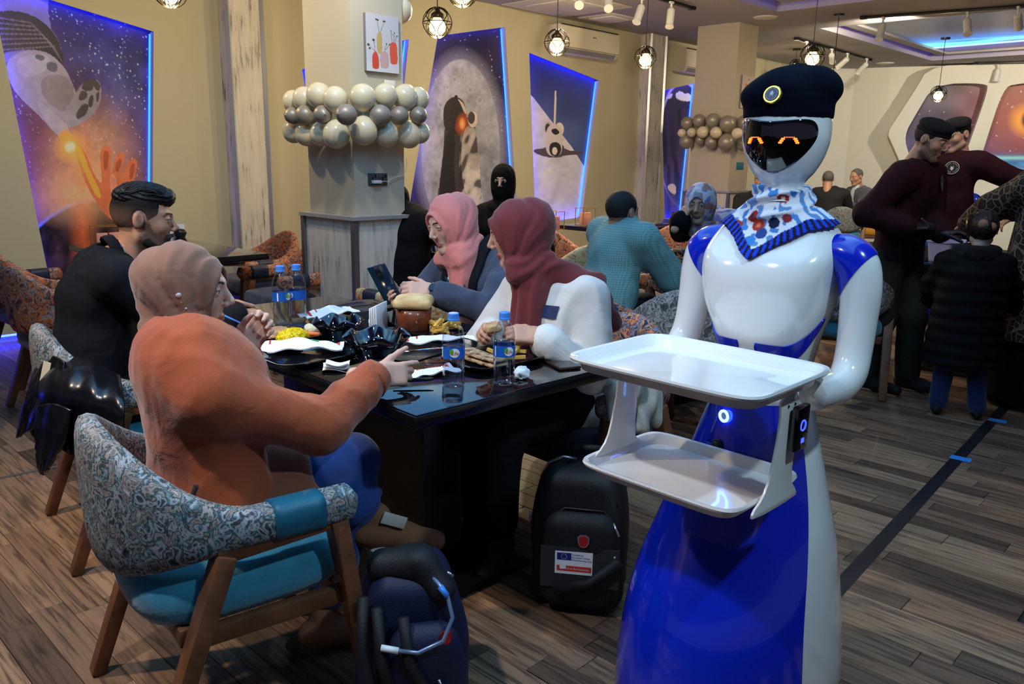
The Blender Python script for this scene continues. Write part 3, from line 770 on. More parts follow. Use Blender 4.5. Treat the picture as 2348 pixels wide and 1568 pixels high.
# ---- pillars
def rect_pillar(name, K, wA, wB, ledge, lab):
    # K = corner nearest the camera; runs along FA (left face) and WB (right face)
    def q(d, z): return [Vector((p.x, p.y, z)) for p in (K - FA * d - WB * d, K + FA * (wA + d) - WB * d, K + FA * (wA + d) + WB * (wB + d), K - FA * d + WB * (wB + d))]
    mb = MB(); mb.add(q(0, ledge) + q(0, ZC), [(0, 1, 5, 4), (1, 2, 6, 5), (2, 3, 7, 6), (3, 0, 4, 7)])
    root = struct(mb.build(name, m_wall2, recalc=True))
    b = MB(); b.add(q(.028, 0) + q(.028, ledge), [(0, 1, 5, 4), (1, 2, 6, 5), (2, 3, 7, 6), (3, 0, 4, 7)]); b.build('wainscot_panel', m_lam, root, recalc=True)
    l = MB(); l.add(q(.055, ledge - .022) + q(.055, ledge), [(0, 1, 2, 3), (4, 7, 6, 5), (0, 4, 5, 1), (1, 5, 6, 2), (2, 6, 7, 3), (3, 7, 4, 0)]); l.build('ledge', M('grey_ledge', S(176, 176, 180), 0.35, metal=0.4), root, recalc=True)
    for c in q(.030, 0)[:2] + [q(.030, 0)[3]]:
        MB().bar((c.x, c.y, 0), (c.x, c.y, ledge - .022), 0.035, 0.035, up=WB).build('corner_strip', M('steel_strip', S(120, 118, 122), 0.35, metal=0.7), root)
    return root
KP1 = Vector((-0.974, 5.0, 0)); KP2 = Vector((2.653, 10.213, 0))
rect_pillar('trim_4', KP1, 0.50, 0.385, 1.02, '')
rect_pillar('trim_5', KP2, 0.569, 0.466, 1.02, '')

# ---- far walls
FP = [Vector((5.20, 15.0, 0)), Vector((5.96, 14.91, 0)), Vector((6.45, 14.62, 0)), Vector((8.02, 14.0, 0)), Vector((15.5, 11.0, 0))]
mb = MB()
for a, b_ in zip(FP[:-1], FP[1:]):
    mb.add([(a.x, a.y, 0), (b_.x, b_.y, 0), (b_.x, b_.y, ZC), (a.x, a.y, ZC)], [(0, 1, 2, 3)])
a = W3(S1 - .3, 0); mb.add([(a.x, a.y, 0), (FP[0].x, FP[0].y, 0), (FP[0].x, FP[0].y, ZC), (a.x, a.y, ZC)], [(0, 1, 2, 3)])
struct(mb.build('wall_far', m_white, recalc=True))
# porthole wall: raised white panel with leaning windows, printed sky behind
BD = (FP[4] - FP[2]).normalized(); BN = Vector((BD.y, -BD.x, 0)); BO = FP[2] + BN * 0.34
def bpx(x, y, off=0.0):
    p = pplane(x, y, BO + BN * off, BN); q = p - BO; return (q.dot(BD), p.z)
def B3(t, z, off=0.0):
    p = BO + BD * t + BN * off; return Vector((p.x, p.y, z))
win1 = curve([(2072, 312), (2100, 262), (2142, 192), (2262, 190), (2266, 206), (2226, 320), (2190, 420), (2110, 430), (2086, 360)], 2)
win2 = curve([(2228, 430), (2262, 320), (2300, 204), (2330, 190), (2560, 178), (2600, 200), (2560, 430)], 2)
fr = [(2037, 310), (2040, 296), (2096, 210), (2120, 170), (2140, 158), (2170, 150), (2700, 130), (2700, 1000), (2100, 700), (2110, 480), (2066, 376)]
rings = [[Vector((*bpx(x, y), 0)) for x, y in r] for r in (fr, win1, win2)]
rings[0] = [Vector((v.x, min(v.y, ZC) if v.y > 1.2 else max(v.y, 0.0), 0)) for v in rings[0]]
flat = [v for r in rings for v in r]; tris = tessellate_polygon(rings); mb = MB(); vs = [B3(v.x, v.y) for v in flat]; fs = []
for t in tris:
    a, b_, c = [vs[i] for i in t]; fs.append(tuple(t) if (b_ - a).cross(c - a).dot(BN) > 0 else tuple(reversed(t)))
mb.add(vs, fs)
for r, dep in zip(rings, (0.34, 0.22, 0.22)):
    for i in range(len(r)):
        a, b_ = r[i], r[(i + 1) % len(r)]; mb.add([B3(a.x, a.y), B3(b_.x, b_.y), B3(b_.x, b_.y, -dep), B3(a.x, a.y, -dep)], [(0, 1, 2, 3)])
struct(mb.build('wall_porthole', m_white))
PT0 = min(v.x for v in rings[1]) - .06
def p_port(x, y):
    P_ = Paint(x, y, (0, 0, 0)); t = np.clip((y - 190) / 180, 0, 1)[:, None]
    P_.c = np.array(S(110, 98, 104)) * (1 - t) + np.array(S(66, 62, 112)) * t; P_.nz(.03, .4)
    P_.ell(2390, 270, 120, 90, S(190, 90, 60), .9, .8); P_.ell(2352, 276, 26, 26, S(255, 170, 60), .7); P_.ell(2356, 276, 14, 18, S(90, 40, 30), .3)
    P_.stars(y < 360, 60, (2070, 190), (2348, 360), 9, .9)
    P_.mix(np.clip((y - 345) / 30, 0, 1), S(60, 130, 200)); P_.mix(np.exp(-((y - 362) / 4) ** 2) * .8, S(150, 230, 230)); P_.mix(np.clip((y - 372) / 40, 0, 1) * .8, S(150, 190, 220)); m = y > 368; nz = noise(np.stack([x * .04, y * .12, x * 0], 1).astype(np.float32)); P_.c[m] = np.clip(P_.c[m] * (1 + .35 * nz[m][:, None]), 0, 1)
    return P_.c
def place_port(u, v):
    z = 2.75 - 2.6 * v; zs = np.linspace(0, 3, 61); L0 = np.array([min([q.x for q in rings[1] if abs(q.y - k) < .22] or [PT0 + .3]) - .05 for k in zs]); t0 = np.interp(z, zs, L0); t = t0 + (3.2 + PT0 - t0) * u; o_ = np.array(B3(0, 0, -.215)); return o_ + np.array(BD)[None] * t[:, None] + np.array((0, 0, 1.))[None] * z[:, None]
tag(painted('porthole_print', 180, 150, place_port, lambda u, v: p_port(*pxarr(place_port(u, v))) * 1.3, m_print), 'printed starry sky and planet scene behind the white porthole wall', 'mural')
# ============================================================ FIXTURES
# ---- balloons tied in rows round the pillars
def balloon_mesh(knot=True):
    prof = []
    for k in range(19):
        a = -PI / 2 + PI * k / 18; r = math.cos(a); z = math.sin(a)
        if z < 0: z *= 1.16; r *= (1 - 0.10 * (z * z) ** 2)
        prof.append((max(r, 0.0), z))
    prof = [(0.02, -1.30), (0.075, -1.27), (0.07, -1.24), (0.03, -1.21), (0.05, -1.165)] + prof[1:]
    prof[-1] = (0.0, 1.0)
    me = MB().lathe(prof, 28).mesh('balloon'); me.shade_smooth(); return me
m_bw = M('pearl_white_balloon', S(222, 208, 176), 0.22, spec=0.6, coat=0.35)
m_bs = M('silver_balloon', S(150, 140, 128), 0.42, metal=0.25, coat=0.1)
m_bs2 = M('grey_silver_balloon', S(158, 150, 136), 0.36, metal=0.3, coat=0.15)
BAL = {}
for n_, m_ in (('w', m_bw), ('s', m_bs), ('g', m_bs2)):
    me = balloon_mesh(); me.materials.append(m_); BAL[n_] = me
def balloon(x, y, r, kind, K, off, down, label, group):
    n1, n2 = -WB, -FA                                          # outward normals of left and right face
    kx = to_px((K.x, K.y, 2))[0]
    cands = [pplane(x, y, K + n * off, n) for n in (n1, n2)]
    p = min(cands, key=lambda c: (c - CAM).length) if False else (cands[0] if x < kx else cands[1])
    d = (p - CAM).dot(CF); R_ = r / FPX * d * .96
    o = bpy.data.objects.new('balloon', BAL[kind]); COL.objects.link(o)
    o.location = p; o.scale = (R_,) * 3
    if down == 0: o.rotation_euler = (0, 0, 0)                 # knot down
    elif down == 1: o.rotation_euler = (PI, 0, 0)              # knot up
    else: o.rotation_euler = (0, PI / 2, random.choice((0, 1, 2, 3)))
    tag(o, label, 'balloon', group)
T1 = [(673, 232, 26), (698, 226, 28), (731, 218, 30), (769, 227, 30), (832, 222, 31), (884, 218, 28), (929, 222, 30), (958, 226, 27)]
Mi1 = [(672, 265, 20), (699, 264, 23), (740, 263, 22), (795, 263, 25), (870, 265, 26), (916, 265, 22), (959, 264, 21)]
B1 = [(673, 303, 26), (703, 308, 28), (736, 309, 27), (771, 310, 32), (834, 302, 33), (885, 309, 30), (937, 311, 30), (962, 305, 25)]
ORD = ['leftmost', 'second', 'third', 'fourth', 'fifth', 'sixth', 'seventh', 'rightmost']
def ordl(i, n): return ORD[0] if i == 0 else ('rightmost' if i == n - 1 else ORD[i] + ' from left')
for i, (x, y, r) in enumerate(T1): balloon(x, y, r, 'w', KP1, 0.10, 0, 'pearl white balloon, %s in the top row round the near pillar' % ordl(i, 8), 'balloons round the near pillar')
for i, (x, y, r) in enumerate(Mi1): balloon(x, y, r, 's', KP1, 0.15, 2, 'small silver balloon, %s in the middle row of the near pillar' % ordl(i, 7), 'balloons round the near pillar')
for i, (x, y, r) in enumerate(B1): balloon(x, y, r, 'w', KP1, 0.10, 1, 'pearl white balloon, %s in the bottom row round the near pillar' % ordl(i, 8), 'balloons round the near pillar')
T2 = [(1576, 282, 15), (1603, 276, 15), (1635, 276, 17), (1668, 283, 19), (1707, 281, 18)]
Mi2 = [(1563, 305, 10), (1586, 304, 11), (1611, 303, 14), (1642, 304, 14), (1690, 306, 13)]
B2 = [(1574, 325, 17), (1605, 321, 11), (1631, 326, 15), (1665, 327, 19), (1705, 329, 18)]
for i, (x, y, r) in enumerate(T2): balloon(x, y, r, 'g', KP2, 0.12, 0, 'silver balloon, %s in the top row round the far pillar' % ordl(i, 5), 'balloons round the far pillar')
for i, (x, y, r) in enumerate(Mi2): balloon(x, y, r, 'w', KP2, 0.19, 2, 'small white balloon, %s in the middle row of the far pillar' % ordl(i, 5), 'balloons round the far pillar')
for i, (x, y, r) in enumerate(B2): balloon(x, y, r, 'g', KP2, 0.12, 1, 'silver balloon, %s in the bottom row round the far pillar' % ordl(i, 5), 'balloons round the far pillar')
p = W3(0, 0); q = KP1 + WB * 0.385 + FA * 0.10
o = bpy.data.objects.new('balloon', BAL['w']); COL.objects.link(o); o.location = pY(918, 22, q.y + .02); o.scale = (.075,) * 3
tag(o, 'white balloon high up behind the right edge of the near pillar', 'balloon')

# ---- framed vase prints on the pillars
def frame_pts(K, wdir, nrm, s, z, off): 
    p = K + wdir * s + nrm * off; return Vector((p.x, p.y, z))
def on_face(K, wdir, nrm, x, y):
    p = pplane(x, y, K, nrm); return ((p - K).dot(wdir), p.z)
def wall_picture(K, quad, label, paint, nu, nv):
    n = -FA; c = [on_face(K, WB, n, x, y) for x, y in quad]
    s0 = (c[0][0] + c[3][0]) / 2; s1 = (c[1][0] + c[2][0]) / 2; z1 = (c[0][1] + c[1][1]) / 2; z0 = (c[2][1] + c[3][1]) / 2
    root = thing('canvas_picture', label, 'picture')
    g = lambda s, z, o_: frame_pts(K, WB, n, s, z, o_)
    mb = MB(); mb.add([g(s0, z0, .001), g(s1, z0, .001), g(s1, z1, .001), g(s0, z1, .001), g(s0, z0, .024), g(s1, z0, .024), g(s1, z1, .024), g(s0, z1, .024)], [(0, 3, 2, 1), (4, 5, 6, 7), (0, 1, 5, 4), (1, 2, 6, 5), (2, 3, 7, 6), (3, 0, 4, 7)])
    mb.build('canvas_block', M('canvas_edge', S(120, 122, 130), .6), root, recalc=True)
    a, b_, d_ = np.array(g(s0, z1, .0252)), np.array(g(s1, z1, .0252)), np.array((0, 0, z0 - z1))
    painted('print', nu, nv, lambda u, v: a + (b_ - a) * u[:, None] + d_ * v[:, None], paint, m_print, root)
def p_vases(u, v):
    P_ = Paint(u * 76, v * 132, S(206, 204, 212)); P_.mix(np.clip((v - .80) / .06, 0, 1) * .5, S(226, 222, 224)); P_.ell(70, 10, 60, 50, S(190, 188, 196), .6, .5)
    for a, b_ in (((30, 38), (26, 14)), ((34, 38), (42, 16)), ((20, 84), (18, 62)), ((18, 84), (6, 72)), ((42, 80), (47, 66)), ((44, 80), (54, 66)), ((60, 60), (58, 34)), ((64, 60), (66, 38)), ((67, 60), (71, 44))): P_.line(a, b_, .55, S(120, 112, 100))
    for cx, cy, r in ((24, 12, 2.2), (28, 13, 2.2), (41, 14, 2.2), (44, 14, 2), (17, 60, 3), (5, 72, 3), (8, 80, 2.5), (47, 65, 1.7), (54, 66, 1.7), (58, 34, 1.5), (66, 37, 1.5), (62, 42, 1.3), (72, 44, 1.6)): P_.ell(cx, cy, r, r, S(90, 78, 60))
    P_.poly([(24, 50), (30, 38), (34, 38), (37, 46), (37, 90), (25, 90)], S(196, 170, 110), 1)
    P_.poly([(54, 64), (60, 59), (66, 59), (72, 64), (73, 108), (66, 111), (58, 111), (55, 106)], S(226, 96, 72), 1)
    P_.poly([(13, 96), (19, 85), (23, 85), (28, 96), (29, 122), (25, 126), (15, 126), (13, 120)], S(214, 82, 62), 1)
    P_.poly([(31, 92), (38, 82), (46, 82), (52, 92), (52, 118), (46, 123), (36, 123), (32, 118)], S(206, 168, 166), 1); return P_.c
wall_picture(KP1, [(833, 30), (910, 41), (907, 168), (834, 164)], 'canvas print of coral and ochre bottle vases on the near pillar', p_vases, 90, 150)
def p_vase2(u, v):
    P_ = Paint(u * 30, v * 76, S(206, 190, 186)); P_.ell(18, 44, 5, 15, S(60, 58, 64)); P_.ell(10, 24, 3, 6, S(206, 120, 96)); P_.ell(22, 22, 2, 5, S(206, 120, 96)); P_.ell(21, 48, 4, 7, S(206, 96, 70)); P_.poly([(15, 74), (16, 62), (22, 56), (26, 62), (27, 74)], S(216, 130, 100), 1); P_.ell(15, 8, 1, 2, S(60, 50, 50)); return P_.c
wall_picture(KP2, [(1697, 172), (1727, 176), (1723, 250), (1695, 248)], 'small pink canvas print hanging on the far pillar', p_vase2, 40, 80)

# ---- socket plates, plug and cable on the near pillar
def face_box(K, x0, y0, x1, y1, t, name, mat, parent, o0=0.0):
    n = -FA; a = on_face(K, WB, n, x0, y0); b_ = on_face(K, WB, n, x1, y1)
    g = lambda s, z, o_: frame_pts(K, WB, n, s, z, o_); mb = MB()
    s0, s1, z1, z0 = a[0], b_[0], a[1], b_[1]
    mb.add([g(s0, z0, o0), g(s1, z0, o0), g(s1, z1, o0), g(s0, z1, o0), g(s0, z0, o0 + t), g(s1, z0, o0 + t), g(s1, z1, o0 + t), g(s0, z1, o0 + t)], [(0, 3, 2, 1), (4, 5, 6, 7), (0, 1, 5, 4), (1, 2, 6, 5), (2, 3, 7, 6), (3, 0, 4, 7)])
    return mb.build(name, mat, parent, recalc=True, bevel=min(.002, t * .3))
m_sock = M('gunmetal_plate', S(92, 92, 94), .35, metal=.5)
root = thing('wall_socket', 'pair of grey metal power sockets on the near pillar', 'socket')
for x0, x1 in ((843, 865), (866, 887)):
    f = face_box(KP1, x0, 397, x1, 425, .008, 'plate', m_sock, root)
    for (a, b_, c, d) in ((8, 8, 11, 14), (14, 3, 18, 10)):
        face_box(KP1, x0 + a, 397 + b_, x0 + c, 397 + d, .002, 'slot', m_black, root, .008)
root = thing('charger_plug', 'white charger plug with trailing cable in the left pillar socket', 'plug')
face_box(KP1, 849, 413, 867, 420, .03, 'plug_body', M('white_plastic', S(232, 230, 226), .4), root, .010)
pts = [(866, 417), (876, 415), (886, 417), (889, 412), (905, 405), (922, 402), (930, 385), (932, 362)]
def face_pt(x, y, o_): s, z = on_face(KP1, WB, -FA, x, y); return frame_pts(KP1, WB, -FA, min(s, .40), z, o_)
MB().tube([face_pt(x, y, .03 - .003 * i) for i, (x, y) in enumerate(pts)], .0022, 6).build('cable', M('white_plastic', (1, 1, 1)), root, smooth=True)
o = face_box(KP1, 880, 183, 905, 200, .002, 'paper_tag', M('white_card', S(238, 234, 226), .7), None, .004); tag(o, 'small white card tucked above the balloons on the near pillar', 'card')
o = face_box(KP2, 1689, 372, 1703, 388, .01, 'blue_notice', M('teal_notice', S(30, 120, 140), .5), None, .001); tag(o, 'small teal notice plate on the far pillar', 'notice')

# ---- wire-cage pendants
def cage_mesh():
    mb = MB(); R_ = 1.0
    # two rings and a lattice of hexagon-like loops
    for zz in (0.0,): mb.tube([(math.cos(t * PI / 12), math.sin(t * PI / 12), zz) for t in range(24)], .035, 5, closed=True)
    for k in range(6):
        a = k * PI / 3
        for s in (1, -1):
            pts = []
            for t in range(9):
                th = -PI / 2 + PI * (0.06 + 0.88 * t / 8); b = a + s * 0.42 * math.sin(PI * 2 * t / 8)
                pts.append((math.cos(th) * math.cos(b), math.cos(th) * math.sin(b), math.sin(th)))
            mb.tube(pts, .032, 5)
    return mb
cage_me = cage_mesh().mesh('cage'); cage_me.materials.append(M('cage_wire', S(40, 34, 24), .35, metal=.8)); cage_me.shade_smooth()
bulb_me = MB().lathe([(0.0, -.78), (.28, -.72), (.50, -.52), (.56, -.25), (.46, .06), (.26, .26), (.18, .36)], 18).mesh('bulb'); bulb_me.shade_smooth()
m_bulb = EM('warm_bulb', (1.0, 0.76, 0.34), 9.0); bulb_me.materials.append(m_bulb)
sock_me = MB().lathe([(.0, .95), (.1, .95), (.16, .75), (.42, .55), (.45, .30), (.3, .28), (.0, .28)], 18).mesh('lamp_holder'); sock_me.shade_smooth(); sock_me.materials.append(M('bronze_holder', S(60, 50, 34), .4, metal=.7))
def pendant(p, r, label, en, wire=True):
    root = thing('pendant_lamp', label, 'pendant lamp', p, 0, 'wire cage pendant lamps')
    for n_, me in (('cage', cage_me), ('bulb', bulb_me), ('lamp_holder', sock_me)):
        o = link(n_, me, None, root); o.scale = (r,) * 3
    if wire:
        h = ZC - p.z
        MB().tube([(0, 0, r * .9), (0, 0, h)], .004, 6).build('cord', m_black, root)
        MB().lathe([(.0, h - .02), (.055, h - .02), (.06, h)], 16).build('ceiling_cap', m_black, root)
    if en:
        l = add_light('pendant_light', 'POINT', (0, 0, -r * 1.0), en, (1.0, 0.74, 0.36), r * .35); l.parent = root
for (x, y, Y, r, lab, en) in (
    (1003, 52, 6.5, .112, 'lit wire cage pendant lamp right of the near pillar', 32),
    (1277, 97, 7.4, .110, 'lit wire cage pendant lamp in front of the air conditioner', 30),
    (1480, 131, 8.2, .105, 'lit wire cage pendant lamp in front of the far wall post', 30),
    (1863, 128, 7.4, .105, 'lit wire cage pendant lamp just above the robot beret', 26),
    (2152, 215, 11.2, .105, 'lit wire cage pendant lamp in front of the porthole wall', 20),
    (1907, 205, 9.6, .10, 'wire cage pendant lamp half hidden by the right side of the beret', 16),
    (390, -22, 5.2, .10, 'pendant lamp cut by the top edge, above the hands mural', 26),
    (1060, -22, 5.9, .11, 'pendant lamp cut by the top edge, right of the near pillar', 24),
    (1824, 150, 12.5, .09, 'small distant pendant lamp behind the robot beret', 8)):
    pendant(pY(x, y, Y), r, lab, en)

# ---- track rails with spot heads
def rail(a, b_, label):
    root = thing('track_rail', label, 'track rail'); mb = MB(); mb.bar(a, b_, .035, .03); mb.build('rail', m_black, root, bevel=.003)
    for t in (.02, .98): p = Vector(a).lerp(Vector(b_), t); MB().box(p, (.03, .03, .018), ROOM).build('end_cap', m_black, root)
zt = ZC - .02
R1a, R1b = pz(1440, -25, zt), pz(1590, 20, zt); rail(R1a, R1b, 'short black ceiling track in front of the far pillar')
rail(pz(1972, 41, zt), pz(2420, 9, zt), 'long black ceiling track running to the right edge'); rail(pz(1823, 88, zt), pz(1997, 138, zt), 'black ceiling track above and behind the robot beret'); rail(pz(2235, 145, zt), pz(2420, 141, zt), 'black ceiling track close to the porthole wall')
m_spotw = M('white_spot_body', S(226, 224, 222), .4)
m_spotl = EM('spot_lens', (1.0, 0.86, 0.55), 18.0)
def spot_head(top, aim, label, en, lit=True, sc=1.0):
    root = thing('track_spotlight', label, 'spotlight', top, 0, 'white track spotlights')
    d = (Vector(aim) - Vector(top)).normalized(); q = Vector((0, 0, -1)).rotation_difference(d).to_matrix().to_4x4()
    MB().lathe([(.0, -.07 * sc), (.012, -.07 * sc), (.012, .0)], 10).build('stem', m_spotw, root, smooth=False)
    MB().box((0, 0, -.008), (.03, .012, .010), ROOM).build('adapter', m_spotw, root)
    base = Vector((0, 0, -.07 * sc)); L_ = .15 * sc; r = .034 * sc
    prof = [(.0, .015), (r * .7, .015), (r, -.005), (r, -L_), (r * 1.12, -L_ - .012), (r * 1.12, -L_ - .02), (r * .9, -L_ - .02)]
    MB().lathe(prof, 20, base, M=q).build('lamp_body', m_spotw, root, smooth=False); sharp(root.children[-1], 40)
    MB().lathe([(.0, -L_ - .012), (r * .9, -L_ - .014)], 20, base, M=q).build('lens', m_spotl if lit else m_black, root)
    if en:
        l = add_light('spot_light', 'SPOT', base + d * (L_ + .03), en, (1.0, 0.80, 0.52), .03, base + d * 2, 75, .7); l.parent = root
    return root
def P3(x, y, z): return pz(x, y, z)
for (x, y, aim, lab, en, lit) in (
    (1334, -28, (-.3, 3.6, 0), 'track spotlight with only its glowing rim in frame, first from left', 110, True),
    (1396, -25, (.6, 4.5, 0), 'tilted bluish-white track spotlight at the top edge', 60, True),
    (1472, -4, (.2, 7.0, 0), 'lit white track spotlight hanging over the pendant row', 80, True),
    (1540, 4, (1.2, 7.5, 0), 'lit white track spotlight nearest the far pillar', 80, True),
    (2026, 40, (3.0, 8.0, 0), 'lit white track spotlight on the long track, left of two', 70, True),
    (2220, 28, (4.2, 7.0, 0), 'lit white track spotlight on the long track, right of two', 70, True),
    (2336, 15, (7.0, 11., 1), 'turned-away dark track spotlight at the right edge', 0, False),
    (1850, 95, (4.4, 8.0, 1), 'bright track spotlight glaring beside the pendant above the beret', 40, True),
    (1908, 112, (6, 15, 1.5), 'white track spotlight second on the track behind the beret', 0, False),
    (1944, 122, (3.5, 15, 1), 'white track spotlight tilted left on the track behind the beret', 0, False),
    (1988, 134, (4.2, 15, 1), 'white track spotlight last on the track behind the beret', 0, False),
    (2290, 148, (7.3, 13.3, 0), 'small white spotlight close to the porthole wall', 0, False)):
    spot_head(pz(x, y, zt - .02), aim, lab, en, lit, 1.15)
# ---- ceiling details
for x, y in ((1755, 40), (2030, 145)):
    c = pz(x, y, ZC - .004); o = MB().lathe([(.0, -.01), (.12, -.008), (.14, .004)], 28).build('ceiling_speaker', m_white, None, c, smooth=True); tag(o, 'flat round white ceiling plate %s' % ('left of the beret pendant' if x < 1800 else 'near the porthole wall'), 'ceiling plate')
def ceil_quad(pts, z): return [pz(x, y, z) for x, y in pts]
for k, (c, hw, hd) in enumerate(((pz(1396, 41, ZC), .26, .26), (pz(1300, 12, ZC), .5, .5))):
    root = thing('ceiling_vent', ('small square ceiling vent above the shuttle mural', 'wide ceiling cassette vent at the top edge above the air conditioner')[k], 'vent', (c.x, c.y, ZC), ROOM)
    for h, z0 in ((hw, -.012), (hw * .62, -.022)):
        MB().box((0, 0, z0 / 2), (h, h, -z0 / 2)).build('vent_plate', m_white, root, bevel=.004)

# ---- wall air conditioners
def air_con(s0, s1, z0, z1, label):
    root = thing('air_conditioner', label, 'air conditioner'); d = .22
    prof = [(0, z0 + .03), (.10, z0), (.17, z0 + .01), (.215, z0 + .07), (d, z0 + .14), (d - .005, z1 - .02), (d - .03, z1), (0, z1)]
    m_ac = M('cream_ac_plastic', S(226, 218, 200), .35)
    mb = MB(); n = len(prof)
    mb.add([W3(s0, z, o_) for o_, z in prof] + [W3(s1, z, o_) for o_, z in prof], [(i, (i + 1) % n, (i + 1) % n + n, i + n) for i in range(n)] + [tuple(range(n)), tuple(reversed(range(n, 2 * n)))])
    mb.build('housing', m_ac, root, recalc=True, bevel=.008)
    w = (s1 - s0); mb = MB()
    mb.add([W3(s0 + .06, z0 + .012, .175), W3(s1 - .06, z0 + .012, .175), W3(s1 - .06, z0 + .06, .212), W3(s0 + .06, z0 + .06, .212)], [(0, 1, 2, 3)]); mb.build('air_flap', M('grey_flap', S(140, 138, 140), .4), root)
    MB().bar(W3(s0 + .02, z0 + .072, .218), W3(s1 - .02, z0 + .072, .218), .004, .004).build('front_seam', m_dark, root)
    MB().bar(W3(s0 + .02, z1 - .004, .2), W3(s1 - .02, z1 - .004, .2), .01, .012).build('top_grille', m_dark, root)
    MB().box(W3(s0 + w * .55, z1 - .10, .222), (.03, .002, .006), ROOM).build('badge', M('grey_badge', S(120, 120, 120), .4), root)
    return root
air_con(5.90, 7.02, 2.58, 2.90, 'long cream air conditioner above the shuttle mural'); air_con(8.56, 9.6, 2.58, 2.90, 'cream air conditioner half hidden by the far pillar')
# ============================================================ FURNITURE
def marble_fabric(name, stops, scale=16.0, dist=2.6, stretch=1.0):
    m, nt, b = nodes(name); L = nt.links.new
    tc = N(nt, 'ShaderNodeTexCoord'); mp = N(nt, 'ShaderNodeMapping'); mp.inputs['Scale'].default_value = (1, 1, stretch); L(tc.outputs['Object'], mp.inputs['Vector'])
    n0 = N(nt, 'ShaderNodeTexNoise'); n0.inputs['Scale'].default_value = scale; n0.inputs['Detail'].default_value = 2; n0.inputs['Distortion'].default_value = dist; L(mp.outputs[0], n0.inputs['Vector'])
    n1 = N(nt, 'ShaderNodeTexNoise'); n1.inputs['Scale'].default_value = scale * 2.1; n1.inputs['Detail'].default_value = 3; n1.inputs['Distortion'].default_value = dist * 1.3; L(mp.outputs[0], n1.inputs['Vector'])
    ad = N(nt, 'ShaderNodeMath', operation='ADD'); L(n0.outputs['Fac'], ad.inputs[0]); L(n1.outputs['Fac'], ad.inputs[1])
    hf = N(nt, 'ShaderNodeMath', operation='MULTIPLY'); hf.inputs[1].default_value = 0.5; L(ad.outputs[0], hf.inputs[0])
    r = ramp(nt, hf.outputs[0], stops); L(r.outputs[0], b.inputs['Base Color']); b.inputs['Roughness'].default_value = 0.75; b.inputs['Specular IOR Level'].default_value = 0.25
    return m
F_TEAL = marble_fabric('marbled_teal_fabric', [(0.30, S(30, 34, 40)), (0.40, S(70, 76, 82)), (0.45, S(176, 176, 182)), (0.485, S(92, 126, 134)), (0.52, S(48, 50, 56)), (0.56, S(160, 156, 152)), (0.61, S(92, 90, 88)), (0.70, S(190, 188, 188))], 12, 1.8)
F_ORANGE = marble_fabric('marbled_orange_fabric', [(0.30, S(40, 38, 46)), (0.42, S(88, 78, 78)), (0.47, S(214, 104, 36)), (0.51, S(176, 160, 150)), (0.54, S(58, 50, 56)), (0.58, S(222, 120, 48)), (0.64, S(120, 104, 98)), (0.72, S(206, 190, 176))], 9, 1.4)
F_CREAM = marble_fabric('cream_floral_fabric', [(0.30, S(150, 120, 90)), (0.42, S(214, 190, 140)), (0.50, S(230, 206, 150)), (0.55, S(206, 92, 56)), (0.58, S(226, 196, 140)), (0.66, S(150, 130, 100)), (0.72, S(220, 200, 160))], 8, 1.0)
F_NAVY = marble_fabric('marbled_navy_fabric', [(0.30, S(26, 26, 40)), (0.42, S(58, 58, 84)), (0.46, S(186, 150, 120)), (0.49, S(206, 112, 56)), (0.52, S(52, 50, 74)), (0.56, S(146, 146, 166)), (0.60, S(70, 60, 60)), (0.72, S(140, 120, 110))], 9, 1.6)
F_GREY = marble_fabric('marbled_grey_fabric', [(0.30, S(40, 42, 48)), (0.43, S(86, 88, 92)), (0.48, S(180, 176, 172)), (0.52, S(60, 66, 72)), (0.57, S(150, 146, 142)), (0.64, S(80, 80, 84)), (0.72, S(170, 166, 164))], 9, 1.6)
m_wood = M('walnut_wood', S(112, 70, 44), 0.45, bump=0.1, bscale=60, var=0.35, vscale=14)
V_TEAL = M('teal_velvet', S(44, 142, 172), 0.75, sheen=0.5, bump=0.15, bscale=120, var=0.3, vscale=9)
V_NAVY = M('navy_velvet', S(38, 46, 74), 0.75, sheen=0.4, bump=0.15, bscale=120, var=0.25)
V_YEL = M('mustard_velvet', S(206, 140, 40), 0.75, sheen=0.3, bump=0.15, bscale=120)
L_TEAL = M('ribbed_teal_band', S(24, 96, 120), 0.5, bump=0.5, bscale=20)
L_NAVY = M('ribbed_navy_band', S(30, 40, 62), 0.5, bump=0.5, bscale=20)

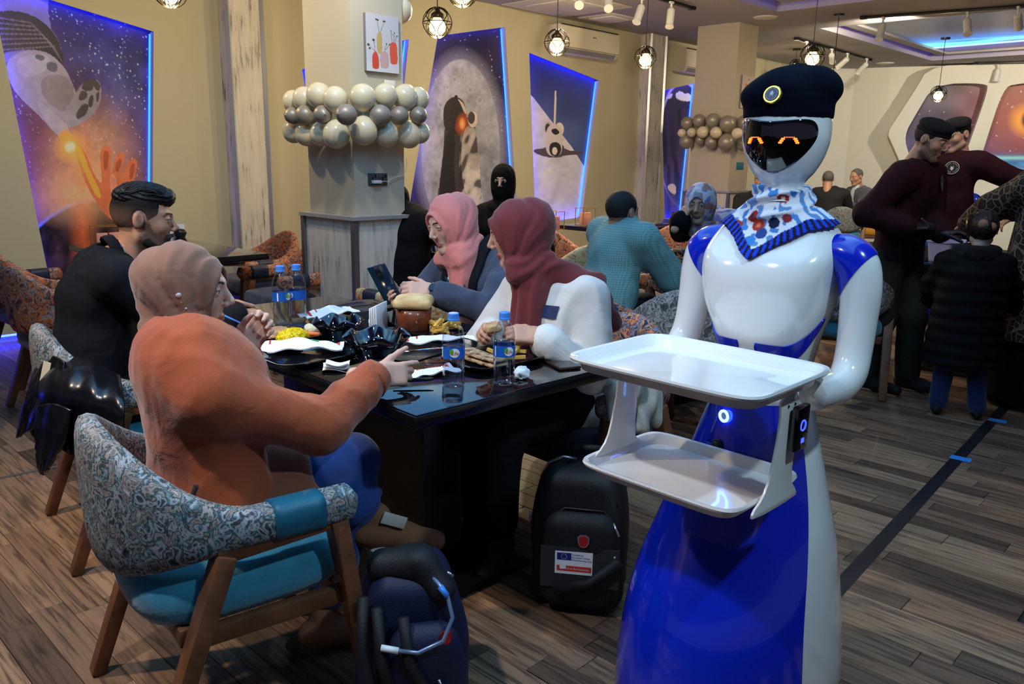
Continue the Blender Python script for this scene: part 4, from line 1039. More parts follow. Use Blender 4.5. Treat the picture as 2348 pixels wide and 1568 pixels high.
def chair_meshes(fab, seat, band, tagname):
    # plan path of the wrap-round back: right arm tip -> rear -> left arm tip
    W_, YR, YA, YS = 0.280, -0.275, 0.21, -0.02
    path = []
    for k in range(9): path.append((W_, YA + (YS - YA) * k / 8))
    for k in range(1, 28):
        t = PI * k / 28; path.append((W_ * math.cos(t), YS + (YR - YS) * math.sin(t) ** 0.9))
    for k in range(9): path.append((-W_, YS + (YA - YS) * k / 8))
    n = len(path); L_ = [0]
    for i in range(1, n): L_.append(L_[-1] + math.dist(path[i], path[i - 1]))
    def at(t):
        d = max(0, min(1, t)) * L_[-1]
        for i in range(1, n):
            if d <= L_[i] + 1e-9:
                k = (d - L_[i - 1]) / max(L_[i] - L_[i - 1], 1e-9); return (path[i - 1][0] + (path[i][0] - path[i - 1][0]) * k, path[i - 1][1] + (path[i][1] - path[i - 1][1]) * k)
        return path[-1]
    def ss(x): x = max(0, min(1, x)); return x * x * (3 - 2 * x)
    def section(t):
        c = abs(2 * t - 1)                                     # 0 rear, 1 arm tip
        top = 0.628 + 0.180 * (1 - ss((c - 0.02) / 0.66)); bot = 0.548 - 0.085 * (1 - ss((c - 0.10) / 0.55))
        th = 0.034 + 0.004 * c; lean = 0.02 * (1 - ss(c / 0.75))
        return top, bot, th, lean
    def frame(t):
        x, y = at(t); a = at(t - 0.01); b_ = at(t + 0.01); tx, ty = b_[0] - a[0], b_[1] - a[1]; l = math.hypot(tx, ty) or 1
        return x, y, -ty / l, tx / l                           # outward normal
    NS = 20
    def ring(t, grow=0.0, endk=1.0):
        top, bot, th, lean = section(t); x, y, nx, ny = frame(t); zc = (top + bot) / 2; hz = (top - bot) / 2 * endk + grow; th = th * endk + grow
        out = []
        for k in range(NS):
            a = 2 * PI * k / NS; ca, sa = math.cos(a), math.sin(a); e = 0.62
            dz = hz * math.copysign(abs(sa) ** e, sa); dn = th * math.copysign(abs(ca) ** e, ca); z = zc + dz
            o_ = dn + lean * (z - 0.50)
            out.append(Vector((x + nx * o_, y + ny * o_, z)))
        return out
    def sweep(t0, t1, m, grow=0.0, caps=True):
        mb = MB(); rings = []
        ts = [t0 + (t1 - t0) * i / (m - 1) for i in range(m)]
        for i, t in enumerate(ts):
            if caps and i == 0:
                for e in (0.35, 0.72, 0.92): rings.append((t - 0.0, e, (1 - e)))
            rings.append((t, 1.0, 0))
            if caps and i == m - 1:
                for e in (0.92, 0.72, 0.35): rings.append((t, e, (1 - e)))
        vs = []
        for (t, e, o_) in rings:
            r = ring(t, grow, e); x, y, nx, ny = frame(t); tx, ty = ny, -nx
            sgn = (1 if t > 0.5 else -1) * (1 if caps else 0); sh = 0.03 * o_ * (1 if caps else 0)
            dirv = Vector((0, 1, 0))
            vs.append([p + dirv * sh for p in r])
        flat = [p for r in vs for p in r]; fs = []
        for i in range(len(vs) - 1):
            for k in range(NS): fs.append((i * NS + k, i * NS + (k + 1) % NS, (i + 1) * NS + (k + 1) % NS, (i + 1) * NS + k))
        fs.append(tuple(range(NS))); fs.append(tuple(reversed([(len(vs) - 1) * NS + k for k in range(NS)])))
        mb.add(flat, fs); return mb
    out = {}
    mb = sweep(0.0, 1.0, 60); out['backrest'] = (mb, fab, True)
    for j, (a, b_) in enumerate(((0.055, 0.145), (0.855, 0.945))): out['arm_band' + '.%d' % j] = (sweep(a, b_, 8, 0.004, False), band, True)
    # seat cushion
    sc = MB(); prof = [(0.80, 0.355), (0.93, 0.365), (0.99, 0.39), (1.0, 0.42), (0.985, 0.45), (0.93, 0.475), (0.75, 0.488), (0.4, 0.492), (0.0, 0.492)]
    NN = 40; vs = []
    for r, z in prof:
        for k in range(NN):
            a = 2 * PI * k / NN; ca, sa = math.cos(a), math.sin(a); e = 0.55
            vs.append((0.262 * r * math.copysign(abs(ca) ** e, ca), 0.005 + 0.262 * r * math.copysign(abs(sa) ** e, sa), z + 0.006 * sa * r))
    fs = [(i * NN + k, i * NN + (k + 1) % NN, (i + 1) * NN + (k + 1) % NN, (i + 1) * NN + k) for i in range(len(prof) - 1) for k in range(NN)] + [tuple(reversed(range(NN)))]
    sc.add(vs, fs); out['seat'] = (sc, seat, True)
    j = 0
    for sx in (1, -1):
        for (tp, bt) in ((((sx * .284, .175, .555)), (sx * .276, .265, 0)), ((sx * .284, -.085, .54), (sx * .285, -.285, 0))):
            mb = MB(); mb.bar(tp, bt, .044, .058, up=(sx, 0, 0), w2=.036, h2=.046); out['leg.%d' % j] = (mb, m_wood, False); j += 1
        mb = MB(); mb.bar((sx * .284, -.105, .54), (sx * .284, .197, .557), .040, .040); out['arm_rail.%d' % (0 if sx > 0 else 1)] = (mb, m_wood, False)
        mb = MB(); mb.bar((sx * .262, -.16, .345), (sx * .262, .22, .345), .03, .045); out['seat_rail.%d' % (0 if sx > 0 else 1)] = (mb, m_wood, False)
    mb = MB(); mb.bar((-.25, .19, .345), (.25, .19, .345), .03, .045); out['front_rail'] = (mb, m_wood, False)
    mb = MB(); mb.bar((-.25, -.17, .345), (.25, -.17, .345), .03, .045); out['rear_rail'] = (mb, m_wood, False)
    return out
CHAIRS = {}
def make_chair(kind, loc, rz, label, group=None):
    spec = {'teal': (F_TEAL, V_TEAL, L_TEAL), 'orange': (F_ORANGE, V_NAVY, L_NAVY), 'cream': (F_CREAM, V_YEL, L_NAVY), 'navy': (F_NAVY, V_NAVY, L_NAVY), 'grey': (F_GREY, V_TEAL, L_TEAL)}[kind]
    if kind in CHAIRS: return dup(CHAIRS[kind], loc, rz, label, group)
    root = thing('dining_chair', label, 'chair', loc, rz, group)
    for nm, (mb, mat, sm) in chair_meshes(*spec, kind).items():
        mb.build(nm.split('.')[0], mat, root, smooth=sm, bevel=0 if sm else .006, recalc=True)
    CHAIRS[kind] = root; return root
def yaw_to(d): return math.atan2(d[1], d[0]) - PI / 2           # local +Y looks along d

TE1 = Vector((-0.69, 0.724, 0)).normalized(); TE2 = Vector((TE1.y, -TE1.x, 0)); TC = Vector((-0.24, 1.94, 0)); TL, TW, TZ = 1.70, 0.80, 0.75
def TP(a, b, z=TZ): p = TC + TE1 * a + TE2 * b; return Vector((p.x, p.y, z))
TROT = math.atan2(TE2.y, TE2.x)                                 # local x = across, local y = along
G_CH = 'upholstered wood dining chairs'
make_chair('teal', (-0.72, 1.885, 0), yaw_to((.80, .60)), 'near left chair in marbled grey-teal fabric with bright teal seat', G_CH)
make_chair('teal', TP(1.47, -0.20, 0), yaw_to((.80, .60)), 'chair under the bearded man with a black jacket hung on it', G_CH)
make_chair('navy', TP(.34, 1.02, 0), yaw_to(-TE2), 'navy and rust marbled chair holding the woman in the white sweatshirt', G_CH)
make_chair('navy', TP(.98, 1.20, 0), yaw_to(-TE2), 'chair under the woman in the pink headscarf, mostly hidden', G_CH)
make_chair('navy', (.50, 4.32, 0), yaw_to((.80, .60)), 'navy marbled chair under the man in the teal shirt', G_CH)
make_chair('grey', (.90, 3.95, 0), yaw_to((.30, .95)), 'grey marbled chair seen from behind, left of the robot arm', G_CH)
# back left table group
make_chair('orange', (-2.95, 5.0, 0), yaw_to((.60, .72)), 'orange marbled chair by the hands mural, left one of the pair', G_CH)
make_chair('orange', (-2.38, 4.30, 0), yaw_to((.66, .75)), 'orange marbled chair behind the man in black, right one of the pair', G_CH)
make_chair('orange', (-1.95, 6.10, 0), yaw_to((-.72, -.69)), 'orange marbled chair beyond the glass-topped table, nearer the wall post', G_CH)
make_chair('orange', (-1.52, 5.42, 0), yaw_to((-.72, -.69)), 'orange marbled chair tucked in front of the near pillar', G_CH)
make_chair('orange', (-2.98, 3.80, 0), yaw_to((.60, .72)), 'chair at the left edge with only a leg in view', G_CH)
# middle distance
make_chair('cream', (.30, 5.75, 0), yaw_to((-.75, .66)), 'cream floral chair with mustard seat beside the man in teal', G_CH)
make_chair('cream', (-.55, 4.75, 0), yaw_to((-.72, .69)), 'cream floral chair with mustard seat at the right side of the near pillar', G_CH)
make_chair('orange', (.30, 6.9, 0), yaw_to((.3, -.95)), 'brown and orange chair behind the cream floral chair', G_CH)
make_chair('orange', (1.35, 7.4, 0), yaw_to((-.7, -.7)), 'orange marbled chair at the long black table by the far wall post', G_CH)
make_chair('orange', (1.15, 5.6, 0), yaw_to((-.4, .9)), 'orange marbled chair between the man in teal and the woman in floral scarf', G_CH)
make_chair('orange', (1.95, 7.9, 0), yaw_to((-.7, -.7)), 'orange marbled chair at the right end of the long black table', G_CH)
make_chair('orange', (2.98, 6.9, 0), yaw_to((.75, .66)), 'orange marbled chair just left of the front waiter', G_CH)
make_chair('teal', (4.55, 11.3, 0), yaw_to((.4, .9)), 'grey chair with teal seat behind the robot neck', G_CH)
make_chair('grey', (2.05, 5.0, 0), yaw_to((.35, .94)), 'chair with blue seat behind the robot left arm', G_CH)
make_chair('cream', (2.72, 6.02, 0), yaw_to((.6, -.8)), 'chair with mustard cushion between the waiter and the girl', G_CH)
make_chair('cream', (5.20, 11.95, 0), yaw_to((-.9, .3)), 'chair under the seated man in the grey suit', G_CH)

# ---- tables
m_glass_top = M('black_glass_top', S(10, 12, 16), 0.06, spec=0.8, coat=0.6)
m_tblack = M('black_table_base', S(14, 14, 16), 0.4)
m_edge = M('black_table_edge', S(12, 12, 14), 0.25)
def table(loc, rz, w, l, label, tz=0.75, group=None):
    root = thing('dining_table', label, 'table', loc, rz, group)
    MB().box((0, 0, tz - .022), (w / 2, l / 2, .018)).build('table_frame', m_edge, root, bevel=.006)
    MB().box((0, 0, tz - .003), (w / 2 - .004, l / 2 - .004, .003)).build('glass_top', m_glass_top, root, bevel=.002)
    MB().box((0, 0, (tz - .04) / 2), (w * .10, l * .27, (tz - .04) / 2 - .001)).build('pedestal', m_tblack, root, bevel=.004)
    MB().box((0, 0, .014), (w * .34, l * .36, .013)).build('foot_plate', m_tblack, root, bevel=.005)
    return root
c = TP(TL / 2, TW / 2, 0); table((c.x, c.y, 0), TROT, TW, TL, 'black glass-topped table in front, loaded with plates and bottles')
G_T = 'black dining tables'
table((-2.35, 5.45, 0), ROOM, .8, 1.3, 'glossy black table behind the man in black', group=G_T)
table((1.35, 4.75, 0), ROOM + .2, .8, .8, 'small black table between the man in teal and the woman in floral scarf', group=G_T)
table((1.25, 8.3, 0), ROOM - PI / 2, .8, 1.6, 'long black table with a price stand under the planet mural', group=G_T)
table((4.72, 12.05, 0), ROOM, .75, .75, 'small far table with two bottles beside the man in the grey suit', group=G_T)
table((3.12, 5.45, 0), ROOM, .70, .80, 'black table with a plastic basket beside the front waiter', group=G_T)
table((-.55, 6.0, 0), ROOM, .75, 1.1, 'black table where the woman in the black face veil sits', group=G_T)
# price stand and wire menu holders
root = thing('table_sign', 'little black tent sign with a teal card on the long black table', 'sign', (1.62, 7.95, .752), ROOM)
MB().poly([(-.09, 0), (.09, 0), (0, .14)], -.09, .18, M=Matrix.Rotation(PI / 2, 4, 'X')).build('tent', m_black, root, recalc=True)
for (x, y, Y, lab) in ((1270, 478, 7.3, 'gold wire holder with pink menus left of the shuttle mural foot'), (1343, 470, 7.9, 'gold wire holder with pink menus right of the shuttle mural foot'), (250, 562, 5.2, 'gold wire holder standing behind the bearded man')):
    p = pY(x, y, Y); root = thing('menu_holder', lab, 'menu holder', (p.x, p.y, .752), ROOM); m_gold = M('gold_wire', S(214, 176, 80), .3, metal=.9)
    for yy in (-.05, .05): MB().tube([(-.09, yy, 0), (-.09, yy, .17), (.09, yy, .17), (.09, yy, 0)], .004, 6).build('wire_frame', m_gold, root)
    MB().bar((-.09, -.05, .01), (-.09, .05, .01), .006, .006).bar((.09, -.05, .01), (.09, .05, .01), .006, .006).build('wire_base', m_gold, root)
    for k in range(2): MB().box((-.04 + .08 * k, 0, .065), (.034, .012, .06)).build('menu_card', M('pink_menu', S(226, 150, 130), .6), root, bevel=.002)
# ============================================================ WAITER ROBOT
RB = Vector((0.645, 1.975, 0)); RF = Vector((-0.70, -0.714, 0)).normalized()
robot = thing('waiter_robot', 'glossy white and blue waiter robot carrying two trays, wearing a beret and neckerchief', 'robot', RB, yaw_to(RF))
m_rw = M('gloss_white_shell', S(232, 232, 230), 0.16, spec=0.55, coat=0.8)
m_rb = M('gloss_blue_shell', S(8, 36, 190), 0.18, spec=0.5, coat=0.8)
m_visor = M('black_visor', S(8, 6, 10), 0.04, spec=0.7, coat=1.0)
def interp(tab, z):
    if z <= tab[0][0]: return tab[0][1:]
    for a, b_ in zip(tab[:-1], tab[1:]):
        if z <= b_[0]:
            t = (z - a[0]) / (b_[0] - a[0]); t = t * t * (3 - 2 * t) * .5 + t * .5
            return tuple(p + (q - p) * t for p, q in zip(a[1:], b_[1:]))
    return tab[-1][1:]
def spline(tab):                    # Catmull-Rom through rows (z, ...)
    zs = [r[0] for r in tab]; arr = np.array([r[1:] for r in tab], float)
    def f(z):
        z = min(max(z, zs[0]), zs[-1]); i = max(0, min(len(zs) - 2, int(np.searchsorted(zs, z)) - 1))
        h = zs[i + 1] - zs[i]; t = (z - zs[i]) / h
        m0 = (arr[i + 1] - arr[max(i - 1, 0)]) / (zs[i + 1] - zs[max(i - 1, 0)]) * h; m1 = (arr[min(i + 2, len(zs) - 1)] - arr[i]) / (zs[min(i + 2, len(zs) - 1)] - zs[i]) * h
        return (2 * t**3 - 3 * t * t + 1) * arr[i] + (t**3 - 2 * t * t + t) * m0 + (-2 * t**3 + 3 * t * t) * arr[i + 1] + (t**3 - t * t) * m1
    return f
SK = spline([(0.0, .275, .320, .080), (.15, .272, .312, .078), (.32, .252, .285, .070), (.48, .220, .218, .044), (.60, .186, .158, .024), (.73, .148, .124, .014), (.80, .126, .112, .010), (.845, .112, .104, .008)])
def skirt(az, z, off=0.0):          # az measured from the robot's front, + to its right
    lx, ly, cy = SK(z); return Vector(((lx + off) * math.sin(az), cy + (ly + off) * math.cos(az), z))
AB = math.radians(68)
MB().grid(lambda u, v: skirt(-AB + 2 * AB * u, .015 + .83 * v, .004), 90, 60).build('skirt_front', m_rb, robot, smooth=True)
MB().grid(lambda u, v: skirt(AB + (2 * PI - 2 * AB) * u, .015 + .83 * v), 90, 60).build('skirt_back', m_rw, robot, smooth=True)
o = MB(); o.grid(lambda u, v: skirt(2 * PI * u, .015 * v, -.012), 60, 2, closed_u=True); o.build('base_ring', m_black, robot)
TO = spline([(.805, .116, .112, .006, 2.1), (.835, .120, .116, .006, 2.2), (.86, .106, .098, .004, 2.3), (.90, .108, .096, .006, 2.5), (.97, .122, .106, .014, 2.7), (1.05, .147, .120, .022, 2.9), (1.12, .158, .124, .026, 2.9), (1.165, .163, .116, .020, 2.8), (1.20, .160, .098, .006, 2.6), (1.235, .140, .080, -.004, 2.4), (1.265, .104, .068, -.006, 2.2), (1.29, .072, .060, -.004, 2.1), (1.315, .055, .054, 0, 2.0)])
def torso(az, z, off=0.0):
    lx, ly, cy, e = TO(z); s, c = math.sin(az), math.cos(az); k = (abs(s) ** e + abs(c) ** e) ** (-1 / e)
    return Vector(((lx + off) * s * k, cy + (ly + off) * c * k, z))
MB().grid(lambda u, v: torso(2 * PI * u, .805 + .51 * v), 120, 90, closed_u=True).build('torso', m_rw, robot, smooth=True)
def patch(fn, outline, off, mat, name, parent, rings=8, thick=0.004):
    """smooth raised panel: outline of (az,z) filled from its centre, laid on fn"""
    pts = curve(outline, 3); cx = sum(p[0] for p in pts) / len(pts); cz = sum(p[1] for p in pts) / len(pts); n = len(pts)
    mb = MB(); vs = []
    for r in range(rings + 1):
        k = max(r / rings, .001)
        for a, z in pts: vs.append(fn(cx + (a - cx) * k, cz + (z - cz) * k, off))
    for a, z in pts: vs.append(fn(a, z, off - thick))
    fs = [(r * n + i, r * n + (i + 1) % n, (r + 1) * n + (i + 1) % n, (r + 1) * n + i) for r in range(rings + 1) for i in range(n)]
    mb.add(vs, fs); return mb.build(name, mat, parent, smooth=True, recalc=True)
D = math.radians
for s in (1, -1):
    patch(torso, [(s * D(10), .972), (s * D(18), .962), (s * D(34), .962), (s * D(54), .976), (s * D(74), 1.006), (s * D(90), 1.04), (s * D(90), 1.01), (s * D(78), .972), (s * D(60), .934), (s * D(38), .912), (s * D(20), .918), (s * D(10), .945)], .0035, m_rb, 'hip_panel', robot)
# arms: swept tubes, blue shoulder cap over the top
def sweep_tube(path, rad, n=40, sub=10, t0=0.0, t1=1.0):
    P_ = [Vector(p) for p in path]; k = len(P_) - 1
    def pt(t):
        t = max(0, min(k - 1e-6, t * k)); i = int(t); u = t - i; a = P_[max(i - 1, 0)]; b_ = P_[i]; c = P_[i + 1]; d = P_[min(i + 2, k)]
        return .5 * ((2 * b_) + (c - a) * u + (2 * a - 5 * b_ + 4 * c - d) * u * u + (3 * b_ - a - 3 * c + d) * u ** 3)
    rs = spline([(i / k, r) for i, r in enumerate(rad)]); m = int(k * sub * (t1 - t0)) + 2; pts = [pt(t0 + (t1 - t0) * i / (m - 1)) for i in range(m)]; rr = [float(rs(t0 + (t1 - t0) * i / (m - 1))[0]) for i in range(m)]
    return pts, rr
for s in (1, -1):
    path = [(s * .118, -.004, 1.168), (s * .160, 0, 1.180), (s * .196, .002, 1.162), (s * .212, .004, 1.11), (s * .216, .010, 1.04), (s * .219, .022, .97), (s * .222, .045, .922), (s * .220, .085, .898), (s * .214, .135, .893), (s * .205, .190, .893)]
    rad = [.048, .049, .049, .046, .042, .040, .040, .038, .036, .034]
    pts, rr = sweep_tube(path, rad); root_i = 0
    MB().tube(pts[12:], rr[12:], 40).build('arm', m_rw, robot, smooth=True)
    # shoulder cap: blue tube piece cut by a slanting end
    q = pts[:34]; r2 = [r + .002 for r in rr[:34]]
    mb = MB(); nn = 48; vs = []; ref = Vector((0, 1, 0))
    for i, p in enumerate(q):
        t = (q[min(i + 1, len(q) - 1)] - q[max(i - 1, 0)]).normalized(); y = (ref - t * ref.dot(t)).normalized(); x = y.cross(t)
        for k in range(nn):
            a = 2 * PI * k / nn; vs.append(p + (x * math.cos(a) + y * math.sin(a)) * r2[i])
    keep = []
    for i in range(len(q) - 1):
        for k in range(nn): keep.append((i * nn + k, i * nn + (k + 1) % nn, (i + 1) * nn + (k + 1) % nn, (i + 1) * nn + k))
    pl_p = Vector((s * .203, 0, 1.165)); pl_n = Vector((s * .80, 0, .60))
    bm_ = bmesh.new(); bv = [bm_.verts.new(v) for v in vs]
    for f in keep: bm_.faces.new([bv[i] for i in f])
    bmesh.ops.bisect_plane(bm_, geom=bm_.verts[:] + bm_.edges[:] + bm_.faces[:], plane_co=Vector((s * .182, 0.0, 1.10)), plane_no=Vector((s * 1.0, .0, -.62)).normalized(), clear_outer=True)
    me = bpy.data.meshes.new('shoulder_cap'); bm_.to_mesh(me); bm_.free(); me.shade_smooth(); link('shoulder_cap', me, m_rb, robot)
# neck and head
HD = spline([(1.300, .064), (1.315, .052), (1.330, .048), (1.345, .054), (1.365, .070), (1.395, .086), (1.43, .0965), (1.465, .099), (1.495, .095), (1.53, .080), (1.565, .062), (1.578, .02)])
HY = -D(9)
def head(az, z, off=0.0):
    r = float(HD(z)[0]) + off; a = az + HY; return Vector((r * math.sin(a) * 1.0, .006 + r * 1.08 * math.cos(a), z))
MB().grid(lambda u, v: head(2 * PI * u, 1.300 + .278 * v), 90, 80, closed_u=True).build('head', m_rw, robot, smooth=True)
vis = patch(head, [(D(-60), 1.470), (D(-50), 1.484), (D(-22), 1.481), (D(4), 1.477), (D(28), 1.483), (D(48), 1.488), (D(58), 1.478), (D(60), 1.450), (D(50), 1.415), (D(33), 1.385), (D(12), 1.364), (D(-10), 1.362), (D(-32), 1.380), (D(-50), 1.41), (D(-62), 1.445)], .0012, m_visor, 'visor', robot, 14, .003)
m_eye = EM('orange_led_dot', (1.0, 0.06, 0.005), 9.0)
dot_me = MB().lathe([(0, -1), (.7, -.7), (1, 0), (.7, .7), (0, 1)], 10).mesh('eye_led'); dot_me.materials.append(m_eye); dot_me.shade_smooth()
for ex in (-23, 23):
    L_ = []
    for i in range(7): L_.append((ex - 6 + 2 * i, 1.4430, .0011))
    for s in (-1, 1):
        for j in range(3):
            for k in range(2): L_.append((ex + s * (8.5 + 1.6 * j - 2.2 * k), 1.4395 - .0042 * j, .0024))
    for az, z, r in L_:
        o = link('eye_led', dot_me, None, vis); o.location = head(D(az), z, .0026); o.scale = (r,) * 3
# beret and neckerchief
m_navy = M('navy_felt', S(9, 10, 24), 0.95, spec=.1, bump=0.2, bscale=300)
def f_beret(P):
    d = ell(P, (-.004, .0, 1.545), (.098, .108, .050)); d = smin(d, ell(P, (.044, .020, 1.535), (.056, .085, .045)), .03); d = smin(d, ell(P, (-.030, -.02, 1.562), (.068, .082, .042)), .03)
    d = smin(d, cap(P, (.02, .085, 1.53), (-.01, .0, 1.60), .028, .012), .03)
    d = d + .0035 * np.sin(P[:, 0] * 46 + P[:, 1] * 22 - P[:, 2] * 30) * np.clip((P[:, 2] - 1.52) / .03, 0, 1)
    band = np.maximum(np.sqrt((P[:, 0] / .1005) ** 2 + ((P[:, 1] - .006) / .108) ** 2) * .10 - .10, np.abs(P[:, 2] - 1.512) - .024)
    d = smin(smax(d, 1.498 - P[:, 2], .008), band, .006)
    return d
ber = sdf_obj('beret', f_beret, (-.16, -.16, 1.47), (.16, .17, 1.63), .0045, m_navy, robot, 2)
def disc(name, c, n, r, mat, parent, t=.003, seg=28):
    q = Vector((0, 0, 1)).rotation_difference(Vector(n).normalized()).to_matrix().to_4x4()
    return MB().lathe([(0, t), (r * .92, t), (r, t * .5), (r, -t)], seg, c, M=q).build(name, mat, parent, smooth=False)
m_goldp = M('gold_plate', S(214, 190, 90), .25, metal=.9); m_bdg = M('badge_navy', S(30, 40, 70), .3, coat=.4); m_silver = M('silver_print', S(200, 204, 214), .4)
def surf_front(fn, x, z, y0=.30):   # march inward along -y until the sdf surface
    ys = np.linspace(y0, -.1, 400); P = np.stack([np.full(400, x), ys, np.full(400, z)], 1).astype(np.float32); d = fn(P); i = int(np.argmax(d < 0)); return float(ys[i])
bx, bz = -.012, 1.535; by = surf_front(f_beret, bx, bz)
bn = Vector((-.08, .93, .30)); bc = Vector((bx, by, bz))
bd = disc('badge_rim', bc, bn, .021, m_goldp, ber, .004); disc('badge_disc', bc + bn.normalized() * .0022, bn, .0165, m_bdg, ber, .003)
qM = Matrix.Translation(bc + bn.normalized() * .0056) @ Vector((0, 0, 1)).rotation_difference(bn.normalized()).to_matrix().to_4x4()
EMB = [(-.30, .42), (-.22, .10), (-.34, -.12), (-.16, -.42), (0, -.62), (.16, -.42), (.34, -.12), (.22, .10), (.30, .42), (.10, .22), (0, .12), (-.10, .22)]
def emblem(parent, Mx, r, mat):     # small winged-mask motif with a ring of marks
    me = MB().poly([(x * r * .8, y * r * .8) for x, y in EMB], 0, 0, M=Mx)
    for k in range(20):
        a = 2 * PI * k / 20 + .1
        if k % 5 == 0: continue
        c = (math.cos(a) * r * .78, math.sin(a) * r * .78); w_ = r * .05
        me.poly([(c[0] - w_, c[1] - w_), (c[0] + w_, c[1] - w_), (c[0] + w_, c[1] + w_), (c[0] - w_, c[1] + w_)], 0, 0, M=Mx)
    return me.build('emblem', mat, parent)
emblem(ber, qM, .0165, m_silver)
def f_scarf(P):
    x, y, z = P.T; az = np.arctan2(x, y); r = np.sqrt(x * x + (y * 0.96) ** 2)
    # rolled collar round the neck plus a V-shaped bib
    t = np.clip((z - 1.262) / .065, 0, 1); rr = .070 - .012 * t + .006 * np.sin(az * 3 + z * 150) + .003 * np.sin(z * 260 + az * 5)
    tube = np.maximum(np.abs(r - rr) - .010, np.maximum(z - 1.330 - .006 * np.sin(az * 2), 1.255 - z))
    low = np.interp(np.abs(az), [0, .5, 1.0, 1.5, 2.2, 3.2], [1.165, 1.205, 1.235, 1.248, 1.255, 1.258]).astype(np.float32)
    lt = [TO(v) for v in np.linspace(1.12, 1.315, 40)]; zz = np.linspace(1.12, 1.315, 40)
    lx = np.interp(z, zz, [l[0] for l in lt]); ly = np.interp(z, zz, [l[1] for l in lt]); cy = np.interp(z, zz, [l[2] for l in lt]); e = np.interp(z, zz, [l[3] for l in lt])
    yy = y - cy; k = ((np.abs(x) / lx) ** e + (np.abs(yy) / ly) ** e) ** (1 / e); dt = (k - 1) * np.minimum(lx, ly)
    bib = np.maximum(np.abs(dt - .0075 - .002 * np.sin(az * 7)) - .0045, np.maximum(low - z, z - 1.285))
    return smin(tube, bib, .012)
v_, fcs = surface(f_scarf, (-.17, -.13, 1.13), (.17, .18, 1.35), .0032); v_ = relax(v_, fcs, 2)
me = np_mesh('neckerchief', v_, fcs)
x, y, z = v_.T; az = np.arctan2(x, y); low = np.interp(np.abs(az), [0, .5, 1.0, 1.5, 2.2, 3.2], [1.165, 1.205, 1.235, 1.248, 1.255, 1.258]); hgt = z - low
c = np.zeros((len(v_), 3)) + np.array(S(222, 226, 236))
nz = noise(np.stack([az * 7, z * 60, x * 0], 1).astype(np.float32)); nz2 = noise(np.stack([az * 4 + 9, z * 34, x * 0], 1).astype(np.float32))
c[nz > .42] = S(70, 130, 200); c[(nz < -.5)] = S(96, 140, 196)
for (a, zz_, ra, rz_, col) in ((.32, 1.262, .16, .014, S(150, 34, 30)), (.12, 1.243, .16, .014, S(176, 54, 34)), (.34, 1.263, .06, .006, S(20, 24, 40)), (.12, 1.243, .06, .006, S(230, 120, 90)), (-.30, 1.250, .16, .013, S(20, 30, 60)), (-.62, 1.262, .12, .010, S(130, 40, 50)), (-.04, 1.225, .14, .012, S(40, 70, 140)), (.16, 1.206, .14, .012, S(60, 130, 206)), (.5, 1.298, .2, .013, S(120, 150, 200)), (-.5, 1.306, .2, .010, S(160, 44, 34)), (-.5, 1.306, .07, .004, S(236, 230, 220)), (.8, 1.24, .2, .01, S(150, 60, 70))):
    k = (np.abs(az - a) / ra) ** 2 + ((z - zz_) / rz_) ** 2 < 1; c[k] = col
b_ = (hgt < .024) & (z < 1.262) & (np.abs(az) < 1.7); st = np.sin(az * 52) > 0
c[b_ & st] = S(24, 60, 200); c[b_ & ~st] = S(14, 16, 40); set_color(me, c)
link('neckerchief', me, VC('printed_scarf_cloth', .8, .2), robot)
# ---- trays and their carrier
def tray(cx, cy, z, hx, hy, depth, name, tilt=0.0):
    mb = MB(); NN = 64; prof = [(0.0, .004, 0), (.80, .004, 0), (.865, .006, 0), (.92, depth * .72, 0), (.955, depth, 0), (1.0, depth + .002, 0), (1.012, depth - .003, 0), (1.0, depth - .008, 0), (.95, depth - .008, 0), (.90, depth * .55, 0), (.87, -.001, 0), (0.0, -.001, 0)]
    vs = []
    for r, dz, _ in prof:
        for k in range(NN):
            a = 2 * PI * k / NN; ca, sa = math.cos(a), math.sin(a); e = .24
            ex, ey = math.copysign(abs(ca) ** e, ca), math.copysign(abs(sa) ** e, sa)
            inx, iny = hx - (1 - r) * .16, hy - (1 - r) * .16
            if r == 0: inx = iny = 0.0
            vs.append((cx + inx * ex, cy + iny * ey, z + dz - tilt * (iny * ey)))
    fs = [(i * NN + k, i * NN + (k + 1) % NN, (i + 1) * NN + (k + 1) % NN, (i + 1) * NN + k) for i in range(len(prof) - 1) for k in range(NN)]
    mb.add(vs, fs); o = mb.build(name, m_rw, robot, smooth=True, recalc=True); o.data.set_sharp_from_angle(angle=D(28)); return o
# local centre of the trays from their place in front of the robot
TRY = .335
tray(0.0, TRY, .925, .240, .185, .030, 'upper_tray'); tray(0.012, TRY - .012, .672, .205, .160, .028, 'lower_tray')
for s in (1, -1):
    mb = MB(); X = s * .208; t = .006
    prof = [(TRY - .075, .925), (TRY + .015, .925), (TRY + .005, .86), (TRY + .03, .75), (TRY + .055, .712), (TRY + .095, .692), (TRY + .095, .674), (TRY - .10, .672), (TRY - .10, .686), (TRY - .065, .72), (TRY - .075, .82)]
    Mx = Matrix(((0, 0, 1, X - t / 2), (1, 0, 0, 0), (0, 1, 0, 0), (0, 0, 0, 1)))
    mb.poly(curve(prof, 1), 0, t, M=Mx); mb.build('tray_bracket', m_rw, robot, recalc=True, bevel=.0015)
    for yy in (-.03, .0): disc('bracket_screw', (X + s * .004, TRY + yy - .02, .895), (s, 0, 0), .003, m_black, robot, .001, 10)
MB().box((0, TRY - .14, .905), (.165, .03, .020)).build('tray_carrier', m_rw, robot, bevel=.012, seg=3)
MB().box((-.02, TRY - .098, .900), (.035, .006, .012)).build('sensor_window', m_visor, robot, bevel=.003)
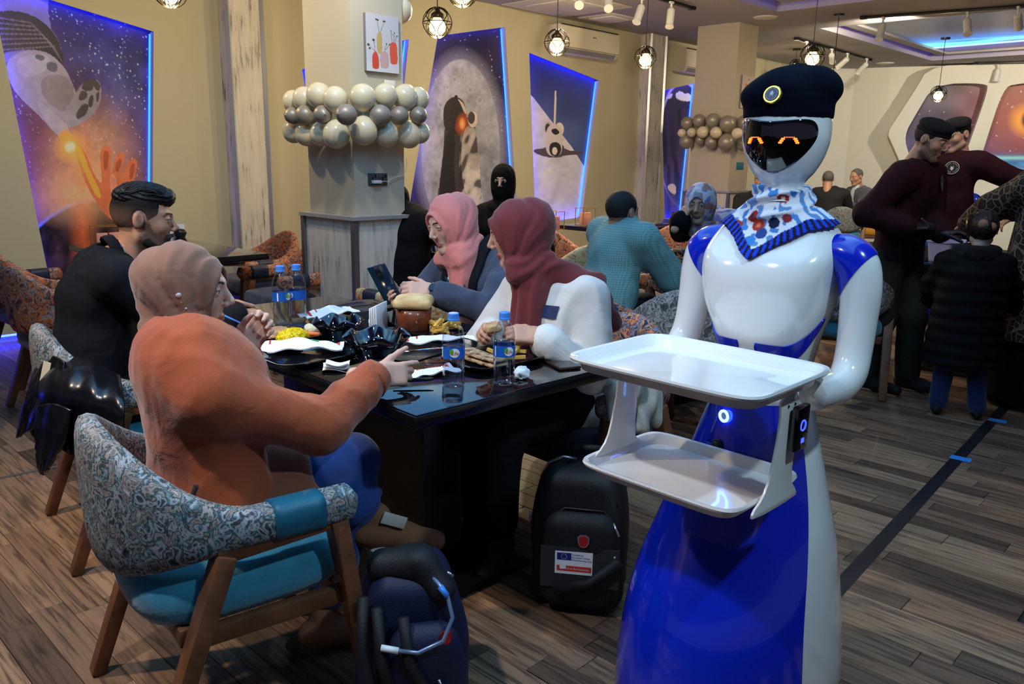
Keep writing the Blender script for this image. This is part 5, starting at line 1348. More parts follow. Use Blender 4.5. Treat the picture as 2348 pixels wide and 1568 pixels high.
# keypad on the left bracket, button ring, port
kp = MB().box((-.224, TRY - .055, .845), (.008, .028, .050)).build('control_keypad', m_visor, robot, bevel=.005)
def ring_mesh(r, w_, n=28): return MB().tube([(math.cos(2 * PI * k / n) * r, math.sin(2 * PI * k / n) * r, 0) for k in range(n)], w_, 6, closed=True)
m_bl = EM('blue_indicator', (0.10, 0.30, 1.0), 8.0)
def oriented(mb, c, n, name, mat, parent):
    q = Matrix.Translation(c) @ Vector((0, 0, 1)).rotation_difference(Vector(n).normalized()).to_matrix().to_4x4(); mb.v = [tuple(q @ Vector(v)) for v in mb.v]; return mb.build(name, mat, parent, smooth=True)
oriented(ring_mesh(.011, .0018), Vector((-.2325, TRY - .052, .852)), (-1, 0, 0), 'touch_ring', EM('blue_touch_ring', (0.03, 0.06, 1.0), 3), kp)
MB().box((-.2325, TRY - .055, .818), (.0006, .006, .005)).build('touch_mark', EM('blue_touch_ring', (0, 0, 1), 6), kp)
a_, z_ = D(14), .775
pn = (skirt(a_, z_, .01) - skirt(a_, z_, 0)).normalized(); oriented(ring_mesh(.013, .0035), skirt(a_, z_, .011), pn, 'button_ring', m_bl, robot)
disc('button', skirt(a_, z_, .008), pn, .010, m_chrome, robot, .003)
a_, z_ = D(14), .700; pn = (skirt(a_, z_, .01) - skirt(a_, z_, 0)).normalized(); pt_ = disc('charging_port', skirt(a_, z_, .005), pn, .017, M('dark_port', S(18, 22, 24), .4), robot, .004); disc('port_core', skirt(a_, z_, .009), pn, .011, M('green_port', S(26, 60, 56), .4), pt_, .003)
# ============================================================ PEOPLE
def nrm(v): v = np.asarray(v, float); return v / (np.linalg.norm(v) + 1e-9)
def axes(fwd, up=(0, 0, 1)):        # columns: right, forward, up
    y = nrm(fwd); x = nrm(np.cross(y, up)); z = np.cross(x, y); return np.stack([x, y, z], 1)
def head_rot(yaw, pitch, roll=0.0): # yaw + to the left, pitch + downwards, in degrees
    e = Euler((math.radians(-pitch), math.radians(roll), math.radians(yaw)), 'XYZ'); e.order = 'XYZ'
    Rz = Matrix.Rotation(math.radians(yaw), 3, 'Z'); Rx = Matrix.Rotation(math.radians(-pitch), 3, 'X'); Ry = Matrix.Rotation(math.radians(roll), 3, 'Y')
    return np.array(Rz @ Rx @ Ry)
def f_head(P, fem=True, open_=1.0):
    q = P.copy(); q[:, 0] = np.abs(q[:, 0])
    d = smin(ell(P, (0, -.012, .030), (.074, .094, .085)), ell(P, (0, .022, -.026), (.058, .066, .088)), .03)
    d = smin(d, cap(q, (.050, -.004, -.060), (.016, .060, -.097), .016 if fem else .019), .022)
    d = smin(d, ell(P, (0, .068, -.098), (.022, .018, .017)), .02)
    d = smin(d, ell(q, (.038, .054, -.020), (.024, .022, .022)), .02)
    d = smin(d, cap(q, (.010, .084, .027), (.046, .064, .030), .008), .012)
    d = smax(d, -ell(q, (.031, .100, .008), (.019, .019, .012)), .012)
    d = smin(d, cap(P, (0, .084, .020), (0, .107, -.020), .0070, .0105), .012)
    d = smin(d, ell(q, (.0105, .098, -.028), (.0075, .0085, .007)), .006)
    d = smin(d, ell(q, (.031, .0755, .008), (.0145, .0135, .0135)), .004)
    if open_ > 0: d = smax(d, -ell(q, (.031, .091, .0065), (.0135, .012, .0042 * open_)), .0018)
    d = smin(d, ell(P, (0, .0805, -.0600), (.022, .0105, .0050)), .007); d = smin(d, ell(P, (0, .0795, -.0692), (.018, .0110, .0056)), .007)
    d = smax(d, -ell(P, (0, .097, -.0648), (.021, .008, .0010)), .002)
    if not fem: d = smin(d, smax(ell(q, (.079, -.014, .002), (.0085, .019, .030)), -ell(q, (.088, -.008, .004), (.007, .010, .019)), .004), .006)
    d = smin(d, cap(P, (0, -.022, -.06), (0, -.045, -.19), .050 if fem else .056), .025)
    return d
def head_colors(v, skin, lips, brow, beard=None, hair=None):
    x, y, z = v.T; ax = np.abs(x); c = np.zeros((len(v), 3)) + np.array(skin)
    n = noise((v * 60).astype(np.float32)); c *= (1 + .05 * n)[:, None]
    ck = np.exp(-(((ax - .040) / .022) ** 2 + ((z + .018) / .022) ** 2)) * (y > .03); c = c * (1 - .25 * ck[:, None]) + np.array([.45, .12, .10]) * .25 * ck[:, None]
    if hair is not None:
        hm = (z > .045 - .02 * (y < 0)) & (y < .05) | ((y < -.035) & (z > -.045))
        c[hm & (ax < .2)] = c[hm] * .45 + np.array(hair) * .55
    if beard is not None:
        zb = np.interp(y, [-.02, .02, .035, .06, .075, .11], [.012, .004, -.030, -.050, -.0435, -.0435]); wt = np.clip((zb - z) / .014, 0, 1) * np.clip((y + .022) / .014, 0, 1) * np.clip((z + .135) / .02, 0, 1)
        wt *= np.where((y > .072) & (z > -.076) & (z < -.055) & (ax < .024), .15, 1.0); wt = (wt * (.80 + .2 * noise((v * 350).astype(np.float32))) * .85)[:, None]
        c = c * (1 - wt) + np.array(beard) * wt
    lp = (np.abs(z + .0648) < .0105) & (ax < .022 - .6 * np.maximum(np.abs(z + .0648) - .004, 0)) & (y > .080); c[lp] = np.array(lips)
    bz = .0275 + .08 * (ax - .02) - 6.5 * (ax - .028) ** 2; b = (np.abs(z - bz - .002) < .0034) & (ax > .010) & (ax < .050) & (y > .05); c[b] = np.array(brow)
    ls = (np.abs(z - .0112 + 9 * (ax - .031) ** 2) < .0016) & (np.abs(ax - .031) < .016) & (y > .066); c[ls] = np.array(brow) * .7
    return np.clip(c, 0, 1)
def hand_fn(side, curls, thumb=(35, 25), spread=4.0, s=1.0, tw=0.0):
    segs = []
    bx = (.028, .0095, -.0095, -.027); by = (.088, .092, .088, .079); LL = (.072, .079, .074, .058)
    for i in range(4):
        p = np.array((side * bx[i], by[i], 0.0)); a = 0.0; sp = math.radians(spread * (1.5 - i)) * side
        cs = curls[i] if isinstance(curls[i], (tuple, list)) else (curls[i],) * 3
        for k, fr in enumerate((.46, .30, .24)):
            a += math.radians(cs[k]); d = np.array((math.sin(sp) * math.cos(a), math.cos(a) * math.cos(sp), -math.sin(a)))
            q = p + d * LL[i] * fr; r = (.0092, .0084, .0074)[k] * (1 if i < 3 else .88); segs.append((p, q, r, r * .93)); p = q
    p = np.array((side * .026, .016, -.006)); a0 = math.radians(thumb[0]); c0 = math.radians(thumb[1])
    d = nrm((side * math.sin(a0), math.cos(a0), -math.sin(c0) * .8))
    for k, (L_, r) in enumerate(((.042, .0125), (.034, .0100), (.028, .0086))):
        q = p + d * L_; segs.append((p, q, r, r * .9)); p = q; d = nrm(d + np.array((-side * .30 * math.sin(c0), .12, -.45 * math.sin(c0))))
    def f(P):
        P = P / s
        d_ = rbox(P, (0, .046, 0), (.036, .047, .0135), .012); d_ = smin(d_, ell(P, (side * .022, .030, -.006), (.016, .028, .014)), .012)
        d_ = smin(d_, cap(P, (0, -.07, 0), (0, .012, 0), .0235, .0245, (1, 0, 0), 1.2), .02)
        for (a, b_, r1, r2) in segs: d_ = smin(d_, cap(P, a, b_, r1, r2), .006)
        return d_ * s
    return f
def ik(a, c, l1, l2, pole):
    a, c = np.array(a, float), np.array(c, float); v = c - a; d = np.linalg.norm(v); u = v / d; d_ = min(d, (l1 + l2) * .999)
    k = (l1 * l1 - l2 * l2 + d_ * d_) / (2 * d_); h = math.sqrt(max(l1 * l1 - k * k, 0)); p = np.array(pole, float) - u * (np.dot(pole, u)); return a + u * k + nrm(p) * h

EYE_ME = {}
def eye_mesh(iris):
    if iris in EYE_ME: return EYE_ME[iris]
    mb = MB().lathe([(math.sin(PI * k / 16), -math.cos(PI * k / 16)) for k in range(17)], 20, M=Matrix.Rotation(-PI / 2, 4, 'X'))
    me = mb.mesh('eye'); v = np.array(mb.v); c = np.zeros((len(v), 3)) + np.array(S(226, 220, 214)); r = np.hypot(v[:, 0], v[:, 2]); f = v[:, 1] > 0
    c[f & (r < .50)] = np.array(iris); c[f & (r < .25)] = S(8, 6, 6); set_color(me, c); me.materials.append(VC('eye_white', .12, .6)); me.shade_smooth(); EYE_ME[iris] = me; return me

def creases(P, a):                   # cloth folds: broad swells and a few sharper creases
    wq = P + .03 * np.stack([noise(P * 8), noise(P * 8 + 7), noise(P * 8 + 3)], 1); r1 = np.abs(noise(wq * np.array((10, 10, 6.5), np.float32))); r2 = np.abs(noise(wq * np.array((19, 15, 12), np.float32) + 5))
    return a * (1.5 * (r1 ** .7 - .45) + .7 * (r2 ** .7 - .45))

class Person:
    """one continuous body mesh with clothing as children; local +Y is where the hips face"""
    def __init__(s, label, loc, face, skin=S(196, 148, 122), fem=True, group=None, vox=.008, scale=1.0):
        s.root = empty('person', loc, yaw_to(face)); tag(s.root, label, 'person', group)
        s.skin = skin; s.fem = fem; s.vox = vox; s.k = scale; s.loc = np.array(Vector(loc)); a = yaw_to(face); s.Rz = np.array(Matrix.Rotation(a, 3, 'Z'))
        s.parts = []; s.J = {}
    def L(s, w): return (np.array(w, float) - s.loc) @ s.Rz       # world -> local
    def sit(s, lean=8, hip=(0, -.06, .555), knees=None, feet=None, turn=0, sh_w=None, torso=.44):
        k = s.k; J = s.J; w = sh_w or (.165 if s.fem else .195)
        h = np.array(hip, float); J['hip'] = h; a = math.radians(lean); d = np.array((0, math.sin(a), math.cos(a)))
        J['waist'] = h + d * .16 * k; J['chest'] = h + d * .34 * k + np.array((0, -.01, 0)); J['neck'] = h + d * (torso + .04) * k
        t = math.radians(turn); lat = np.array((math.cos(t), math.sin(t), 0)); J['lat'] = lat; sp = h + d * torso * k * .97
        J['shR'] = sp + lat * w * k - np.array((0, 0, .015)); J['shL'] = sp - lat * w * k - np.array((0, 0, .015))
        J['hipR'] = h + np.array((.085, .02, -.02)); J['hipL'] = h + np.array((-.085, .02, -.02))
        knees = knees or ((.12, .40, .54), (-.12, .40, .54)); feet = feet or ((.12, .42, .08), (-.12, .42, .08))
        J['knR'], J['knL'] = [np.array(p, float) for p in knees]; J['ftR'], J['ftL'] = [np.array(p, float) for p in feet]; return s
    def stand(s, height=1.75, lean=0, feet=None, turn=0, sh_w=None):
        k = height / 1.75; s.k = k; J = s.J; w = (sh_w or (.165 if s.fem else .195)) * k; h = np.array((0, 0, .93 * k)); J['hip'] = h; a = math.radians(lean); d = np.array((0, math.sin(a), math.cos(a)))
        J['waist'] = h + d * .17 * k; J['chest'] = h + d * .36 * k; J['neck'] = h + d * .54 * k; t = math.radians(turn); lat = np.array((math.cos(t), math.sin(t), 0)); J['lat'] = lat; sp = h + d * .475 * k
        J['shR'] = sp + lat * w; J['shL'] = sp - lat * w; J['hipR'] = h + np.array((.09 * k, 0, -.03)); J['hipL'] = h + np.array((-.09 * k, 0, -.03))
        feet = feet or ((.10, 0, .08), (-.10, 0, .08)); J['ftR'], J['ftL'] = [np.array(p, float) for p in feet]
        for c in 'RL': m = (J['hip' + c] + J['ft' + c]) / 2; J['kn' + c] = m + np.array((0, .04, 0))
        return s
    def arm(s, side, wrist, pole=None, world=True, fdir=None, dorsal=None, curls=(20, 22, 25, 28), thumb=(35, 25), spread=4, l=None):
        J = s.J; k = s.k; l1, l2 = l or ((.275 * k, .245 * k) if s.fem else (.30 * k, .265 * k)); sh = J['sh' + side]; w = s.L(wrist) if world else np.array(wrist, float)
        if np.linalg.norm(w - sh) > (l1 + l2) * .995: 
            sc = np.linalg.norm(w - sh) / (l1 + l2) * 1.005; l1 *= sc; l2 *= sc
        pole = pole if pole is not None else ((.6 if side == 'R' else -.6), -.4, -.7); e = ik(sh, w, l1, l2, pole); J['el' + side] = e; J['wr' + side] = w
        fd = nrm(w - e) if fdir is None else nrm(np.array(fdir, float) @ s.Rz if world else fdir); dz = np.array((0, 0, 1.)) if dorsal is None else (np.array(dorsal, float) @ s.Rz if world else np.array(dorsal, float))
        y = fd; z = nrm(dz - y * np.dot(dz, y)); x = np.cross(y, z); R_ = np.stack([x, y, z], 1)
        s.parts.append(('hand', side, w, R_, hand_fn(-1 if side == 'R' else 1, curls, thumb, spread, (.92 if s.fem else 1.03) * min(k, 1.05)))); J['hand' + side] = (w, R_); return s
    def head(s, c=None, yaw=0, pitch=0, roll=0, lips=None, brow=S(30, 22, 20), beard=None, hair=None, iris=(.05, .025, .015), open_=1.0, face=None, scale=None, vox=.0032):
        J = s.J; J['head'] = np.array(c, float) if c is not None else J['neck'] + np.array((0, .03, .135)) * s.k
        if face is not None:
            f = np.array(face, float) @ s.Rz; yaw = math.degrees(math.atan2(f[1], f[0])) - 90
        J['Rh'] = head_rot(yaw, pitch, roll); J['hs'] = (scale or (.97 if s.fem else .99)) * min(1.0, .4 + .6 * s.k)
        s.hd = dict(lips=lips or tuple(a * b for a, b in zip(s.skin, (.95, .55, .55))), brow=brow, beard=beard, hair=hair, iris=iris, open_=open_, vox=vox); return s
    def hp(s, p): return s.J['head'] + s.J['Rh'] @ np.array(p, float) * s.J['hs']      # head-local -> person-local
    def toh(s, P): return ((P - s.J['head'].astype(np.float32)) @ s.J['Rh'].astype(np.float32)) / s.J['hs']
    # ---- fields
    def f_torso(s, P, g=0.0, k=.06, bust=True):
        J = s.J; lat = J['lat']; q = s.k
        d = cap(P, J['hip'] + np.array((0, 0, -.03)), J['waist'], .118 * q + g, .098 * q + g, lat, 1.38); d = smin(d, cap(P, J['waist'], J['chest'], .098 * q + g, .108 * q + g, lat, 1.42), k)
        d = smin(d, cap(P, J['shL'] * .86 + J['shR'] * .14, J['shR'] * .86 + J['shL'] * .14, .058 * q + g), .07); d = smin(d, cap(P, J['chest'], J['neck'] - np.array((0, 0, .01)), .10 * q + g, .05 * q + g, lat, 1.15), .05)
        if s.fem and bust:
            f = np.cross((0, 0, 1), lat); u = J['chest'] + f * .085 * q - np.array((0, 0, .03))
            for sg in (1, -1): d = smin(d, ell(P, u + lat * sg * .065 * q, (.062 * q + g, .058 * q + g, .062 * q + g)), .05)
        return d
    def f_arm(s, P, side, g=0.0, to=1.0, r=None):
        J = s.J; q = s.k; m = 1.0 if s.fem else 1.15; r = r or (.050, .042, .032); e = J['el' + side]; w = J['wr' + side]
        d = cap(P, J['sh' + side], e, r[0] * q * m + g, r[1] * q * m + g); return smin(d, cap(P, e, e + (w - e) * to, r[1] * q * m + g, r[2] * q * m + g), .02)
    def f_leg(s, P, side, g=0.0, to=1.0, r=(.088, .062, .042)):
        J = s.J; q = s.k; kn = J['kn' + side]; ft = J['ft' + side]; d = cap(P, J['hip' + side], kn, r[0] * q + g, r[1] * q + g); return smin(d, cap(P, kn, kn + (ft - kn) * to, r[1] * q + g, r[2] * q + g), .03)
    def bounds(s, keys, pad): pts = np.array([s.J[k] for k in keys if k in s.J]); return pts.min(0) - pad, pts.max(0) + pad
    ARMS = ['hip', 'waist', 'chest', 'neck', 'shR', 'shL', 'elR', 'elL', 'wrR', 'wrL']; LEGS = ['hip', 'hipR', 'hipL', 'knR', 'knL', 'ftR', 'ftL']
    def sides(s): return [c for c in 'RL' if 'el' + c in s.J]
    # ---- body
    def body(s):
        J = s.J; V, F, C_ = [], [], []; n = 0
        def add(v, f, c):
            nonlocal n
            V.append(v); F.append(f + n); C_.append(c); n += len(v)
        def fb(P):
            d = s.f_torso(P, -.012, bust=False)
            for c in s.sides(): d = smin(d, s.f_arm(P, c, -.010), .03)
            for c in 'RL': d = smin(d, s.f_leg(P, c, -.012), .03)
            return smin(d, cap(P, J['chest'], J['head'] - J['Rh'] @ np.array((0, .03, .08)), .05, .045), .03)
        lo, hi = s.bounds(s.ARMS + s.LEGS + ['head'], .12); v, f = surface(fb, lo, hi, .022); add(v, f, np.zeros((len(v), 3)) + np.array(s.skin))
        hd = s.hd; v, f = surface(lambda P: f_head(P, s.fem, hd['open_']), (-.11, -.13, -.21), (.11, .14, .14), hd['vox']); c = head_colors(v, s.skin, hd['lips'], hd['brow'], hd['beard'], hd['hair']); v = relax(v, f, 1)
        add(v * J['hs'] @ J['Rh'].T + J['head'], f, c)
        for (_, side, w, R_, fn) in s.parts:
            v, f = surface(fn, (-.09, -.09, -.13), (.09, .20, .06), .0042 if s.vox < .012 else .007); v = relax(v, f, 1); add(v @ R_.T + w, f, np.zeros((len(v), 3)) + np.array(s.skin) * np.array((1.0, .97, .96)))
        me = np_mesh('body', np.concatenate(V), np.concatenate(F)); set_color(me, np.concatenate(C_)); b = link('body', me, VC('skin', .48, .4), s.root)
        if hd['open_'] > 0 and hd['vox'] < .006:
            for sg in (1, -1):
                e = link('eye', eye_mesh(tuple(hd['iris'])), None, b); p = s.hp((sg * .031, .0745, .0075)); Mx = Matrix(J['Rh'].tolist()).to_4x4(); e.matrix_basis = Matrix.Translation(Vector(p)) @ Mx @ Matrix.Scale(.0124 * J['hs'], 4)
        s.b = b; return s
    def cloth(s, name, fn, keys, mat, pad=.16, vox=None, sm=2, paint=None, lo=None, hi=None):
        l, h = s.bounds(keys, pad) if keys else (lo, hi); v, f = surface(fn, l, h, vox or s.vox)
        v = relax(v, f, sm); me = np_mesh(name, v, f)
        if paint is not None: set_color(me, np.clip(paint(v), 0, 1))
        return link(name, me, mat, s.root)
    def top(s, mat, g=.016, cuff=.93, neck=.066, fold=.006, low=None, name='sweater', slv=(.053, .047, .037), hem=None, paint=None, coat=False, sides=None):
        J = s.J
        def fn(P):
            d = s.f_torso(P, g)
            if hem is not None: d = smin(d, cap(P, J['hip'], J['hip'] + np.array(hem), .125 * s.k + g, .145 * s.k + g, J['lat'], 1.35), .06)
            for c in (sides or s.sides()): d = smin(d, s.f_arm(P, c, g * .6, cuff, slv), .035)
            d = d + creases(P, fold)
            if neck: d = smax(d, -cap(P, J['neck'] * .75 + J['head'] * .25, J['head'], neck * s.k, neck * s.k), .012)
            if low is not None: d = smax(d, low - P[:, 2], .02)
            return d
        return s.cloth(name, fn, s.ARMS, mat, .19, paint=paint)
    def trousers(s, mat, g=.012, to=.95, fold=.005, r=(.090, .068, .052), name='trousers', only=None):
        J = s.J
        def fn(P):
            d = cap(P, J['hip'] + np.array((0, 0, -.03)), J['waist'] - np.array((0, 0, .08)), .118 * s.k + g, .11 * s.k + g, J['lat'], 1.36)
            for c in 'RL': d = smin(d, s.f_leg(P, c, g, to, r), .04)
            return d + creases(P, fold)
        return s.cloth(name, fn, s.LEGS + ['waist'], mat, .19)
    def shoes(s, mat, dirs=None, L_=.25, name='shoe', h=.05, drop=.045):
        for i, c in enumerate('RL'):
            a = s.J['ft' + c]; d = nrm(dirs[i]) if dirs else np.array((0, 1., 0)); k = s.k if s.k < .8 else 1; tip = a + d * (L_ - .07) * k - np.array((0, 0, drop * k)); heel = a - d * .045 * k - np.array((0, 0, drop * k * .9))
            up = nrm(np.cross(np.cross(d, (0, 0, 1)) if abs(d[2]) < .95 else (1, 0, 0), d))
            def fn(P):
                q = cap(P, heel, a + (tip - a) * .45 - np.array((0, 0, drop * k * .4)), .036 * k, .038 * k); q = smin(q, cap(P, a + (tip - a) * .4 - np.array((0, 0, drop * k * .5)), tip, .040 * k, .032 * k), .03); return smin(q, cap(P, a + np.array((0, 0, .015)), a - np.array((0, 0, .03 * k)), .040 * k, .043 * k), .03)
            s.cloth(name, fn, None, mat, lo=np.minimum(heel, tip) - .09, hi=np.maximum(heel, tip) + .12, vox=min(s.vox, .008))
        return s
    def hijab(s, mat, extra=None, fold=.004, freq=13, open_=(.060, .100, .098), oc=(0, .128, -.026), full=.0, drape=True, name='headscarf', paint=None, pad=.22, chest=.10, vox=None, brim=0.0, keys=None, rot=None):
        J = s.J; lat = J['lat']; f = np.cross((0, 0, 1), lat)
        def fn(P):
            h = s.toh(P); d = smin(ell(h, (0, -.018 - full * .3, .020), (.090 + full * .4, .108 + full, .102)), ell(h, (0, -.014, -.045), (.084 + full * .3, .088, .098)), .04)
            if brim: d = smin(d, cap(h, (-.045, .070, .072), (.045, .070, .072), .016 + brim), .03)
            d = smin(d, cap(h, (0, -.014, -.118), (0, -.022, -.165), .066, .080), .04)
            th = np.arctan2(h[:, 2] + .10, -(h[:, 1] - .055)); n = noise(h * 16)
            ph = th * freq + np.abs(h[:, 0]) * 16 + .9 * n; d = d + fold * (1.1 - 2 * np.abs(np.sin(ph * .5)) ** .7) * np.clip((.085 - h[:, 1]) / .05, 0, 1) + fold * .35 * np.sin(ph * 2.7 + 1.5 * n)
            op = ell(h, oc, open_); rim = np.sqrt(d * d + op * op) - .0065; d = smin(smax(d, -op, .006), rim, .004)
            if drape:
                b = cap(P, J['shL'] * .72 + J['shR'] * .28 + np.array((0, 0, .03)), J['shR'] * .72 + J['shL'] * .28 + np.array((0, 0, .03)), .066 * s.k)
                b = smin(b, ell(P, J['neck'] + f * .06 * s.k + np.array((0, 0, -.06)), (.12 * s.k, .085 * s.k, chest)), .05); b = smin(b, ell(P, J['neck'] - f * .05 * s.k + np.array((0, 0, -.05)), (.12 * s.k, .08 * s.k, .09)), .05)
                b = b + fold * 1.3 * np.sin((P @ f) * 60 + P[:, 2] * 95 + 2 * noise(P * 12)); d = smin(d, b, .035)
            if extra is not None: d = extra(P, h, d)
            return d
        return s.cloth(name, fn, ['head', 'neck', 'shR', 'shL'] + (keys or []), mat, pad, paint=paint, vox=vox)
    def collar(s, mat, r=.060, h=.026, t=.22, vox=.006):
        a = s.J['neck'] * (1 - t) + s.hp((0, -.035, -.13)) * t; d_ = nrm(s.hp((0, -.03, -.08)) - s.J['neck'])
        def f(P): q = P - a.astype(np.float32); z = q @ d_.astype(np.float32); rr = np.sqrt(np.maximum((q * q).sum(1) - z * z, 0)); return smax(np.abs(rr - r + z * .25) - .005, np.abs(z + q[:, 1] * .25) - h, .006)
        return s.cloth('collar', f, None, mat, lo=a - .13, hi=a + .13, vox=vox)
    def hair(s, mat, fn, vox=.005, name='hair', bump=.004):
        J = s.J
        def g(P): h = s.toh(P); return fn(h) * J['hs']
        return s.cloth(name, g, None, mat, lo=J['head'] - .2, hi=J['head'] + .2, vox=vox, sm=1)

def cloth_mat(name, col, rough=.85, scale=260, bump=.25, sheen=.25, var=.12, vscale=6):
    if max(col) < .05: sheen = 0.0
    return M(name, col, rough, spec=.2, sheen=sheen, bump=bump, bscale=scale, var=var, vscale=vscale, wrk=.24)
SK1, SK2, SK3, SK4 = S(198, 152, 128), S(206, 164, 146), S(188, 140, 112), S(176, 128, 104)
# ---- 1: woman in the brown headscarf and rust sweater, near left
p = Person('woman in brown headscarf and rust sweater reaching across the near table edge', (-.70, 1.905, 0), (.80, .60), SK2)
p.sit(lean=-3, hip=(0, -.05, .56), knees=((-.12, .15, .67), (-.06, .36, .54)), feet=((.02, .39, .375), (-.02, .24, .10)), turn=-4, torso=.315)
p.arm('R', (-.362, 2.095, .812), pole=(.5, -.1, -.9), fdir=(.86, .50, -.06), dorsal=(.45, -.80, .36), curls=((16, 22, 12), (40, 48, 34), (46, 52, 36), (50, 54, 38)), thumb=(34, 2))
p.arm('L', (-.712, 2.055, .885), pole=(-.2, .5, -1), fdir=(.45, .30, .55), dorsal=(.1, .8, .3), curls=((35, 60, 40), (38, 62, 42), (42, 64, 44), (46, 66, 46)), thumb=(24, 40))
p.head(c=p.L((-.800, 1.960, 1.058)), face=(.995, .10, 0), pitch=4, roll=0, lips=S(170, 100, 92), iris=S(70, 44, 30), vox=.0030)
p.body()
m_rust = cloth_mat('rust_knit', S(160, 77, 44), scale=420, bump=.35)
p.top(m_rust, g=.018, fold=.008, hem=(0, .04, -.06), slv=(.062, .055, .040), cuff=.90, neck=.078, name='sweater')
J = p.J
def f(P):
    w, e = J['wrR'], J['elR']; d_ = nrm(w - e); a = e + (w - e) * .84; b_ = e + (w - e) * 1.03; q = cap(P, a, b_, .0535, .0440); return np.maximum(q, np.maximum(plane(P, b_, d_), -plane(P, a, d_))) + .0012 * np.sin(np.arctan2((P - a) @ np.cross(d_, (0, 0, 1)).astype(np.float32), (P - a)[:, 2]) * 26)
p.cloth('cuff', f, ['wrR', 'elR'], m_rust, .08, vox=.005)
def f(P): q = np.abs(np.sqrt(((P - J['neck'] - np.array((0, -.004, .022))) ** 2 * np.array((1, 1.0, 2.2))).sum(1)) - .080) - .016; return smax(q, np.abs(P[:, 2] - J['neck'][2] - .004 - (P[:, 1] - J['neck'][1]) * -.35) - .030, .01)
p.cloth('collar', f, ['neck'], m_rust, .15, vox=.006)
def f(P): q = P - J['neck'].astype(np.float32) - np.array((0, .012, .030), np.float32); r = np.sqrt(q[:, 0] ** 2 + q[:, 1] ** 2); return smax(np.abs(r - .068) - .006, np.abs(q[:, 2] - .010 + q[:, 1] * .45) - .022, .006)
p.cloth('inner_shirt', f, ['neck'], M('white_undershirt', S(226, 222, 216), .8), .16, vox=.006)
m_taupe = cloth_mat('taupe_jersey', S(132, 96, 80), scale=500, bump=.15)
def extra(P, h, d):
    n = noise(h * 14); x = np.abs(h[:, 0])
    wrap = cap(h, (.070, .030, -.075), (.05, -.060, -.10), .030, .034) ; wrap = smin(wrap, cap(h, (.05, -.06, -.10), (-.06, -.05, -.10), .034), .03); wrap = wrap + .004 * np.sin(h[:, 2] * 150 + n * 3)
    d = smin(d, wrap, .03); return smax(d, -.190 - h[:, 2] - .25 * h[:, 1], .02)
p.hijab(m_taupe, extra=extra, fold=.005, freq=12, full=.008, drape=False, open_=(.062, .112, .102), vox=.006)
for q, r in (((.094, .006, .005), .0075), ((.092, .012, -.012), .0045), ((.091, .022, -.028), .003)):
    o = MB().lathe([(math.sin(PI * k / 8), -math.cos(PI * k / 8)) for k in range(9)], 12).build('pearl_pin', M('pearl', S(200, 190, 190), .25, coat=.5), p.root, smooth=True); o.location = p.hp(q); o.scale = (r,) * 3
m_jean = cloth_mat('blue_denim', S(36, 66, 132), scale=600, bump=.2, var=.3)
p.trousers(m_jean, g=.006, to=.80, r=(.088, .066, .058), name='jeans')
m_boot = M('tan_suede_boot', S(136, 92, 62), .85, bump=.2, bscale=300, var=.15); p.shoes(m_boot, ((.1, .93, -.30), (.2, .9, -.05)), L_=.26, name='ankle_boot')
def f(P): a = J['knR'] + (J['ftR'] - J['knR']) * .80; d_ = nrm(J['ftR'] - J['knR']); return np.maximum(np.abs(cap(P, a - d_ * .05, a + d_ * .05, .068)) - .006, np.abs(plane(P, a, d_)) - .030)
p.cloth('jean_turnup', f, ['ftR'], m_jean, .2, vox=.006)
def f(P): return cap(P, J['ftR'] + np.array((0, .02, .03)), J['ftR'] + np.array((0, .06, -.03)), .045)
a = J['ftR']; m_patch = M('white_leather_strap', S(206, 200, 186), .6)
o = MB().box((0, 0, 0), (.003, .042, .017)).build('boot_strap', m_patch, p.root, bevel=.002); o.location = a + np.array((.046, .03, .012)); o.rotation_euler = (-.5, 0, .05)
o = MB().box((0, 0, 0), (.026, .022, .045)).build('boot_heel_strap', m_patch, p.root, bevel=.006); o.location = a + np.array((0.01, .0, -.105)); o.rotation_euler = (.35, 0, 0)
# long brown tunic over the lap
def f(P):
    q = cap(P, J['hip'] + np.array((0, .05, .02)), np.array((.03, .10, .60)), .120, .085, (1, 0, 0), 1.25); q = smin(q, cap(P, np.array((.12, .02, .56)), np.array((.13, .16, .53)), .070, .045), .05); return q + .006 * np.sin(P[:, 0] * 50 + P[:, 1] * 40 + 3 * noise(P * 9))
p.cloth('tunic', f, ['hip', 'knR'], cloth_mat('brown_ribbed_tunic', S(132, 78, 56), scale=300, bump=.4), .2)
for k, (a, b_) in enumerate((((.165, -.13, .66), (.175, -.08, .575)), ((.165, -.13, .66), (.15, -.155, .575)))):
    MB().tube([a, b_], [.006, .010], 8).build('waist_tie', M('black_cord', S(16, 14, 14), .8), p.root, smooth=True)

# ---- 2: bearded man in black
p = Person('bearded man with swept black hair and black shirt, seen in profile', TP(1.42, -.27, 0), TE2, S(186, 136, 110), fem=False)
p.sit(lean=14, hip=(0, -.10, .56), turn=-6, torso=.46)
p.arm('R', TP(1.28, .12, .80), pole=(.7, -.2, -.7), fdir=TE2, curls=(25, 25, 28, 30)); p.arm('L', TP(1.50, .16, .80), pole=(-.7, -.2, -.7), fdir=TE2)
p.head(c=p.L(pY(330, 503, 2.86)), face=(.93, .36, 0), pitch=6, beard=S(34, 24, 22), hair=S(40, 34, 34), brow=S(18, 13, 12), lips=S(150, 92, 86), iris=S(50, 34, 26), vox=.0032)
p.body()
m_blk = cloth_mat('black_shirt_cloth', S(16, 17, 24), scale=400, bump=.15)
p.top(m_blk, g=.016, neck=.070, fold=.008, name='shirt', slv=(.060, .052, .044)); J = p.J
p.collar(m_blk, .064, .026)
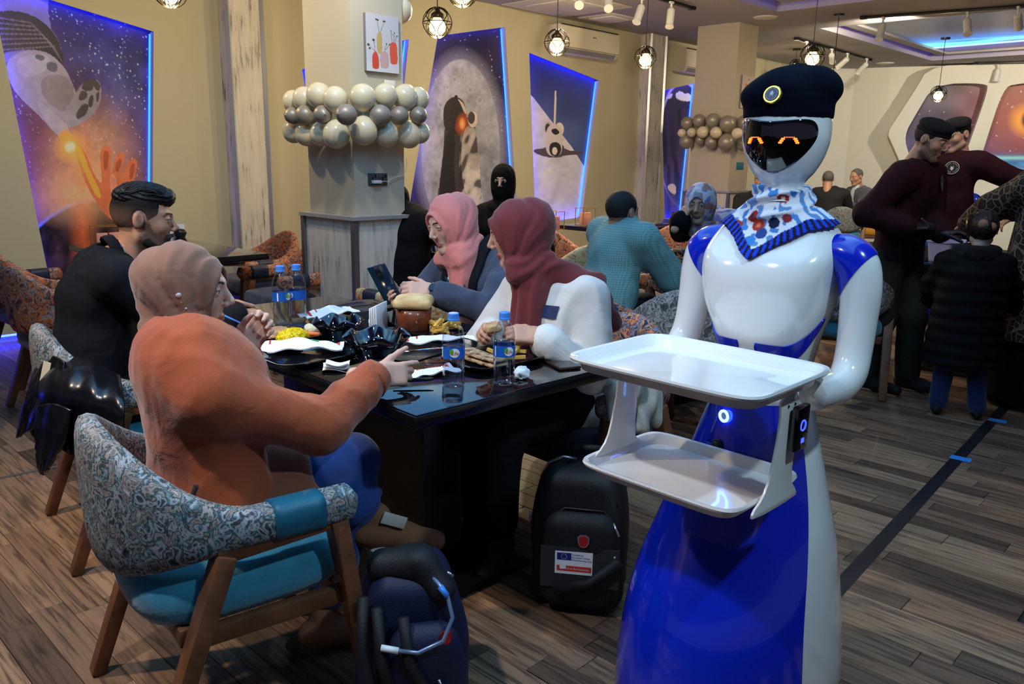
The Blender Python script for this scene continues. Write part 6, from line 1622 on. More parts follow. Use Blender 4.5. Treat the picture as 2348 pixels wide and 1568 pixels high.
p.trousers(cloth_mat('black_trouser_cloth', S(18, 18, 22)), name='trousers'); p.shoes(M('black_leather', S(14, 14, 15), .4))
m_hair = M('black_hair', S(13, 11, 13), .5, spec=.4, bump=.3, bscale=500)
def fh(h):
    sw = .0026 * np.sin((h[:, 0] * .5 + h[:, 2]) * 430 + h[:, 1] * 60 + 2.2 * noise(h * 16)) + .003 * noise(h * 30); d = ell(h, (0, .0, .078), (.067, .094, .044)); d = smin(d, cap(h, (-.026, .070, .090), (.026, .072, .090), .022), .03); d = smin(d, ell(h, (0, -.05, .070), (.062, .050, .038)), .03); return smax(d + sw, .050 - h[:, 2] - .10 * h[:, 1], .012)
ht = p.hair(m_hair, fh, .0042)
g = np.random.default_rng(11); mb = MB()
for k in range(420):                 # combed-back strands over the crown
    x0 = g.uniform(-.062, .062); y0 = g.uniform(-.03, .088); Ls = g.uniform(.04, .075); pts = []
    for t in np.linspace(0, 1, 6):
        y = y0 - Ls * t; x = x0 * (1 + .10 * t); e = max(0.02, 1 - (x / .070) ** 2 - ((y + .0) / .100) ** 2); pts.append(Vector(p.hp((x, y, .079 + .046 * math.sqrt(e) + .004 + .006 * math.sin(PI * t) * g.uniform(.3, 1) - .004 * t))))
    mb.tube(pts, [.0012, .0018, .0018, .0016, .0012, .0005], 4, cap=False)
mb.build('hair_strands', m_hair, ht, smooth=True)
def fs(h): d = smax(ell(h, (0, -.014, .030), (.0775, .0975, .088)), -(np.minimum(.050 - h[:, 1] - .0 * h[:, 2], h[:, 2] + .050 + .5 * np.maximum(h[:, 1] + .01, 0) * 1.0 - .9 * np.maximum(-.02 - h[:, 1], 0) * 0)), .004); er = ell(np.stack([np.abs(h[:, 0]), h[:, 1], h[:, 2]], 1), (.08, -.012, .002), (.03, .024, .034)); return smax(d, -er, .004)
cs = p.hair(VC('cropped_hair', .85, .2, bump=.3, bscale=500), fs, .0045, 'cropped_sides'); vv = np.zeros(len(cs.data.vertices) * 3, np.float32); cs.data.vertices.foreach_get('co', vv); hz = p.toh(vv.reshape(-1, 3)); t = np.clip((hz[:, 2] + .035 - .3 * np.minimum(hz[:, 1], 0) * 0) / .085, 0, 1)[:, None]; set_color(cs.data, np.array(S(140, 104, 88)) * (1 - t) + np.array(S(24, 20, 20)) * t)
def fbd(h):
    q = h.copy(); q[:, 0] = np.abs(q[:, 0]); d = cap(q, (.046, .010, -.070), (.014, .064, -.101), .0215); d = smin(d, ell(h, (0, .073, -.102), (.026, .022, .022)), .02); d = smin(d, cap(q, (.004, .0955, -.048), (.024, .082, -.056), .0062), .008); d = smin(d, cap(q, (.026, .080, -.056), (.026, .070, -.092), .009), .012); return d + .0015 * noise(h * 300)
p.hair(M('beard_hair', S(38, 28, 25), .8, bump=.4, bscale=500), fbd, .0036, 'beard')

# ---- 3: woman in the pink headscarf with a phone
p = Person('smiling woman in pink headscarf and blue-grey cardigan holding a phone', TP(.98, 1.12, 0), -TE2, SK2)
p.sit(lean=12, hip=(0, -.05, .56), turn=6, torso=.44)
p.arm('L', pY(988, 668, 3.10), pole=(-.8, -.1, -.6), fdir=(-.96, -.10, .12), dorsal=(.10, -.75, .6), curls=((30, 40, 25), (34, 42, 28), (40, 44, 30), (44, 48, 32)), thumb=(40, 20))
p.arm('R', pY(935, 690, 3.20), pole=(.8, -.1, -.7), fdir=(-.45, -.70, .05), dorsal=(-.6, .3, -.5), curls=((28, 40, 30),) * 4, thumb=(38, 25))
p.head(c=p.L(pY(1032, 512, 3.33)), face=(-.76, -.65, 0), pitch=17, roll=3, lips=S(180, 112, 104), iris=S(60, 40, 30), open_=.30, vox=.0032)
p.body(); J = p.J
m_cardi = cloth_mat('slate_cardigan', S(64, 72, 92), scale=500, bump=.2); p.top(m_cardi, g=.016, neck=.085, fold=.008, name='cardigan', slv=(.060, .052, .042), cuff=.84)
def f(P): q = p.f_torso(P, .0255); fr = (P - J['chest'].astype(np.float32)) @ np.array((.55, 1, 0), np.float32) * -1; return smax(smax(smax(q, .050 - P[:, 1] + J['chest'][1] * 1.0, .01), np.abs(P[:, 0] - .0) - .062, .01), P[:, 2] - J['neck'][2] + .05, .01)
p.cloth('blouse', f, ['hip', 'waist', 'chest', 'neck'], M('white_blouse', S(222, 220, 232), .8, bump=.1), .17)
for sg in (1, -1):
    def f(P, sg=sg): q = np.abs(p.f_torso(P, .022)) - .008; return smax(smax(q, .03 - P[:, 1] + J['chest'][1], .01), np.abs(P[:, 0] - sg * .085) - .026, .008)
    p.cloth('lapel', f, ['hip', 'waist', 'chest', 'neck'], cloth_mat('black_lapel', S(20, 20, 28)), .17)
p.trousers(cloth_mat('dark_skirt_cloth', S(26, 26, 34)), name='trousers'); p.shoes(M('black_leather', (0, 0, 0)))
m_pink = cloth_mat('pink_crepe', S(224, 134, 128), scale=500, bump=.12)
def extra(P, h, d):
    n = noise(h * 12); q = cap(h, (-.06, .050, -.125), (.075, .035, -.150), .034, .036); q = smin(q, cap(h, (.085, .02, -.15), (.060, -.080, -.130), .036), .03); q = smin(q, cap(h, (-.07, .03, -.13), (-.05, -.08, -.12), .036), .03); q = q + .0055 * np.sin(h[:, 2] * 120 + h[:, 1] * 40 + 3 * n)
    a = J['neck'] + np.array((-.015, .105, -.04)); b_ = J['chest'] + np.array((-.03, .165, -.19)); t = cap(P, a, b_, .050, .040, (1, 0, 0), 1.25) + .006 * np.sin(P[:, 0] * 130); return smin(smin(d, q, .03), t, .04)
p.hijab(m_pink, extra=extra, fold=.005, freq=11, full=.010, drape=False, open_=(.063, .116, .103), keys=['chest'], vox=.0062)
for k in range(26):                  # sequinned neckline
    a = -1.0 + 2.0 * k / 25; o = MB().lathe([(0, .002), (.007, 0), (0, -.002)], 8).build('sequin', M('turquoise_sequin', S(40, 150, 180), .2, metal=.7), p.root); o.location = J['neck'] + np.array((.075 * math.sin(a) * (1 + .2 * (k % 2)), .135 + .0 * math.cos(a) + .01 * (k % 2), -.105 - .05 * math.cos(a) - .016 * (k % 2))); o.rotation_euler = (1.4, k, 0)
w, R_ = J['handL']; q = Matrix(R_.tolist()).to_4x4(); wm = M('steel_watch', S(170, 176, 186), .25, metal=.9)
o = MB(); o.tube([(math.cos(2 * PI * k / 24) * .033, -.006, math.sin(2 * PI * k / 24) * .029) for k in range(24)], .0055, 6, closed=True); wt = o.build('wristwatch', wm, p.root, smooth=True); wt.matrix_basis = Matrix.Translation(Vector(w)) @ q
MB().lathe([(0, .008), (.016, .008), (.018, .0), (.018, -.004)], 20, (0, -.006, .029)).build('watch_dial', M('watch_face', S(20, 40, 70), .1), wt)

# ---- 4: woman in the maroon headscarf and white sweatshirt
p = Person('woman in maroon headscarf and white printed sweatshirt eating a sandwich', TP(.34, .88, 0), -TE2, SK1, scale=.94)
p.sit(lean=13, hip=(0, -.06, .56), turn=8, knees=((.10, .36, .54), (-.10, .36, .54)), feet=((.10, .30, .12), (-.06, .33, .12)), torso=.43)
p.arm('L', (.085, 2.545, .828), pole=(-.55, -.55, -.8), fdir=(-.95, -.12, .10), dorsal=(.1, -.75, .65), curls=((40, 45, 25), (42, 46, 26), (44, 48, 28), (46, 50, 30)), thumb=(35, 35))
p.arm('R', (-.06, 2.66, .822), pole=(.9, -.3, -.7), fdir=(-.55, -.80, .12), dorsal=(-.75, .35, .5), curls=((40, 48, 30), (42, 50, 30), (46, 52, 30), (48, 52, 30)), thumb=(35, 35))
p.head(c=p.L((.012, 2.735, 1.140)), face=(-.99, -.12, 0), pitch=14, lips=S(166, 70, 70), iris=S(50, 34, 26), open_=.55, vox=.0030)
p.body(); J = p.J
m_sw = cloth_mat('white_sweatshirt', S(218, 214, 210), scale=350, bump=.2)
p.top(m_sw, g=.018, neck=.075, fold=.009, hem=(0, .02, -.05), name='sweatshirt', slv=(.058, .054, .046), cuff=.86)
for c in 'L':
    w, e = J['wr' + c], J['el' + c]
    def f(P): d_ = nrm(w - e); a = e + (w - e) * .80; b_ = e + (w - e) * .96; q = cap(P, a, b_, .043, .041); r = cap(P, a - d_ * .02, a, .056, .046); return smin(np.maximum(q, np.maximum(plane(P, b_, d_), -plane(P, a, d_))), r + .003 * noise(P * 60), .012)
    p.cloth('cuff', f, ['wrL', 'elL'], m_sw, .1, vox=.005)
# flag print and lettering on the chest
def print_patch(s, x0, x1, z0, z1, mat, name, off=.0025, fn=None, g=.022, axis=None, n=14):
    """patch of cloth print laid on the front of the garment (local x range, height range)"""
    def surfy(x, z):
        ys = np.linspace(.45, -.2, 260); P = np.stack([np.full(260, x), ys, np.full(260, z)], 1).astype(np.float32); d = fn(P); i = int(np.argmax(d < 0)); return float(ys[i])
    mb = MB(); mb.grid(lambda u, v: Vector((x0 + (x1 - x0) * u, surfy(x0 + (x1 - x0) * u, z0 + (z1 - z0) * v) + off, z0 + (z1 - z0) * v)), n, n); return mb.build(name, mat, s.root, smooth=True)
fnl = lambda P: p.f_torso(P, .020)
zc = J['chest'][2]
for (z0, z1, col, nm) in ((zc - .055, zc - .015, S(34, 44, 84), 'print_band'), (zc - .145, zc - .085, S(190, 40, 60), 'print_band'), (zc - .165, zc - .145, S(34, 44, 84), 'print_band')): print_patch(p, -.115, .075, z0 + .055, z1 + .055, M('print_%d' % int(z0 * 1000), col, .8), nm, .006, fnl)
tm = text_mesh('heart', .042); tv = np.zeros(len(tm.vertices) * 3); tm.vertices.foreach_get('co', tv); tv = tv.reshape(-1, 3)
ys = np.linspace(.45, -.2, 260)
for i, (x, y, z) in enumerate(tv):
    X, Z = .035 - x, zc - .013 + y; P = np.stack([np.full(260, X), ys, np.full(260, Z)], 1).astype(np.float32); d = fnl(P); tm.vertices[i].co = (X, ys[int(np.argmax(d < 0))] + .007, Z)
link('print_lettering', tm, M('navy_print', S(34, 40, 76), .8), p.root)
p.trousers(cloth_mat('black_trouser_cloth', (0, 0, 0)), name='trousers', to=.82); p.shoes(M('black_canvas_shoe', S(18, 18, 19), .8), ((.1, .55, -.80), (.0, .55, -.80)), L_=.26)
m_mar = cloth_mat('maroon_jersey', S(112, 46, 50), scale=500, bump=.12)
def extra(P, h, d):
    n = noise(h * 12); q = cap(h, (-.07, .052, -.120), (.080, .030, -.135), .034, .036); q = smin(q, cap(h, (.085, .02, -.135), (.070, -.085, -.125), .038), .03); q = smin(q, cap(h, (-.075, .03, -.12), (-.06, -.09, -.13), .038), .03); q = q + .0055 * np.sin(h[:, 2] * 120 + h[:, 1] * 40 + 3 * n)
    a = J['neck'] + np.array((.0, .100, -.03)); m_ = J['chest'] + np.array((.005, .165, -.10)); b_ = J['chest'] + np.array((.0, .20, -.245)); t = smin(cap(P, a, m_, .056, .050, (1, 0, 0), 1.2), cap(P, m_, b_, .050, .036, (1, 0, 0), 1.25), .03) + .0055 * np.sin(P[:, 0] * 150)
    # end thrown over the left shoulder
    c1 = J['neck'] + np.array((-.07, .0, .01)); c2 = J['shL'] + np.array((.045, -.050, .045)); c3 = J['shL'] + np.array((.0, -.110, -.10)); u = smin(cap(P, c1, c2, .048, .040, (0, 1, 0), 1.2), cap(P, c2, c3, .036, .030, (.3, 1, 0), 1.5), .03) + .004 * np.sin(P[:, 0] * 90 + P[:, 2] * 60 + 2 * noise(P * 9))
    return smin(smin(smin(d, q, .03), t, .035), u, .04)
p.hijab(m_mar, extra=extra, fold=.005, freq=11, full=.018, drape=False, open_=(.063, .118, .104), keys=['chest'], vox=.0062)
def f(P): a = np.array((.02, .24, .66)); b_ = np.array((-.05, .13, .50)); return cap(P, a, b_, .03, .05, (1, 0, 0), 1.5) + .006 * np.sin(P[:, 0] * 110 + P[:, 2] * 30)
p.cloth('scarf_end', f, None, m_mar, lo=np.array((-.2, .0, .40)), hi=np.array((.2, .35, .75)), vox=.007)
# ============================================================ PEOPLE FURTHER BACK
def bald_short(hs=1.0):
    def fh(h): d = ell(h, (0, -.016, .034), (.078, .098, .088)); cut = np.minimum(.048 - h[:, 1] + .25 * (h[:, 2] - .06), h[:, 2] + .055 + .9 * np.minimum(np.maximum(h[:, 1] + .02, 0), .05)); er = ell(np.stack([np.abs(h[:, 0]), h[:, 1], h[:, 2]], 1), (.08, -.012, .002), (.03, .022, .032)); return smax(smax(d, -cut, .004), -er, .004)
    return fh
def beret_fn(side=1):
    def f(h): d = ell(h, (0, -.008, .086), (.085, .106, .042)); d = smin(d, ell(h, (side * .036, .0, .072), (.052, .080, .030)), .03); b = np.maximum(ell(h, (0, -.010, .05), (.082, .104, .095)), np.abs(h[:, 2] - .050) - .013); return smin(smax(d, .052 - h[:, 2], .006), b, .006)
    return f
m_bfelt = M('black_felt', S(12, 12, 14), .9, bump=.15, bscale=300)
# ---- man in the teal shirt, back turned
p = Person('man in teal checked shirt with his back turned, elbows on a table', (.54, 4.36, 0), (.80, .60), SK4, fem=False, vox=.011)
p.sit(lean=15, hip=(0, -.06, .56), turn=-8, sh_w=.19, torso=.47)
p.arm('R', (.88, 4.60, .80), pole=(.9, -.3, -.6), fdir=(.1, .9, .1)); p.arm('L', (.90, 4.90, .82), pole=(-.9, -.2, -.6), fdir=(.5, .4, .2))
p.head(c=p.L((.585, 4.40, 1.105)), face=(.75, .66, 0), pitch=6, hair=S(30, 26, 26), vox=.006); p.body()
def teal_check():
    m, nt, b = nodes('teal_check_cloth'); L = nt.links.new; tc = N(nt, 'ShaderNodeTexCoord'); w1 = N(nt, 'ShaderNodeTexWave'); w1.inputs['Scale'].default_value = 26; w1.bands_direction = 'X'; w2 = N(nt, 'ShaderNodeTexWave'); w2.inputs['Scale'].default_value = 26; w2.bands_direction = 'Z'
    L(tc.outputs['Object'], w1.inputs[0]); L(tc.outputs['Object'], w2.inputs[0]); ad = N(nt, 'ShaderNodeMath', operation='ADD'); L(w1.outputs['Fac'], ad.inputs[0]); L(w2.outputs['Fac'], ad.inputs[1]); r = ramp(nt, ad.outputs[0], [(0.0, S(84, 126, 130)), (.7, S(106, 150, 152)), (1, S(120, 162, 160))]); L(r.outputs[0], b.inputs['Base Color']); b.inputs['Roughness'].default_value = .8; return m
m_tc = teal_check(); p.collar(m_tc, .060, .03, .3); p.top(m_tc, g=.024, neck=.05, fold=.007, name='shirt', slv=(.066, .060, .050)); p.trousers(cloth_mat('dark_grey_cloth', S(34, 36, 40))); p.shoes(M('black_leather', (0, 0, 0)))
p.hair(M('dark_cropped_hair', S(24, 20, 20), .7, bump=.4, bscale=300), bald_short(), .006)
# ---- woman in the floral scarf
p = Person('woman in white floral headscarf and black coat, hand raised to her mouth', (1.40, 5.36, 0), (-.62, -.78), SK1, vox=.010)
p.sit(lean=20, hip=(0, -.02, .57)); p.arm('R', (1.00, 4.90, 1.035), pole=(.6, .3, -.9), fdir=(.35, .12, .62), dorsal=(-.7, -.6, .3), curls=((40, 60, 40),) * 4, thumb=(25, 35)); p.arm('L', (1.30, 4.78, .80), pole=(-.8, -.1, -.7))
p.head(c=p.L((1.125, 4.955, 1.135)), face=(-.42, -.90, 0), pitch=12, open_=.5, lips=S(150, 90, 86), vox=.0045); p.body()
p.top(cloth_mat('black_coat_cloth', S(16, 15, 20)), g=.024, neck=.07, name='coat', slv=(.062, .056, .048)); p.trousers(cloth_mat('black_skirt_cloth', S(16, 15, 20)), name='skirt'); p.shoes(M('black_leather', (0, 0, 0)))
def fl(v):
    c = np.zeros((len(v), 3)) + np.array(S(214, 206, 214)); n = noise((v * 22).astype(np.float32)); n2 = noise((v * 26 + 9).astype(np.float32)); c[n > .30] = S(140, 130, 186); c[n2 > .42] = S(186, 130, 116); c[(n < -.48)] = S(150, 150, 170); return c
def extra(P, h, d): J = p.J; a = J['shL'] + np.array((-.03, .0, .02)); b = smin(cap(P, J['neck'], J['shL'] + np.array((-.02, -.02, .03)), .085, .075), cap(P, J['neck'] + np.array((0, .07, -.05)), J['chest'] + np.array((.02, .14, -.08)), .085, .07, (1, 0, 0), 1.3), .04); return smin(d, b + .006 * np.sin(P[:, 2] * 60 + P[:, 0] * 40), .04)
p.hijab(VC('floral_scarf_cloth', .85, .2), extra=extra, fold=.004, paint=fl, full=.014, vox=.008)
# ---- woman in the black face veil, and her neighbour
m_abaya = cloth_mat('black_abaya', S(9, 9, 11), bump=.08)
p = Person('woman in black face veil sitting in front of the astronaut mural', (-.08, 6.02, 0), (-.25, -.97), SK2, vox=.012); p.sit(lean=6); p.arm('R', (-.25, 5.72, .80), fdir=(0, -1, 0)); p.arm('L', (.10, 5.72, .80), fdir=(0, -1, 0)); p.head(c=p.L((-.085, 5.98, 1.225)), face=(-.22, -.97, 0), pitch=8, vox=.005); p.body()
p.top(m_abaya, g=.04, neck=0, name='abaya'); p.trousers(m_abaya, name='abaya_skirt', g=.04)
def extra(P, h, d): return smax(smin(d, ell(h, (0, .0, -.07), (.085, .105, .085)), .03), -ell(h, (0, .125, .0125), (.044, .05, .0095)), .004)
p.hijab(m_abaya, extra=extra, open_=(.001, .001, .001), fold=.002, name='face_veil', vox=.006, chest=.13)
p = Person('person wrapped in black half hidden by the right edge of the near pillar', (-.72, 5.35, 0), (.5, .8), SK2, vox=.013); p.sit(lean=12); p.arm('R', (-.42, 5.35, .78), pole=(1, -.2, -.5)); p.arm('L', (-.8, 5.75, .8)); p.head(c=p.L((-.78, 5.42, 1.10)), face=(.3, .95, 0), vox=.007); p.body(); p.top(m_abaya, g=.035, neck=0, name='abaya'); p.trousers(m_abaya, name='abaya_skirt', g=.03); p.hijab(m_abaya, name='headscarf', fold=.003, vox=.009)
# ---- three men at the far tables
p = Person('bearded man in dark jacket just left of the robot chin', (2.66, 8.9, 0), (-.2, -.98), SK3, fem=False, vox=.014); p.sit(lean=4); p.arm('R', (2.52, 8.55, .80), fdir=(.3, -.9, 0)); p.arm('L', (2.85, 8.55, .82), fdir=(-.3, -.9, 0)); p.head(c=p.L((2.66, 8.86, 1.195)), face=(-.55, -.83, 0), pitch=10, beard=S(40, 32, 30), hair=S(30, 26, 26), vox=.006); p.body(); p.top(cloth_mat('charcoal_jacket_cloth', S(40, 40, 42)), g=.03, name='jacket'); p.trousers(cloth_mat('dark_grey_cloth', (0, 0, 0))); p.hair(M('dark_cropped_hair', (0, 0, 0)), bald_short(), .007)
p = Person('man in dark grey jacket turned away right of the robot neck', (4.45, 11.6, 0), (.5, .85), SK3, fem=False, vox=.014); p.sit(lean=14); p.arm('R', (4.75, 11.9, .8)); p.arm('L', (4.5, 12.1, .8)); p.head(c=p.L((4.43, 11.65, 1.15)), face=(.3, .95, 0), pitch=10, hair=S(70, 66, 66), vox=.007); p.body(); p.top(cloth_mat('charcoal_jacket_cloth', (0, 0, 0)), g=.03, name='jacket'); p.trousers(cloth_mat('dark_grey_cloth', (0, 0, 0))); p.hair(M('greying_hair', S(90, 86, 84), .7), bald_short(), .008)
p = Person('man in grey suit jacket sitting with folded hands by the far wall', (5.07, 12.05, 0), (-.93, -.30), SK3, fem=False, vox=.013); p.sit(lean=10, sh_w=.19); p.arm('R', (4.77, 12.05, .84), fdir=(-.9, -.2, .1)); p.arm('L', (4.79, 11.92, .84), fdir=(-.9, .2, .1)); p.head(c=p.L((4.98, 12.02, 1.185)), face=(-.90, -.43, 0), pitch=14, hair=S(60, 54, 52), lips=S(140, 90, 84), vox=.0055); p.body()
p.top(cloth_mat('grey_suit_cloth', S(76, 80, 92)), g=.032, name='suit_jacket', neck=.08); J = p.J
def f(P): q = p.f_torso(P, .036); return smax(smax(q, .06 - P[:, 1] + J['chest'][1], .01), np.abs(P[:, 0]) - .05, .01)
p.cloth('shirt', f, ['waist', 'chest', 'neck'], M('pale_blue_shirt', S(186, 196, 206), .8), .16, vox=.011); p.trousers(cloth_mat('blue_grey_trouser_cloth', S(60, 72, 96))); p.shoes(M('black_leather', (0, 0, 0))); p.hair(M('greying_hair', (0, 0, 0)), bald_short(), .008)
# ---- waiters in maroon
m_crew = cloth_mat('burgundy_knit', S(46, 16, 24), scale=300); m_crewbadge = M('badge_black_print', S(18, 16, 18), .7); m_bprint = M('badge_white_print', S(206, 200, 196), .7)
def chest_badge(p, x, z, r, g):
    fn = lambda P: p.f_torso(P, g); ys = np.linspace(.4, -.2, 400); P = np.stack([np.full(400, x), ys, np.full(400, z)], 1).astype(np.float32); d = fn(P); y = float(ys[int(np.argmax(d < 0))])
    e = .01; P = np.array([(x + e, y, z), (x - e, y, z), (x, y + e, z), (x, y - e, z), (x, y, z + e), (x, y, z - e)], np.float32); d = fn(P); n = Vector((d[0] - d[1], d[2] - d[3], d[4] - d[5])).normalized(); c = Vector((x, y, z)) + n * .010
    o = disc('chest_badge', c, n, r, m_crewbadge, p.root, .0015); q = Matrix.Translation(c + n * .0018) @ (n.to_track_quat('Z', 'Y').to_matrix().to_4x4())
    mb = MB(); 
    for k in range(32):
        a0, a1 = 2 * PI * k / 32, 2 * PI * (k + 1) / 32
        mb.add([q @ Vector((math.cos(a) * rr, math.sin(a) * rr, 0)) for a, rr in ((a0, r * .96), (a1, r * .96), (a1, r * .90), (a0, r * .90))], [(0, 1, 2, 3)])
    mb.build('badge_ring', m_bprint, o); emblem(o, q, r * .88, m_bprint)
p = Person('front waiter in burgundy sweatshirt and black beret writing an order', (2.33, 4.92, 0), (.55, -.83), S(186, 138, 112), fem=False, vox=.009)
p.stand(1.66, lean=10, feet=((-.02 + .12, -.05, .09), (-.12, .10, .09)), turn=6)
p.arm('R', pY(2090, 522, 4.66), pole=(.5, -.6, -.6), fdir=(.85, -.15, .12), dorsal=(.1, -.5, .8), curls=((28, 30, 20), (30, 34, 24), (36, 36, 24), (40, 40, 26))); p.arm('L', pY(2160, 535, 4.66), pole=(-.6, -.6, -.6), fdir=(.75, -.35, .10), curls=((25, 30, 20),) * 4)
p.head(c=p.L(pY(2136, 322, 4.78)), face=(.66, -.75, 0), pitch=20, beard=S(76, 56, 48), hair=S(36, 28, 26), lips=S(160, 96, 90), open_=.35, vox=.0038); p.body()
p.top(m_crew, g=.026, neck=.068, fold=.008, name='sweatshirt', slv=(.064, .056, .046), cuff=.86); chest_badge(p, -.085, p.J['chest'][2] + .06, .045, .026); p.trousers(cloth_mat('olive_trouser_cloth', S(44, 44, 36)), r=(.096, .080, .066), g=.010); p.shoes(M('black_trainer', S(14, 14, 15), .7), L_=.29); p.hair(m_bfelt, beret_fn(1), .006, 'beret'); p.hair(M('dark_cropped_hair', (0, 0, 0)), bald_short(), .006)
J = p.J; n = Vector(p.J['Rh'] @ np.array((-.3, .9, .1))); disc('beret_badge', Vector(p.hp((-.026, .093, .070))), n, .018, m_goldp, p.root, .003)
for c in 'RL':                       # black gloves
    _, side, w, R_, fn = [q for q in p.parts if q[1] == c][0]
    v, f = surface(lambda P: fn(P) - .0022, (-.09, -.09, -.13), (.09, .20, .06), .006); link('glove', np_mesh('glove', relax(v, f, 1) @ R_.T + w, f), M('black_glove', S(14, 14, 16), .5), p.root)
w, R_ = J['handR']; q = Matrix(R_.tolist()); o = MB().tube([Vector((-.01, .05, .05)), Vector((-.03, .13, -.05))], .004, 8).build('pen', M('grey_pen', S(150, 150, 156), .3, metal=.5)); o.matrix_world = p.root.matrix_basis @ Matrix.Translation(Vector(w)) @ q.to_4x4(); tag(o, 'slim pen held in the front waiter gloved hand', 'pen')
p = Person('second waiter in burgundy sweatshirt and black beret, behind the first', (3.17, 6.02, 0), (-.72, -.69), S(190, 150, 130), fem=False, vox=.011); p.stand(1.74, lean=4)
p.arm('R', (2.93, 5.95, 1.05), pole=(.8, -.5, -.3), fdir=(-.6, -.6, -.3)); p.arm('L', (3.55, 5.85, 1.02), pole=(-.9, -.4, -.2), fdir=(-.7, -.2, -.4)); p.head(c=p.L(pY(2192, 310, 5.95)), face=(-.93, -.36, 0), pitch=14, hair=S(30, 24, 22), vox=.0045); p.body()
p.top(m_crew, g=.026, neck=.068, fold=.008, name='sweatshirt', slv=(.064, .056, .046), cuff=.86); chest_badge(p, -.06, p.J['chest'][2] + .08, .048, .026); p.trousers(cloth_mat('olive_trouser_cloth', (0, 0, 0))); p.shoes(M('black_trainer', (0, 0, 0))); p.hair(m_bfelt, beret_fn(-1), .007, 'beret'); p.hair(M('dark_cropped_hair', (0, 0, 0)), bald_short(), .007)
# ---- girl in the black quilted coat
p = Person('girl in long black quilted coat and jeans with her back turned', (2.50, 4.36, 0), (.42, .90), SK2, vox=.011, scale=.7); p.stand(1.07, lean=4, feet=((.11, 0, .06), (-.09, 0, .06)), sh_w=.20); p.arm('R', (2.82, 4.52, .62), pole=(1, -.4, -.2)); p.arm('L', (2.44, 4.62, .62), pole=(-1, -.4, -.2)); p.head(c=p.L((2.53, 4.39, 1.045)), face=(.35, .93, 0), hair=S(14, 12, 12), scale=1.12, vox=.006); p.body(); J = p.J
def f(P):
    d = cap(P, J['hip'] + np.array((0, 0, -.26)), J['chest'], .165, .135, (1, 0, 0), 1.22); d = smin(d, cap(P, J['shL'], J['shR'], .072), .05)
    for c in 'RL': d = smin(d, p.f_arm(P, c, .030, .92, (.062, .058, .054)), .03)
    d = d - .010 * np.abs(np.sin(P[:, 2] * 44 + .6 * noise(P * 6))) + .004; return smax(d, .30 - P[:, 2], .03)
p.cloth('quilted_coat', f, p.ARMS, M('black_quilted_nylon', S(7, 7, 9), .75, spec=.2, bump=.2, bscale=30), .26); p.trousers(cloth_mat('dark_jean_cloth', S(34, 44, 84), var=.3), r=(.10, .085, .080), g=.0); p.shoes(M('black_trainer', (0, 0, 0)), L_=.24)
def fu(P): d = np.abs(np.sqrt(((P - J['neck'] - np.array((0, 0, .03))) ** 2 * np.array((1, 1, 1.6))).sum(1)) - .085) - .035 + .008 * noise(P * 60); return smax(d, np.abs(P[:, 2] - J['neck'][2] - .02) - .05, .02)
p.cloth('fur_collar', fu, ['neck'], M('black_fur', S(16, 14, 15), .95, bump=1.0, bscale=200), .18, vox=.009)
p.hair(M('dark_brown_hair', S(20, 15, 14), .5, bump=.5, bscale=80), lambda h: smin(smax(ell(h, (0, -.02, .028), (.086, .106, .098)), -(np.minimum(.045 - h[:, 1], h[:, 2] + .06)), .006) + .002 * np.sin(h[:, 0] * 200), ell(h, (0.0, -.125, .02), (.035, .035, .045)), .02), .007)
o = MB().lathe([(math.sin(PI * k / 8), -math.cos(PI * k / 8)) for k in range(9)], 12).build('hair_bobble', M('tan_bobble', S(150, 110, 88), .8), p.root, smooth=True); o.location = p.hp((-.02, -.125, .045)); o.scale = (.026,) * 3
o = MB().lathe([(math.sin(PI * k / 8), -math.cos(PI * k / 8)) for k in range(9)], 12).build('hair_bobble', M('tan_bobble', (0, 0, 0)), p.root, smooth=True); o.location = p.hp((.028, -.12, .03)); o.scale = (.024,) * 3
o = MB().tube([(0, -.03, 0), (0, 0, .008), (0, .03, 0)], .005, 6).build('hair_clip', M('gold_clip', S(196, 160, 90), .3, metal=.8), p.root, smooth=True); o.location = p.hp((-.094, -.01, .045)); o.rotation_euler = (.9, 0, 0)
# ---- woman in the leopard print at the right edge
p = Person('woman in leopard print abaya cut by the right edge', (3.10, 4.62, 0), (.2, .98), SK2, vox=.012); p.stand(1.60, lean=12); p.arm('L', (2.86, 5.15, 1.02), pole=(-1, -.2, -.4)); p.arm('R', (3.45, 5.0, 1.0), pole=(1, -.2, -.4)); p.head(c=p.L((3.12, 4.70, 1.42)), face=(.1, .99, 0), vox=.007); p.body(); J = p.J
def leopard():
    m, nt, b = nodes('leopard_cloth'); L = nt.links.new; tc = N(nt, 'ShaderNodeTexCoord'); n = N(nt, 'ShaderNodeTexNoise'); n.inputs['Scale'].default_value = 9; L(tc.outputs['Object'], n.inputs['Vector']); mx = N(nt, 'ShaderNodeMix', data_type='VECTOR'); mx.inputs[0].default_value = .06; L(tc.outputs['Object'], mx.inputs[4]); L(n.outputs['Color'], mx.inputs[5])
    v = N(nt, 'ShaderNodeTexVoronoi'); v.inputs['Scale'].default_value = 26; v.feature = 'DISTANCE_TO_EDGE'; L(mx.outputs[1], v.inputs['Vector']); r = ramp(nt, v.outputs['Distance'], [(0.0, S(120, 104, 84)), (.06, S(112, 96, 78)), (.09, S(12, 11, 11)), (.24, S(14, 12, 12)), (.3, S(40, 32, 26)), (1, S(46, 36, 30))]); L(r.outputs[0], b.inputs['Base Color']); b.inputs['Roughness'].default_value = .8; return m
m_leo = leopard()
